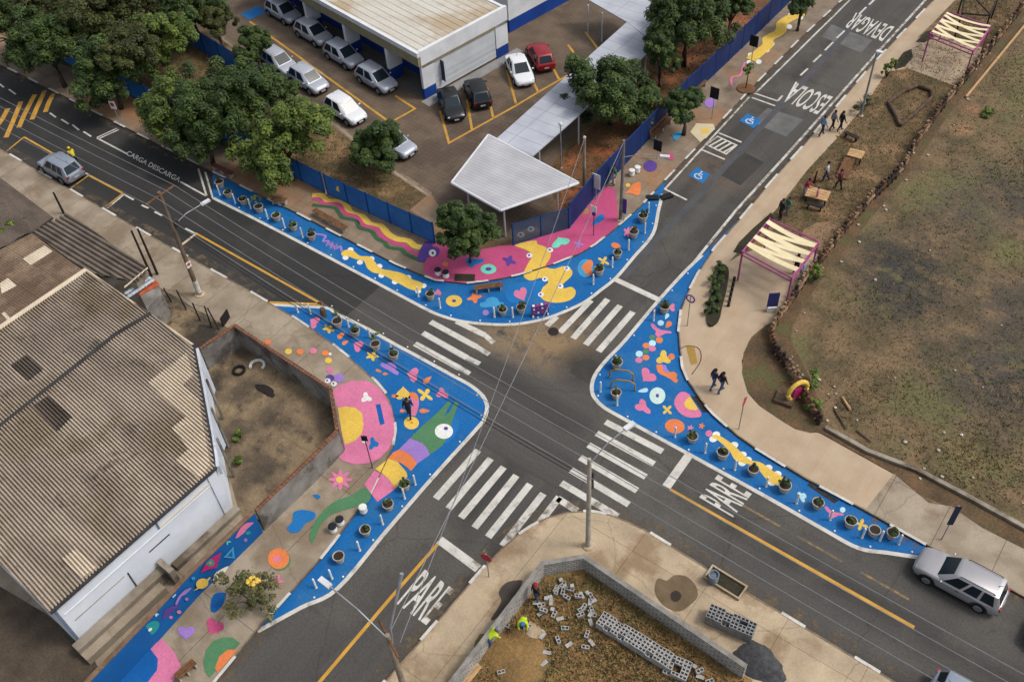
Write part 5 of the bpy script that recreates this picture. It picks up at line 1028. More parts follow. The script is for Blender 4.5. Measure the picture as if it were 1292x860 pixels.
    m_ = MB(); m_.box((-.485*L, 0, .4), (.1, W*.8, .16)); m_.build('bumper_trim', M_trim, t)
    m_ = MB(); m_.box((.494*L, 0, hood*.5), (.05, W*.5, .17)); m_.build('grille', M_trim, t)
    m_ = MB(); m_.box((.503*L, 0, .38), (.03, .4, .12)); m_.build('number_plate', M_plate, t); m_ = MB(); m_.box((-.504*L, 0, belt*.62), (.03, .4, .12)); m_.build('number_plate', M_plate, t)
    m_ = MB(); m_.box((-.495*L, 0, .4), (.06, W*.7, .16)); m_.box((.492*L, 0, .33), (.06, W*.7, .12)); m_.build('bumper_trim', M_trim, t) if False else None
    if suv:
        for sy in (-1, 1): m_ = MB(); m_.tube([(xt0*L+.2, sy*tw*.9, zr+.02), (xt0*L+.3, sy*tw*.9, zr+.07), (xt1*L-.4, sy*tw*.9, zr+.07), (xt1*L-.3, sy*tw*.9, zr+.02)], .022, 6); m_.build('roof_rail', M_trim, t)
    m_ = MB(); m_.tube([(xt0*L+.25, 0, zr+.01), (xt0*L+.05, 0, zr+.22)], [.02, .008], 5); m_.build('aerial', M_trim, t)
    if scale != 1: t.scale = (scale,)*3
    return t
def recol(t, pnt):
    for ch in t.children:
        if ch.name.split('.')[0] in ('body', 'mirror'):
            ch.material_slots[0].link = 'OBJECT'; ch.material_slots[0].material = pnt
def g0(u, v, z=0.0): p = G(u, v, z); p.z = z; return p
ZP = ZS-.01
lotang = math.atan2(-eL.y, -eL.x)        # the parking row runs along the school building
hatch = make_car('hatch', 4.0, 1.72, 1.5, PAINT['silver'], 'silver hatchback in the fourth bay, nearest the school corner', g0(476, 107, ZP), lotang, 'cars in the school car park', 1.06)
for (u, v), lb, pn, src, sc_, rz in (((435, 77), 'silver hatchback third along the row against the school wall', 'silver', 0, 1.06, 0), ((397, 49), 'silver hatchback second along the row against the school wall', 'silver2', 0, 1.06, 0), ((359, 22), 'silver hatchback at the far end of the row against the school wall', 'silver', 0, 1.06, 0),
        ((354, 86), 'silver hatchback behind the small dark tree in the outer row', 'silver2', 0, 1.05, 0), ((391, 108), 'pale silver hatchback in the middle of the outer row', 'silver2', 0, 1.05, 0), ((437, 146), 'white hatchback at the near end of the outer row', 'white', 0, 1.05, 0), ((497, 188), 'silver hatchback half hidden under the small bushy tree', 'silver', 0, 1.05, .1)):
    c = dup(hatch, g0(u, v, ZP), lotang+rz, lb, 'cars in the school car park'); c.scale = (sc_,)*3; recol(c, PAINT[pn])
seda = make_car('sedan', 4.3, 1.74, 1.44, PAINT['black'], 'black sedan parked nearest the white roller door corner', g0(570, 138, ZP), math.atan2(eL.y, eL.x)-math.pi/2, 'cars in the school car park', 1.0)
ar = math.atan2(-eR.y, -eR.x)
A1 = (G(590, 150, 0)-G(580, 125, 0)); A1 = math.atan2(A1.y, A1.x)
seda.rotation_euler = (0, 0, A1)
for (u, v), lb, pn, src, rz in (((603, 124), 'black car beside the black sedan, further from the corner', 'black', hatch, math.pi), ((656, 95), 'white sedan beside the red car at the blue wall', 'white', seda, 0), ((682, 78), 'dark red hatchback parked beside the white sedan', 'red', hatch, math.pi)):
    c = dup(src, g0(u, v, ZP), A1+rz, lb, 'cars in the school car park'); c.scale = (1.02,)*3; recol(c, PAINT[pn])
wg = make_car('wagon', 3.95, 1.7, 1.56, PAINT['steel'], 'steel grey hatchback in the kerb bay beside a figure in yellow', g0(80, 219), math.pi, None, 1.08)
suv = make_car('suv', 4.62, 1.86, 1.72, PAINT['grey'], 'large grey SUV with silver roof parked at the kerb behind the blue corner', g0(1207, 738), math.pi-R(1), None, .95)
p2 = make_car('wagon', 4.6, 1.8, 1.5, PAINT['steel'], 'silver estate car driving at the bottom edge of the photo', g0(1232, 903), 0, None, 1.0); p2.name = 'car'
c = dup(hatch, g0(1352, 826), math.pi, 'dark car cut off by the right edge of the photo'); recol(c, PAINT['dark']); del c['group']

# ------------------------------------------------------------ people
SKIN = mat('skin', C(150, 105, 80), C(140, 98, 74), fine=.05, rough=.6); HAIR = mat('hair', C(34, 26, 22), fine=.1)
def cl(name, r, g, b): return mat('cloth_'+name, C(r, g, b), C(r*.85, g*.85, b*.85), s=4, fine=.12)
CL = dict(black=cl('black', 40, 40, 46), navy=cl('navy', 44, 58, 98), jean=cl('jean', 78, 104, 148), white=cl('white', 222, 222, 226), red=cl('red', 176, 36, 62), pink=cl('pink', 214, 130, 160), grey=cl('grey', 140, 144, 150), green=cl('green', 60, 130, 100), hivis=cl('hivis', 206, 236, 40), yellow=cl('yellow', 232, 210, 40), maroon=cl('maroon', 100, 34, 50), blue=cl('blue', 40, 120, 190), lightblue=cl('lightblue', 130, 170, 205))
def person(label, px, rz, top, bottom, pose='stand', h=1.8, zb=ZS, hair=True, hat=None, group=None):
    """one continuous skinned body; material by body region"""
    k = h/1.7; J = {}
    bend = {'stand': 0., 'walk': .06, 'bend': .95, 'sit': .1, 'lean': .35}[pose]
    def tor(y, z): # rotate torso round the hip by bend (towards +x)
        dz = z-.92; return (math.sin(bend)*dz+0, y, .92+math.cos(bend)*dz)
    sw = .22 if pose == 'walk' else .03
    J['pelvis'] = (0, 0, .92); J['belly'] = tor(0, 1.08); J['chest'] = tor(0, 1.28); J['neck'] = tor(0, 1.46); J['headlow'] = tor(0, 1.53); J['headmid'] = tor(0, 1.60); J['headtop'] = tor(0, 1.68)
    rad = dict(pelvis=(.15, .13), belly=(.125, .11), chest=(.15, .12), neck=(.055, .055), headlow=(.08, .075), headmid=(.098, .088), headtop=(.06, .055))
    ed = [('pelvis', 'belly'), ('belly', 'chest'), ('chest', 'neck'), ('neck', 'headlow'), ('headlow', 'headmid'), ('headmid', 'headtop')]
    for s, nm in ((-1, 'l'), (1, 'r')):
        hx = s*sw
        if pose == 'sit':
            J['hip'+nm] = (.04, s*.09, .9); J['knee'+nm] = (.45, s*.12, .88); J['ank'+nm] = (.45, s*.12, .5); J['toe'+nm] = (.62, s*.12, .44)
        else:
            J['hip'+nm] = (0, s*.09, .86); J['knee'+nm] = (hx*.5+.03+(.08 if pose == 'bend' else 0), s*.10, .48); J['ank'+nm] = (hx-.04, s*.10, .09); J['toe'+nm] = (hx+.13, s*.12, .04)
        rad['hip'+nm] = (.095, .09); rad['knee'+nm] = (.062, .062); rad['ank'+nm] = (.045, .045); rad['toe'+nm] = (.035, .03)
        ed += [('pelvis', 'hip'+nm), ('hip'+nm, 'knee'+nm), ('knee'+nm, 'ank'+nm), ('ank'+nm, 'toe'+nm)]
        sx, sy, sz = tor(s*.19, 1.40); J['sh'+nm] = (sx, sy, sz)
        if pose == 'bend': J['el'+nm] = (sx+.08, s*.22, sz-.26); J['wr'+nm] = (sx+.2, s*.16, sz-.48); J['hd'+nm] = (sx+.24, s*.13, sz-.57)
        elif pose in ('sit', 'lean'): J['el'+nm] = (sx+.06, s*.26, sz-.26); J['wr'+nm] = (sx+.28, s*.18, sz-.32); J['hd'+nm] = (sx+.36, s*.15, sz-.33)
        else: J['el'+nm] = (sx-s*sw*.3, s*.25, sz-.29); J['wr'+nm] = (sx-s*sw*.6+.06, s*.26, sz-.54); J['hd'+nm] = (sx-s*sw*.6+.09, s*.25, sz-.64)
        rad['sh'+nm] = (.07, .065); rad['el'+nm] = (.045, .045); rad['wr'+nm] = (.033, .033); rad['hd'+nm] = (.036, .022)
        ed += [('chest', 'sh'+nm), ('sh'+nm, 'el'+nm), ('el'+nm, 'wr'+nm), ('wr'+nm, 'hd'+nm)]
    names = list(J); me = bpy.data.meshes.new('body'); me.from_pydata([Vector(J[n_])*k for n_ in names], [(names.index(a), names.index(b)) for a, b in ed], [])
    o = bpy.data.objects.new('body', me); col.objects.link(o); o.modifiers.new('s', 'SKIN'); sv = me.skin_vertices[0].data
    for i, n_ in enumerate(names): sv[i].radius = (rad[n_][0]*k*1.16, rad[n_][1]*k*1.16); sv[i].use_root = n_ == 'pelvis'
    ss = o.modifiers.new('u', 'SUBSURF'); ss.levels = ss.render_levels = 1
    bm = bpy.data.meshes.new_from_object(o.evaluated_get(bpy.context.evaluated_depsgraph_get())); bpy.data.objects.remove(o)
    bm.materials.clear()
    for m in (CL[bottom], CL[top], SKIN, M_trim): bm.materials.append(m)
    pts = {n_: Vector(J[n_])*k for n_ in names}
    reg = {}
    for n_ in names:
        reg[n_] = 2 if n_.startswith(('head', 'neck', 'wr', 'hd')) else (3 if n_.startswith(('ank', 'toe')) else (0 if n_.startswith(('hip', 'knee', 'pelvis')) else 1))
    for p in bm.polygons:
        c = p.center; nn = min(names, key=lambda q: (pts[q]-c).length-rad[q][0]*.6); r = reg[nn]
        if nn.startswith('ank') and c.z > .14*k and pose != 'sit': r = 0
        p.material_index = r; p.use_smooth = True
    b = G(*px, zb); b.z = zb
    if pose == 'sit': b.z = zb-.44*k
    t = thing('person', label, 'person', b, rz, group); o = bpy.data.objects.new('body', bm); col.objects.link(o); o.parent = t
    hc = pts['headmid']
    if hair:
        mb = MB(); mb.ball(hc+Vector((-.02*k, 0, .03*k)), (.108*k, .098*k, .1*k), 10); mb.build('hair', HAIR, t, smooth=True)
    if hat:
        mb = MB(); mb.ball(hc+Vector((0, 0, .05*k)), (.125*k, .115*k, .1*k), 10); mb.build('helmet', CL[hat], t, smooth=True)
    mb = MB(); fx = Vector((math.cos(bend), 0, -math.sin(bend))); mb.ball(hc+fx*.09*k, (.02, .015, .025), 6); mb.build('nose', SKIN, t)
    for s in (-1, 1): mb = MB(); mb.ball(hc+fx*.082*k+Vector((0, s*.033*k, .012)), (.01, .012, .008), 6); mb.build('eye', M_trim, t)
    return t
HV = hed
person('person in dark jacket and jeans walking left of a companion on the beige pavement', (899, 490), R(60), 'navy', 'jean', 'walk')
person('person in black top and blue trousers walking right of a companion on the beige pavement', (909, 494), R(60), 'black', 'jean', 'walk')
person('person in light blue top, leftmost of the walking group on the park pavement', (1036, 171), R(50), 'lightblue', 'navy', 'walk')
person('person in grey top in the middle of the walking group on the park pavement', (1049, 164), R(50), 'grey', 'black', 'walk')
person('person dressed in black, rightmost of the walking group on the park pavement', (1059, 165), R(50), 'black', 'black', 'walk')
person('person in white shirt and dark trousers standing on the park grass', (1041, 229), R(200), 'white', 'navy', 'walk')
person('person in maroon top beside the slanted wooden table ramp', (1057, 239), R(160), 'maroon', 'black', 'walk')
person('child in pink clothes standing on the low wooden table', (1030, 251), R(0), 'pink', 'pink', 'stand', 1.05, .55)
person('person in red top leaning towards the low wooden table', (1013, 249), R(20), 'red', 'grey', 'lean')
person('person dressed in black standing above the near pink pergola', (984, 276), R(240), 'black', 'black', 'stand')
person('person with green bag colours standing right behind the black-dressed one', (992, 271), R(240), 'green', 'grey', 'stand', 1.62)
person('person in black standing on the blue corner beside the painted arch', (517, 526), R(120), 'black', 'black', 'walk', zb=.02)
person('worker in black top and blue jeans standing at the block wall', (677, 758), R(250), 'black', 'jean', 'stand', zb=ZS, hair=False, hat='red')
person('worker in lime vest with blue helmet bending over rubble', (662, 790), R(-60), 'hivis', 'green', 'bend', zb=ZS, hair=False, hat='blue')
person('worker in lime vest and grey cap bending at the wall foot', (617, 815), R(60), 'hivis', 'jean', 'bend', zb=ZS, hair=False, hat='grey')
person('person in green top and white trousers by the dark blue fence', (774, 233), R(250), 'green', 'white', 'stand')
person('person in bright yellow jacket standing beside the steel grey hatchback', (99, 210), R(180), 'yellow', 'black', 'lean', zb=.02, hair=False, hat='yellow')
person('person in black seen between the cream slats of the near pink pergola', (1003, 345), R(90), 'black', 'black', 'stand')
person('person in pale blue beside the right leg of the near pink pergola', (1010, 352), R(180), 'lightblue', 'white', 'stand')
# ------------------------------------------------------------ poles, lamps, cables
M_pole = mat('pole_concrete', C(158, 146, 130), C(126, 114, 100), s=1.5, fine=.12); M_steel = mat('galvanised_steel', C(165, 168, 172), C(140, 143, 148), s=2, fine=.06, rough=.5, metal=.3); M_cable = mat('cable', C(140, 140, 142), fine=.05); M_dcable = mat('cable_dark', C(30, 30, 32), fine=.05)
M_lamp = mat('lamp_glass', C(225, 228, 230), fine=.02, rough=.3)
def pole(name, label, base_px, h, parts, r0=.17, r1=.11, m=M_pole, zb=ZS):
    b = G(*base_px, zb); t = thing(name, label, 'pole', b); mb = MB(); mb.tube([(0, 0, -.05), (0, 0, h)], [r0, r1], 12); mb.build('shaft', m, t, smooth=False)
    mb = MB(); mb.lathe((0, 0, 0), [(r0*2.2, 0), (r0*2., .05), (r0*1.2, .08)], 12); mb.build('footing', M_conc_s, t)
    for nm, mm, fn in parts: mb = MB(); fn(mb, h); mb.build(nm, mm, t)
    return t, b
def arm_lamp(dx, dy, rise, hd=0.):
    def f(mb, h): mb.tube([(0, 0, h-.4+hd), (dx*.5, dy*.5, h-.1+rise*.7+hd), (dx, dy, h-.1+rise+hd)], .035, 6)
    def g(mb, h):
        d = Vector((dx, dy)).normalized(); mb.box((dx+d.x*.28, dy+d.y*.28, h-.1+rise+hd), (.65, .26, .12), math.atan2(d.y, d.x))
    return [('lamp_arm', M_steel, f), ('lamp_head', M_lamp, g)]
HPW, HPS = 8.9, 7.9
def cross(dx, dy, z):
    return lambda mb, h: mb.tube([(-dx, -dy, h+z), (dx, dy, h+z)], .06, 6)
pw, bw_ = pole('utility_pole', 'brown utility pole with crossarm and lamp on the left pavement', (252, 371), HPW, [('crossarm', M_wood, cross(0, 1.15, -.25))]+arm_lamp(.35, 2.3, .1, -2.4)+[('transformer', M_darkgap, lambda mb, h: mb.lathe((.1, .25, h-2.9), [(.16, 0), (.2, .1), (.2, .55), (.1, .62)], 10)), ('white_base', M_white, lambda mb, h: mb.lathe((0, 0, .2), [(.185, 0), (.18, 1.1)], 12))], m=mat('pole_brown', C(122, 104, 86), C(98, 84, 70), s=2, fine=.15))
mb = MB(); mb.box((.2, -.05, 2.9), (.04, .34, .46)); s_ = mb.build('sign_plate', A['white'], pw); mb = MB(); mb.tube([(.225, -.05, 2.95), (.235, -.05, 2.95)], .13, 14); mb.build('red_disc', A['red'], s_)
ps, bs_ = pole('utility_pole', 'pale utility pole with lamp arm at the building site corner by the crosswalks', (742, 688), HPS, arm_lamp(.6, 2.2, .5)+[('bracket', M_darkgap, lambda mb, h: (mb.box((0, .18, h-2.4), (.22, .2, .5)), mb.box((.05, .2, h-1.7), (.12, .12, .7)))[0]), ], r0=.15, r1=.10, m=mat('pole_pale', C(196, 188, 176), C(168, 160, 148), s=1.5, fine=.1))
p3, b3 = pole('utility_pole', 'utility pole with two lamp arms at the lower left road edge', (520, 899), 8.2, arm_lamp(-3.3, .1, .6)+[('side_arm', M_steel, lambda mb, h: mb.tube([(0, .12, h-1.0), (0, .25, h+.3), (0, 1.5, h+2.9)], [.05, .05, .09], 8)), ('crossarm', M_wood, cross(.9, -.4, -.3))])
p4, b4_ = pole('street_lamp', 'grey pole with side lamp beside the pink painted ground', (783, 277), 6.9, arm_lamp(2.3, 1.0, .1, -1.0), r0=.14, r1=.09, m=mat('pole_grey', C(140, 132, 122), C(112, 104, 96), s=2, fine=.12))
p5, b5 = pole('utility_pole', 'plain pale pole behind the dark blue fence at the shelter', (737, 238), 4.6, [('cap', M_wpost, lambda mb, h: mb.ball((0, 0, h), .13, 8))], r0=.13, r1=.1)
p6_, b6 = pole('street_lamp', 'leaning grey park pole with red shrub at its foot', (1086, 146), 5.6, [('lamp_head', M_lamp, lambda mb, h: mb.box((.15, .2, h), (.5, .3, .1)))], r0=.1, r1=.07, m=M_steel)
p7, b7 = pole('lamp_post', 'slim lamp post among the shrubs left of the large dark tree', (708, 212), 4.0, [('lamp_head', M_lamp, lambda mb, h: mb.ball((0, 0, h), .18, 8))], r0=.05, r1=.04, m=M_steel)
def cable(label, a, b, sag, r=.021, m=M_cable):
    pts = [a.lerp(b, i/14)-Vector((0, 0, sag*4*(i/14)*(1-i/14))) for i in range(15)]; mb = MB(); mb.tube([p-a for p in pts], r, 4); o = mb.build('overhead_cable', m); o.location = a; tag(o, label, 'cable', 'overhead cables')
for k, (dy, z) in enumerate(((-1.1, -.15), (-.35, -.15), (.45, -.15), (1.1, -.15))):
    a = bw_+Vector((0, dy, HPW+z)); b = bs_+Vector((0, dy*.8+.1, HPS-.1+.28*k)); c = Vector((30, bs_.y+dy*1.0, 8.2)); d = Vector((-100, bw_.y+dy, 8.9))
    w_ = ['lowest', 'second lowest', 'second highest', 'highest'][k]
    cable('%s thin cable between left crossarm pole and building site corner pole' % w_, a, b, .45); cable('%s thin cable running right from the building site corner pole' % w_, b, c, .5); cable('%s thin cable running left from the crossarm pole' % w_, d, a, .5)
for k in range(2): cable('dark cable of the thick pair crossing the junction' if k else 'upper dark cable crossing the junction low between the poles', bw_+Vector((.1, .1, 6.3-.4*k)), bs_+Vector((.05, .1, 6.1-.35*k)), .5, .022, M_dcable)
cable('thin cable crossing the junction from lower left pole to the pole by pink ground', b3+Vector((0, 0, 8.1)), b4_+Vector((0, 0, 6.8)), .5); cable('thin second cable crossing the junction towards the school corner', b3+Vector((.4, .2, 7.6)), b5+Vector((0, 0, 4.5)), .6, .018)
cable('dark stay cable from the grey lamp pole to the pavement by the fence', b4_+Vector((0, 0, 6.3)), G(765, 237, ZS), .05, .03, M_steel)

# ------------------------------------------------------------ planter pots, white posts, studs
M_pot = mat('pot_concrete', C(190, 182, 172), C(160, 152, 142), s=5, fine=.12); M_soilp = mat('pot_soil', C(56, 44, 34), fine=.3)
def make_pot(label, px, plant, seed, group):
    t = thing('planter_pot', label, 'planter', g0(*px, .008), 0, group); rnd = random.Random(seed)
    mb = MB(); mb.lathe((0, 0, 0), [(.25, 0), (.28, .05), (.36, .5), (.4, .54), (.4, .62), (.35, .62), (.33, .55)], 16); mb.build('pot', M_pot, t, smooth=False)
    mb = MB(); mb.lathe((0, 0, .53), [(.33, 0), (.33, .03)], 14); mb.build('soil', M_soilp, t)
    if plant:
        R_, H_, mm, z = {'bush': (.36, .28, LEAVES, .78), 'tall': (.38, .55, YLEAVES, 1.1), 'low': (.28, .16, LEAVES, .66), 'dry': (.2, .3, OLEAVES, .85)}[plant]
        m_ = crown_mesh(rnd, R_, H_, 9, 26, .13, mm); o = m_.build('plant', mm, t); o.location = (0, 0, z)
    t.scale = (rnd.uniform(.8, .92),)*3; t.rotation_euler = (rnd.uniform(-.03, .03), rnd.uniform(-.03, .03), rnd.uniform(0, 6)); return t
GP = 'concrete planter pots on the blue corners'
def potrow(pts, plants, place):
    n = len(pts)
    for i, (p, pl) in enumerate(zip(pts, plants)):
        d = {'bush': 'with a round green plant', 'tall': 'with a tall light green plant', 'low': 'with a low dark plant', 'dry': 'with a thin olive plant', None: 'with bare soil'}[pl]
        make_pot('planter %s, %s %s' % (d, ORD[i], place), p, pl, hash_(p), GP)
def hash_(p): return int(p[0]*7+p[1]*13)
potrow([(278.8, 236), (289, 248.5), (308, 257), (328, 267), (350, 278), (371, 290), (394, 302)], ['dry', 'low', 'low', 'tall', 'low', 'bush', 'bush'], 'along the long school strip, from the left')
potrow([(543.5, 377), (634.5, 396), (657.5, 393.5)], ['bush', 'bush', 'bush'], 'on the rounded school curve')
potrow([(756, 346), (779, 324.5), (799.5, 299), (811, 279)], ['bush', 'low', 'dry', 'bush'], 'upwards beside the orange heart')
potrow([(427, 411), (449, 422.5), (475, 440), (498, 452)], ['tall', 'bush', 'tall', 'bush'], 'on the upper warehouse corner edge')
potrow([(511.5, 616), (491, 641), (462, 673), (429, 707)], ['bush', 'bush', 'low', None], 'down the lower warehouse corner edge')
potrow([(838, 393), (778, 463), (777.5, 501)], ['bush', 'bush', 'dry'], 'down the park corner edge')
potrow([(873, 556), (911, 577), (949.5, 597), (989, 618.5), (1030.5, 639.5), (1071.5, 663), (1101, 674), (1124, 677)], ['bush', 'low', 'dry', 'bush', 'low', 'low', None, 'bush'], 'along the park side tail')
def posts(pts, place):
    for i, p in enumerate(pts):
        b = g0(*p, .008); mb = MB(); mb.lathe(b, [(.075, 0), (.075, .04), (.058, .06), (.058, .88), (.045, .93)], 10); tag(mb.build('bollard', A['white'], origin=b), 'white post, %s %s' % (ORD[i], place), 'bollard', 'white posts along the blue corners')
posts([(277.5, 246), (297, 256.5), (316.5, 263), (338, 276), (359.5, 287.5), (382, 299.5)], 'along the long school strip, from the left')
posts([(555.5, 388.5), (528, 374), (624, 400), (647, 400)], 'of the curved school side edge')
posts([(748.5, 358.5), (772.5, 337), (793, 315), (813.5, 294), (818, 268)], 'upwards beside the stop line at the school corner')
posts([(376, 394), (392, 395.5), (440, 412), (467, 426), (494, 443)], 'from the left on the upper warehouse corner edge')
posts([(524, 611), (510.5, 628.5), (483, 661), (454, 694), (419, 729.5), (399, 741)], 'downwards on the lower warehouse corner edge')
posts([(824.5, 404), (757.5, 494), (778.5, 511)], 'downwards on the left edge of the park corner')
posts([(851.5, 551), (889.5, 571), (927, 592.5), (966.5, 613.5), (1005, 634.5), (1047, 655.5), (1087.5, 678), (1110, 681.5), (1133.5, 686)], 'along the park side tail edge')
studm = MB(); studm.lathe((0, 0, 0), [(.06, 0), (.05, .035), (.02, .045)], 8); stud0 = None
for L_, isl in ((LN, 'school'), (LW, 'warehouse'), (LE, 'park')):
    e = catmull(xy(L_), 5, False); acc = 0; first = True
    for a, b in zip(e, e[1:]):
        d = (b-a); nrm = Vector((-d.y, d.x)).normalized(); acc += d.length
        if acc > 1.9:
            acc = 0; cen = sum(e, Vector((0, 0)))/len(e); s = nrm if nrm.dot(sum([Vector(p) for p in xy(KN[6:18] if isl == 'school' else (KW[9:24] if isl == 'warehouse' else KE[8:20]))], Vector((0, 0)))/12-b) > 0 else -nrm
            p = b+s*.26
            if stud0 is None: stud0 = studm.build('road_stud', A['white']); o = stud0
            else: o = stud0.copy(); col.objects.link(o)
            o.location = (p.x, p.y, .012); tag(o, 'tiny white stud beside the edge line of the blue %s corner' % isl, 'road stud', 'studs of the %s corner' % isl)

# ------------------------------------------------------------ benches and street furniture
def bench(label, a_px, b_px, w=.45, h=.45, m=M_wood, back=False, mc=None, z=ZS, cat='bench'):
    a, b = G(*a_px, z+h).to_2d(), G(*b_px, z+h).to_2d(); c = (a+b)/2; L_ = (b-a).length; rz = math.atan2((b-a).y, (b-a).x); t = thing('bench', label, cat, (c.x, c.y, z), rz)
    mb = MB()
    for k in range(3): mb.box((0, (k-1)*w/3, h), (L_, w/3-.03, .05))
    mb.build('seat', m, t) if False else None
    for k in range(3): mb = MB(); mb.box((0, (k-1)*w/3, h), (L_, w/3-.025, .05)); mb.build('seat_plank', m, t)
    for s in (-.42, 0, .42): mb = MB(); mb.box((s*L_, 0, h/2-.02), (.1, w*.85, h-.05)); mb.build('leg', mc or M_pot, t)
    if back:
        for k in range(2): mb = MB(); mb.box((0, w/2+.03, h+.18+k*.18), (L_, .04, .13)); mb.build('back_plank', m, t)
        for s in (-.42, .42): mb = MB(); mb.box((s*L_, w/2+.065, h/2+.2), (.07, .03, h+.4)); mb.build('back_post', mc or M_pot, t)
    return t
bench('long brown timber bench on the kerb beside the wavy stripes', (396, 264), (437, 288)); bench('brown timber bench on the blue curve below the small dark tree', (598, 363), (634, 358), z=.01); bench('reddish timber bench under the trees at the start of the blue strip', (268, 207), (293, 219), m=mat('timber_red', C(120, 70, 62), C(92, 54, 50), s=4, fine=.2)); bench('brown bench with backrest against the dark blue fence', (823, 172), (846, 148), back=True)
bench('orange-brown bench by the fence near the young palm', (872, 118), (890, 101), back=True); bench('small orange bench under the largest light green tree', (343, 250), (361, 252)); bench('timber plank bench at the lower left on the painted pavement', (222, 854), (245, 833))
def sign_on_post(name, label, px, h, draw, zb=ZS, r=.03, mp=M_steel):
    b = G(*px, zb); t = thing(name, label, 'sign', b); mb = MB(); mb.tube([(0, 0, 0), (0, 0, h)], r, 8); mb.build('post', mp, t); draw(t, h); return t
vd = Vector((-math.sin(hed), -math.cos(hed))); 
def plate(w, hh, m, az, dz=0., shape4=True, back=None):
    def f(t, h):
        mb = MB(); mb.box((math.cos(az)*.04, math.sin(az)*.04, h-hh/2+dz), (.03, w, hh), az); mb.build('sign_plate', m, t)
    return f
AZB = R(-90)
sign_on_post('school_sign', 'black-backed sign on a thin post beside the young palm', (898, 150), 2.9, plate(.75, 1.0, A['black'], AZB)); sign_on_post('school_sign', 'black-backed sign standing over the upper painted caterpillar', (947, 84), 2.9, plate(.75, 1.0, A['black'], AZB))
sign_on_post('sign', 'low black sign near the hexagon stone patch', (829, 200), 1.7, plate(.7, .95, A['black'], AZB)); sign_on_post('sign', 'white notice board in front of the dark blue fence', (752, 251), 2.3, plate(.7, 1.3, A['white'], AZB))
sign_on_post('sign', 'small sign on a dark post on the pink painted ground', (749, 297), 2.7, lambda t, h: [plate(.5, .5, A['white'], AZB)(t, h), plate(.3, .3, A['violet'], AZB, -.55)(t, h)], mp=M_darkgap)
sign_on_post('sign', 'purple and white banner at the foot of the grey lamp pole', (787, 278), 2.0, plate(.4, 1.3, A['violet'], AZB))
def octo(m, az, r=.33):
    def f(t, h):
        mb = MB(); c = Vector((0, 0, h-r)); n = Vector((math.cos(az), math.sin(az), 0)); s = Vector((-n.y, n.x, 0)); q = [c+n*.04+s*r*math.cos(R(22.5+45*i))+Vector((0, 0, r*math.sin(R(22.5+45*i)))) for i in range(8)]
        mb.add(q+[p-n*.02 for p in q], [tuple(range(8)), tuple(range(15, 7, -1))]+[(i, (i+1) % 8, 8+(i+1) % 8, 8+i) for i in range(8)]); mb.build('sign_plate', m, t)
    return f
sign_on_post('stop_sign', 'red octagon sign seen edge-on on the beige pavement beside the pair walking', (932, 541), 2.9, octo(A['red'], R(5))); sign_on_post('stop_sign', 'red octagon sign at the kerb above the lower road lettering', (617, 727), 2.3, octo(A['red'], R(-80)))
sign_on_post('street_sign', 'purple ring sign on a thin pole at the top of the park corner', (867, 411), 2.7, lambda t, h: (lambda mb: mb.build('ring', A['violet'], t))(MB().tube([(math.cos(R(a))*.28, .02, h-.25+math.sin(R(a))*.28) for a in range(0, 361, 30)], .05, 6, 0, False)))
sign_on_post('sign', 'thin dark sign post on the warehouse pavement pink circle', (470, 590), 3.1, plate(.35, .45, A['black'], R(-60)), mp=M_darkgap)
sign_on_post('sign', 'dark leaning panel sign on the right pavement near the lot wall', (1188, 680), 3.2, plate(.3, 1.7, mat('sign_dark', C(54, 62, 84), fine=.1), R(-60))); sign_on_post('sign', 'white and red no parking sign among the kerbside trees', (152, 156), 2.2, lambda t, h: [plate(.55, .75, A['white'], R(-70))(t, h), (lambda mb: mb.build('red_disc', A['red'], t))(MB().tube([(math.cos(R(-70))*.06, math.sin(R(-70))*.06, h-.3), (math.cos(R(-70))*.08, math.sin(R(-70))*.08, h-.3)], .18, 14))])
b = G(973, 392, ZS); t = thing('display_board', 'small blue and white display board on the pavement below the near pergola', 'board', b); mb = MB(); mb.box((0, 0, 1.0), (.08, .7, 1.2), R(-50)); mb.build('panel', mat('board_blue', C(52, 54, 110), fine=.15), t); mb = MB(); mb.box((0, 0, .22), (.3, .6, .4), R(-50)); mb.build('base', A['white'], t)
# small pairs of stools / pots with black tops on the pavements
for px, lb in (((553, 346), 'left one of two small white stools with black tops on the pink ground'), ((563, 349), 'right one of two small white stools with black tops on the pink ground'), ((421, 669), 'lower of two small white stools by the green painted tail'), ((430, 660), 'upper of two small white stools by the green painted tail'), ((797, 221), 'left of the two white stools by the violet painted disc'), ((804, 217), 'right of the two white stools by the violet painted disc'), ((459, 645), 'white stool beside the end of the green painted tail')):
    b = G(*px, ZS); t = thing('stool', lb, 'stool', b); mb = MB(); mb.lathe((0, 0, 0), [(.2, 0), (.23, .08), (.2, .42)], 12); mb.build('base', A['white'], t); mb = MB(); mb.lathe((0, 0, .422), [(.24, 0), (.24, .06), (.2, .09)], 12); mb.build('seat', A['black'] if 'black' in lb or 'tail' in lb and 'end' not in lb else A['white'], t)
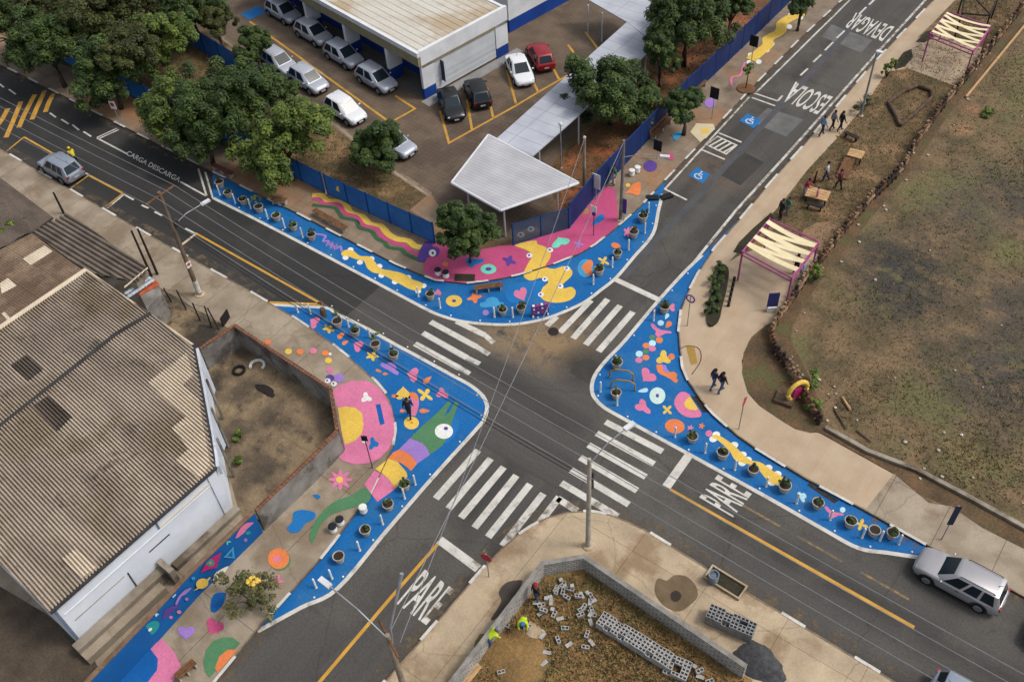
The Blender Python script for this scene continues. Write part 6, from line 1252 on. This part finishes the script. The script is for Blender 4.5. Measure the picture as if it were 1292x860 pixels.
# bike hoops
for px, lb in (((784, 478), 'upper olive hoop rack on the park corner'), ((786, 491), 'lower olive hoop rack on the park corner')):
    b = g0(*px, .008); mb = MB(); mb.tube([b+Vector((-.75*math.cos(R(25)), -.75*math.sin(R(25)), 0)), b+Vector((-.7*math.cos(R(25)), -.7*math.sin(R(25)), .6)), b+Vector((-.4*math.cos(R(25)), -.4*math.sin(R(25)), .85)), b+Vector((.4*math.cos(R(25)), .4*math.sin(R(25)), .85)), b+Vector((.7*math.cos(R(25)), .7*math.sin(R(25)), .6)), b+Vector((.75*math.cos(R(25)), .75*math.sin(R(25)), 0))], .05, 8); tag(mb.build('bike_rack', A['olive'], origin=b), lb, 'bike rack')
# patterned barrier by the school crossing
a, b = g0(671, 399, .01), g0(692, 395, .01); c = (a+b)/2; t = thing('street_barrier', 'red, white and blue patterned barrier at the school curve edge', 'barrier', c, math.atan2((b-a).y, (b-a).x))
mb = MB(); mb.box((0, 0, .55), (1.15, .25, .8)); bd = mb.build('panel', A['violet'], t)
for k in range(4):
    for j in range(2): mb = MB(); mb.box((-.42+k*.28, -.13, .36+j*.36), (.13, .012, .14), 0); mb.build('pattern', [A['red'], A['white']][(k+j) % 2], bd)
for k in range(4):
    mb = MB(); mb.box((-.42+k*.28, 0, .953), (.15, .2, .006)); mb.build('pattern', [A['white'], A['red']][k % 2], bd)
for s in (-1, 1): mb = MB(); mb.box((s*.5, 0, .075), (.1, .4, .15)); mb.build('foot', A['white'], t)
# brown figure-like pot at the tip of the warehouse corner
b = g0(409, 399, .01); t = thing('planter', 'slim brown planter with reddish plant at the yellow tip of the warehouse corner', 'planter', b); mb = MB(); mb.lathe((0, 0, 0), [(.18, 0), (.22, .1), (.2, .7), (.12, .8)], 10); mb.build('pot', mat('pot_brown', C(96, 84, 72), fine=.2), t); m_ = crown_mesh(random.Random(9), .22, .4, 7, 20, .12, OLEAVES); o = m_.build('plant', [mat('leaf_red', C(110, 60, 48), fine=.2)]*3, t); o.location = (0, 0, 1.15)

# ------------------------------------------------------------ pergolas, park play things
M_pink = mat('pergola_pink', C(176, 84, 134), C(150, 70, 114), s=2, fine=.06, rough=.5); M_slat = mat('cream_fabric', C(238, 224, 184), C(224, 208, 166), s=1.5, fine=.05)
def pergola(label, px, z, strips, seed):
    q = xy(px, z); o = Vector((sum(p.x for p in q)/4, sum(p.y for p in q)/4, ZS)); q = [p-o.to_2d() for p in q]; H_ = z-ZS; t = thing('pergola', label, 'pergola', o)
    for p in q: mb = MB(); mb.box((p.x, p.y, H_/2), (.1, .1, H_)); mb.build('post', M_pink, t)
    for zz in (H_, H_-.32):
        for i in range(4):
            a, b = q[i], q[(i+1) % 4]; d = (b-a).normalized(); a2, b2 = a+d*.056, b-d*.056; mb = MB(); mb.tube([(a2.x, a2.y, zz-.05), (b2.x, b2.y, zz-.05)], .055, 6); mb.build('beam', M_pink, t)
    for i in (1, 3):
        a, b = q[i], q[(i+1) % 4]
        for k in range(1, 6): p = a.lerp(b, k/6); mb = MB(); mb.box((p.x, p.y, H_-.21), (.04, .04, .21)); mb.build('baluster', M_pink, t)
    for k, (f0, f1, w0) in enumerate(strips):
        a = q[3].lerp(q[0], f0); b = q[2].lerp(q[1], f1); d = (b-a).normalized(); n = Vector((-d.y, d.x))*w0*.5; mb = MB(); zt = H_+.012+.006*k
        for s in range(6):
            p0, p1 = a.lerp(b, s/6), a.lerp(b, (s+1)/6); z0_, z1_ = zt-.16*4*(s/6)*(1-s/6), zt-.16*4*((s+1)/6)*(1-(s+1)/6)
            mb.add([(p0.x-n.x, p0.y-n.y, z0_), (p1.x-n.x, p1.y-n.y, z1_), (p1.x+n.x, p1.y+n.y, z1_), (p0.x+n.x, p0.y+n.y, z0_), (p0.x-n.x, p0.y-n.y, z0_-.02), (p1.x-n.x, p1.y-n.y, z1_-.02), (p1.x+n.x, p1.y+n.y, z1_-.02), (p0.x+n.x, p0.y+n.y, z0_-.02)], [(0, 1, 2, 3), (7, 6, 5, 4), (0, 4, 5, 1), (3, 2, 6, 7)])
        mb.build('fabric_strip', M_slat, t)
    return t
ST = [(.90, .88, .42), (.66, .64, .42), (.66, .86, .34), (.43, .42, .42), (.43, .64, .34), (.2, .2, .42), (.2, .42, .34)]
pergola('near pink pergola with crossed cream strips beside the beige pavement', [(971.4, 275.4), (1032.8, 304.2), (999.3, 349.8), (937, 316.3)], 2.8, ST, 1)
pergola('far pink pergola with woven cream strips at the upper right plaza', [(1196, 14), (1250, 32), (1228, 64), (1174, 42)], 2.8, [(.1, .3, .32), (.3, .1, .32), (.35, .55, .32), (.55, .35, .32), (.6, .8, .32), (.8, .6, .32), (.9, .95, .3)], 2)
# dark open timber frame at the top right
fr = [G(u, v, 2.6).to_2d() for u, v in ((1218, -14), (1262, -10), (1249, 20), (1214, 17))]; b = Vector((fr[0].x, fr[0].y, ZS)); t = thing('timber_frame', 'dark open timber frame at the top right corner above the far pergola', 'frame', b); dw = MATS['dark_wood']
for i in range(4):
    p, n_ = fr[i]-b.to_2d(), fr[(i+1) % 4]-b.to_2d(); mb = MB(); mb.box((p.x, p.y, 1.25), (.12, .12, 2.5)); mb.build('post', dw, t); mb = MB(); mb.tube([(p.x, p.y, 2.46), (n_.x, n_.y, 2.46)], .07, 6); mb.build('beam', dw, t)
for i, j in ((0, 2),): p, n_ = fr[i]-b.to_2d(), fr[j]-b.to_2d(); mb = MB(); mb.tube([(p.x, p.y, 2.55), (n_.x, n_.y, 2.55)], .06, 6); mb.build('beam', dw, t)
# log ring bed
M_log = mat('weathered_log', C(104, 84, 66), C(72, 58, 48), s=3, fine=.3, fs=14, bump=.3)
ring = Z(967, 0, 3.975, (612, 512), (690, 455), (760, 428), (830, 455), (832, 488), (770, 545), (700, 605), (672, 628), (650, 580)); rw = xy(ring, .3); b = Vector((*(sum(rw, Vector((0, 0)))/len(rw)), ZS)); t = thing('log_ring', 'ring of grey logs laid around a grass bed in the park', 'log ring', b)
for i in range(len(rw)):
    a, c = rw[i]-b.to_2d(), rw[(i+1) % len(rw)]-b.to_2d(); mb = MB(); mb.tube([(a.x, a.y, .16), ((a.x+c.x)/2, (a.y+c.y)/2, .18), (c.x, c.y, .16)], [.14, .17, .14], 9); mb.build('log', M_log, t)
# low tables
def table(label, px, w, d, h, rz, m, cat='table'):
    b = G(*px, ZS); t = thing('low_table', label, cat, b, rz)
    for k in range(4): mb = MB(); mb.box((0, (k-1.5)*d/4, h), (w, d/4-.02, .06)); mb.build('top_plank', m, t)
    for sx in (-1, 1):
        for sy in (-1, 1): mb = MB(); mb.box((sx*w*.42, sy*d*.4, h/2-.02), (.1, .1, h-.05)); mb.build('leg', MATS['dark_wood'], t)
    return t
M_pale = mat('pale_timber', C(200, 162, 118), C(172, 136, 96), s=3, fine=.15)
table('low pale timber table with a child on it on the park grass', (1030, 252), 1.6, 1.2, .55, R(10), M_pale); table('square timber table with dark legs higher up the park grass', (1078, 202), 1.1, 1.0, .6, R(8), M_pale)
b = G(1066, 216, ZS); t = thing('ramp', 'slanted brown timber ramp leaning from the square table', 'ramp', b, R(8)); mb = MB(); mb.box((0, 0, .3), (.8, 2.0, .06), M=Matrix.Rotation(R(14), 4, 'X')); mb.build('deck', M_wood, t); mb = MB(); mb.box((0, .75, .22), (.7, .08, .44)); mb.build('support', MATS['dark_wood'], t)
for px, lb, rz in (((1027, 264), 'black bench at the near side of the low pale table', .2), ((1073, 176), 'small dark bench on the grass below the log ring', -.2)):
    b = G(*px, ZS); t = thing('bench', lb, 'bench', b, rz); mb = MB(); mb.box((0, 0, .42), (1.2, .35, .06)); mb.build('seat', M_trim, t)
    for s in (-1, 1): mb = MB(); mb.box((s*.45, 0, .2), (.08, .3, .38)); mb.build('leg', M_trim, t)
b = G(1027, 231, ZS); mb = MB(); mb.tube([b+Vector((0, 0, .0)), b+Vector((.02, .05, 1.1))], [.09, .05], 8); tag(mb.build('timber_stump', mat('dark_red', C(92, 30, 34), fine=.2), origin=b), 'upright dark red stake on the grass above the red-clothed person', 'stake')
# line of dark stepping stumps near the pergola leg
for i in range(6):
    f = i/5; px = (926-7*f, 355+31*f); b = G(*px, ZS); mb = MB(); mb.lathe(b, [(.1, 0), (.1, .4), (.08, .42)], 10); tag(mb.build('stepping_stump', MATS['dark_wood'], origin=b), 'dark stump, %s from the top in the short line below the near pergola leg' % ORD[i], 'stump', 'line of dark stumps')
# yellow ring toy
b = G(1004, 503, ZS); t = thing('play_arch', 'yellow ring play arch with a red and blue centre in the planting bed', 'play equipment', b, R(60))
mb = MB(); mb.tube([(math.cos(R(a))*.65, 0, .75+math.sin(R(a))*.75) for a in range(-70, 251, 16)], .14, 8); mb.build('ring', A['yellow'], t); mb = MB(); mb.box((0, .02, .5), (.5, .12, .9)); mb.build('panel', A['magenta'], t)
b = G(990, 504, ZS); t = thing('platform', 'small flat brown timber platform beside the yellow ring', 'platform', b, R(8)); mb = MB(); mb.box((0, 0, .12), (1.1, 1.0, .24)); mb.build('deck', M_log, t)
# palisade of logs along the bank
pal = [(1300, -4), (1208, 111), (1183, 141), (1153, 184), (1138, 213), (1098, 251), (1067, 286), (1040, 322), (1017, 349), (984, 398), (972, 418), (978, 440), (996, 462), (1010, 488), (1022, 512), (1036, 532)]
pp = [Vector(p) for p in xy(pal, .5)]; tot = sum((b-a).length for a, b in zip(pp, pp[1:])); N = 98; rnd = random.Random(5)
b0p = Vector((pp[0].x, pp[0].y, ZS)); pt = thing('log_palisade', 'long low row of dark upright logs along the bank between park and vacant lot', 'palisade', b0p)
logm = MB(); step = tot/N; logm.tube([(-.42*step, 0, .22), (0, .01, .24), (.42*step, 0, .22)], [.15, .18, .14], 8); logm.box((0, 0, .06), (step*.98, .26, .3)); 
def along(d):
    for a, b in zip(pp, pp[1:]):
        l = (b-a).length
        if d <= l: return a.lerp(b, d/l), math.atan2((b-a).y, (b-a).x)
        d -= l
    return pp[-1], 0
lm_ = [mat('bank_log_a', C(120, 88, 62), C(84, 62, 46), s=3, fine=.3), mat('bank_log_b', C(160, 130, 100), C(112, 90, 70), s=3, fine=.3), mat('bank_log_c', C(66, 50, 40), C(46, 36, 30), s=3, fine=.3)]
for i in range(N):
    p, rz = along((i+.5)*step); mb = MB(); h = rnd.uniform(.75, 1.25); k = rnd.randint(2, 3)
    mb.tube([(-.5*step, rnd.uniform(-.05, .05), h*.4), (0, 0, h*.5), (.5*step, rnd.uniform(-.05, .05), h*.4)], [.16, .2, .16], 7); mb.tube([(-.2*step, .05, -.05), (-.2*step, .0, h)], [.12, .1], 7); mb.tube([(.25*step, -.05, -.05), (.25*step, .03, h*rnd.uniform(.7, 1.1))], [.13, .1], 7)
    o = mb.build('log', rnd.choice(lm_), pt); o.location = (p.x-b0p.x, p.y-b0p.y, 0); o.rotation_euler = (0, 0, rz)
# pale edging stones and litter
for i, (u, v) in enumerate(Z(967, 0, 3.975, (905, 490), (870, 540), (845, 590), (770, 665), (800, 655), (735, 770), (700, 780), (660, 825), (1020, 370), (1050, 350), (1075, 330), (1095, 290), (1120, 270), (1165, 175), (1200, 140), (1235, 95), (1270, 45), (1010, 500), (810, 780), (940, 630), (1275, 155), (1280, 585))+Z(967, 215, 3.975, (545, 140), (500, 160), (565, 110), (460, 275), (285, 490), (600, 200), (590, 180), (700, 50), (785, 8), (820, 402), (545, 550), (1178, 778), (150, 805), (190, 715), (375, 460), (465, 360))+Z(967, 430, 3.975, (130, 80), (155, 125), (180, 172), (165, 150), (265, 195), (305, 400), (340, 230), (348, 265), (310, 268), (345, 335), (945, 148), (1085, 232), (890, 460), (978, 472), (645, 185), (455, 398), (695, 508), (862, 548), (790, 640), (1035, 685), (880, 680), (1285, 812), (770, 690))):
    b = G(u, v, ZS); mb = MB(); rr = rnd.uniform(.05, .11); mb.ball(b+Vector((0, 0, rr*.4)), (rr*1.2, rr, rr*.7), 7, 0, .25); tag(mb.build('stone', mat('pale_stone', C(214, 206, 192), C(180, 168, 150), s=6, fine=.2), origin=b), 'small pale stone or litter on the bank and vacant lot', 'stone', 'pale stones along the bank and lot')
for q, lb in ((Z(967, 430, 3.975, (380, 285), (420, 350)), 'short pale plank lying on the vacant lot'), (Z(967, 430, 3.975, (340, 345), (400, 445)), 'thin grey branch near the low kerb wall'), (Z(967, 430, 3.975, (450, 450), (525, 510)), 'second thin grey branch near the low kerb wall')):
    a, b = G(*q[0], ZS), G(*q[1], ZS); mb = MB(); mb.tube([a+Vector((0, 0, .06)), b+Vector((0, 0, .08))], .09 if 'plank' in lb else .05, 6); tag(mb.build('plank' if 'plank' in lb else 'branch', M_pale if 'plank' in lb else M_log, origin=a), lb, 'timber')
a, b = G(1300, 24, ZS), G(1218, 124, ZS); mb = MB(); mb.tube([a+Vector((0, 0, .12)), b+Vector((0, 0, .12))], .11, 6); tag(mb.build('edge_beam', M_pale, origin=a), 'long pale beam edging the vacant lot at the upper right', 'beam')

# ------------------------------------------------------------ building site
M_cblock = mat('cement_block', C(186, 184, 180), C(158, 156, 152), s=3, fine=.12); M_cblock2 = mat('cement_block_dark', C(150, 150, 150), C(126, 126, 126), s=3, fine=.12)
bl = MB(); bx, by, bz = .39, .19, .19
for sx in (-1, 1): bl.box((sx*(bx/2-.016), 0, bz/2), (.032, by, bz))
for sy in (-1, 1): bl.box((0, sy*(by/2-.016), bz/2), (bx-.064, .032, bz))
bl.box((0, 0, bz/2), (.04, by-.064, bz)); bl.poly([(-.16, -.06, .02), (.16, -.06, .02), (.16, .06, .02), (-.16, .06, .02)])
bl0 = bl.build('cement_block', [M_cblock]); bl1 = bl.build('cement_block', [M_cblock2]); used = [False, False]
def blk(loc, rot, label, group, k=0):
    src = (bl0, bl1)[k]
    if not used[k]: o = src; used[k] = True
    else: o = src.copy(); col.objects.link(o)
    o.location = loc; o.rotation_euler = rot; return tag(o, label, 'block', group)
def stack(a_px, b_px, z, nw, nh, label, group, k=0, gaps=0.):
    a, b = G(*a_px, z), G(*b_px, z); d = (b-a).to_2d(); L_ = d.length; rz = math.atan2(d.y, d.x); d.normalize(); n = Vector((-d.y, d.x)); nl = int(L_/.4)
    for i in range(nl):
        for j in range(nw):
            for h in range(nh):
                if h < nh-1 and 0 < j < nw-1 and 0 < i < nl-1: continue
                if h == nh-1 and rnd.random() < gaps: continue
                p = a.to_2d()+d*(.2+.4*i)+n*(.2*(j+.5)-.1*nw); blk((p.x+rnd.uniform(-.012, .012), p.y+rnd.uniform(-.012, .012), ZS-.01+.191*h), (0, 0, rz+rnd.uniform(-.03, .03)), label, group, k)
stack((757, 780), (848, 836), .5, 4, 3, 'grey cement block of the long pile standing inside the block wall', 'blocks of the long pile inside the wall', 0, .12)
stack((840, 836), (876, 852), .3, 5, 2, 'grey cement block of the low loose end of the long pile', 'blocks at the loose end of the long pile', 0, .25)
stack((893, 772), (957, 800), .6, 4, 4, 'dark grey cement block of the pallet stack on the pavement outside the wall', 'blocks of the pavement stack', 1, .12)
zb7 = lambda *p: Z(650, 645, 3.975, *p)
for (u, v), n_, sp in ((zb7((265, 400))[0], 10, .38), (zb7((335, 465))[0], 13, .4), (zb7((145, 500))[0], 6, .28), (zb7((925, 840))[0], 5, .4)):
    c = G(u, v, ZS)
    for i in range(n_): x, y = rnd.gauss(0, sp), rnd.gauss(0, sp); blk((c.x+x, c.y+y, ZS+.02+rnd.choice((0, 0, .19))*(abs(x)+abs(y) < .6)), (rnd.choice((0, 0, R(90))), rnd.choice((0, 0, R(90))), rnd.uniform(0, 3)), 'cement block tumbled in the small heaps on the dry grass', 'blocks in the tumbled heaps', 0)
for u, v in zb7((165, 425), (170, 455), (195, 520), (222, 532), (370, 560), (130, 620), (215, 648), (265, 662), (360, 620), (375, 665), (352, 685), (100, 685), (60, 762), (140, 755), (250, 590), (160, 700), (90, 600), (70, 590))+Z(600, 720, 6.14, (270, 655), (200, 790), (115, 640), (235, 425)):
    c = G(u, v, ZS); blk((c.x, c.y, ZS), (rnd.choice((0, R(90))), 0, rnd.uniform(0, 3)), 'single cement block lying alone on the dry grass', 'single blocks on the dry grass', 0)
def heap(name, label, px, rx, ry, h, m, seed, cat='heap'):
    b = G(*px, ZS); r_ = random.Random(seed); mb = MB(); n = 26; V = [(0, 0, h)]; Fc = []
    for i in range(1, 7):
        for j in range(n): a = 2*math.pi*j/n; f = i/6*(1+.12*math.sin(3*a+seed)+.08*r_.uniform(-1, 1)); V.append((math.cos(a)*rx*f, math.sin(a)*ry*f, h*(1-(i/6)**1.3)*r_.uniform(.88, 1.08)-(.04 if i == 6 else 0)))
    for j in range(n): Fc.append((0, 1+j, 1+(j+1) % n))
    for i in range(5):
        for j in range(n): Fc.append((1+i*n+j, 1+(i+1)*n+j, 1+(i+1)*n+(j+1) % n, 1+i*n+(j+1) % n))
    mb.add([b+Vector(v) for v in V], Fc); return tag(mb.build(name, m, origin=b, smooth=True), label, cat)
heap('gravel_heap', 'dark grey gravel heap at the end of the block wall', (958, 836), 1.35, .95, .5, mat('gravel', C(84, 84, 86), C(60, 60, 62), s=4, fine=.35, fs=30, bump=.8), 2)
heap('soil_heap', 'low brown soil heap inside the building site near the workers', (650, 830), 2.0, 1.5, .35, M_site, 4); heap('rubble_heap', 'small heap of pale rubble beside the bending worker', (672, 796), .7, .5, .18, M_conc_s, 6)
b = G(915, 735, ZS); t = thing('drain_box', 'dark open drain box with pale rim at the kerb beside the bin', 'drain box', b, R(-2)); mb = MB(); mb.box((0, 0, .02), (1.9, .75, .04)); mb.build('pit', MATS['planting_soil'], t)
for c_, d_ in (((0, .42, .08), (2.1, .09, .16)), ((0, -.42, .08), (2.1, .09, .16)), ((1.0, 0, .08), (.09, .74, .16)), ((-1.0, 0, .08), (.09, .74, .16))): mb = MB(); mb.box(c_, d_); mb.build('rim', M_conc_s, t)
b = G(899, 733, ZS); t = thing('barrel', 'grey-blue barrel standing at the dark drain box', 'barrel', b); mb = MB(); mb.lathe((0, 0, 0), [(.24, 0), (.27, .2), (.28, .45), (.27, .7), (.28, .74), (.24, .74), (.22, .6)], 16); mb.build('shell', mat('barrel_grey', C(138, 150, 160), C(110, 122, 132), s=2, fine=.1), t); mb = MB(); mb.lathe((0, 0, .58), [(.22, 0), (.22, .02)], 12); mb.build('filling', mat('dark_teal', C(30, 52, 56), fine=.1), t)
for q, lb in ((Z(325, 645, 3.975, (1110, 760), (1030, 860)), 'stack of brown planks leaning at the foot of the block wall'), (Z(600, 720, 6.14, (260, 500), (330, 560)), 'short brown plank near the bending worker')):
    a, b = G(*q[0], ZS), G(*q[1], ZS); d = (b-a).to_2d(); t = thing('plank_stack', lb, 'planks', (a+b)/2, math.atan2(d.y, d.x))
    for k in range(3 if 'stack' in lb else 1): mb = MB(); mb.box((.05*k, (k-1)*.2, .05+.04*k), (d.length, .18, .04)); mb.build('plank', M_pale, t)
# debris in the old yard
b = G(325, 462, ZS); mb = MB(); mb.tube([b+Vector((math.cos(R(a))*.45, math.sin(R(a))*.45, .1)) for a in range(0, 250, 20)], .1, 6); tag(mb.build('pipe_piece', A['white'], origin=b), 'curved white pipe piece lying in the old yard', 'pipe')
b = G(302, 468, ZS); mb = MB(); mb.tube([b+Vector((math.cos(R(a))*.35, math.sin(R(a))*.35, .09)) for a in range(0, 361, 24)], .1, 7, 0, False); tag(mb.build('tyre', M_tyre, origin=b), 'old dark tyre lying in the old yard', 'tyre')
heap('weed_heap', 'flat dark heap of dead vines in the old yard', (335, 492), .9, .35, .12, MATS['dark_wood'], 3)
heap('rubble_heap', 'low brick rubble at the left corrugated roofs', (172, 385), .5, .4, .25, M_clay, 8)
a = G(286, 406, ZS); mb = MB(); mb.box(a+Vector((0, 0, .4)), (.08, .9, .75), R(20)); tag(mb.build('metal_panel', M_trim, origin=a), 'dark metal panel leaning at the corner of the yard wall', 'panel')
# yellow figure cut-outs on the wavy stripes
b = G(432, 252, ZS); t = thing('play_sign', 'small yellow round sign by the net fence above the wavy stripes', 'sign', b); mb = MB(); mb.tube([(0, 0, 0), (0, 0, .9)], .03, 6); mb.build('post', M_wpost, t); mb = MB(); mb.tube([(.03, -.03, 1.1), (.06, -.06, 1.1)], .28, 16); mb.build('disc', A['yellow'], t)
b = G(331, 233, ZS)
c = G(823, 250, .05); mb = MB(); mb.box(c+Vector((0, 0, .06)), (.9, .5, .12), R(35)); mb.box(c+Vector((.8, .7, .06)), (.9, .5, .12), R(60)); tag(mb.build('rubble_sack', M_trim, origin=c), 'black bags lying on the kerb at the upper tip of the school corner', 'bag')
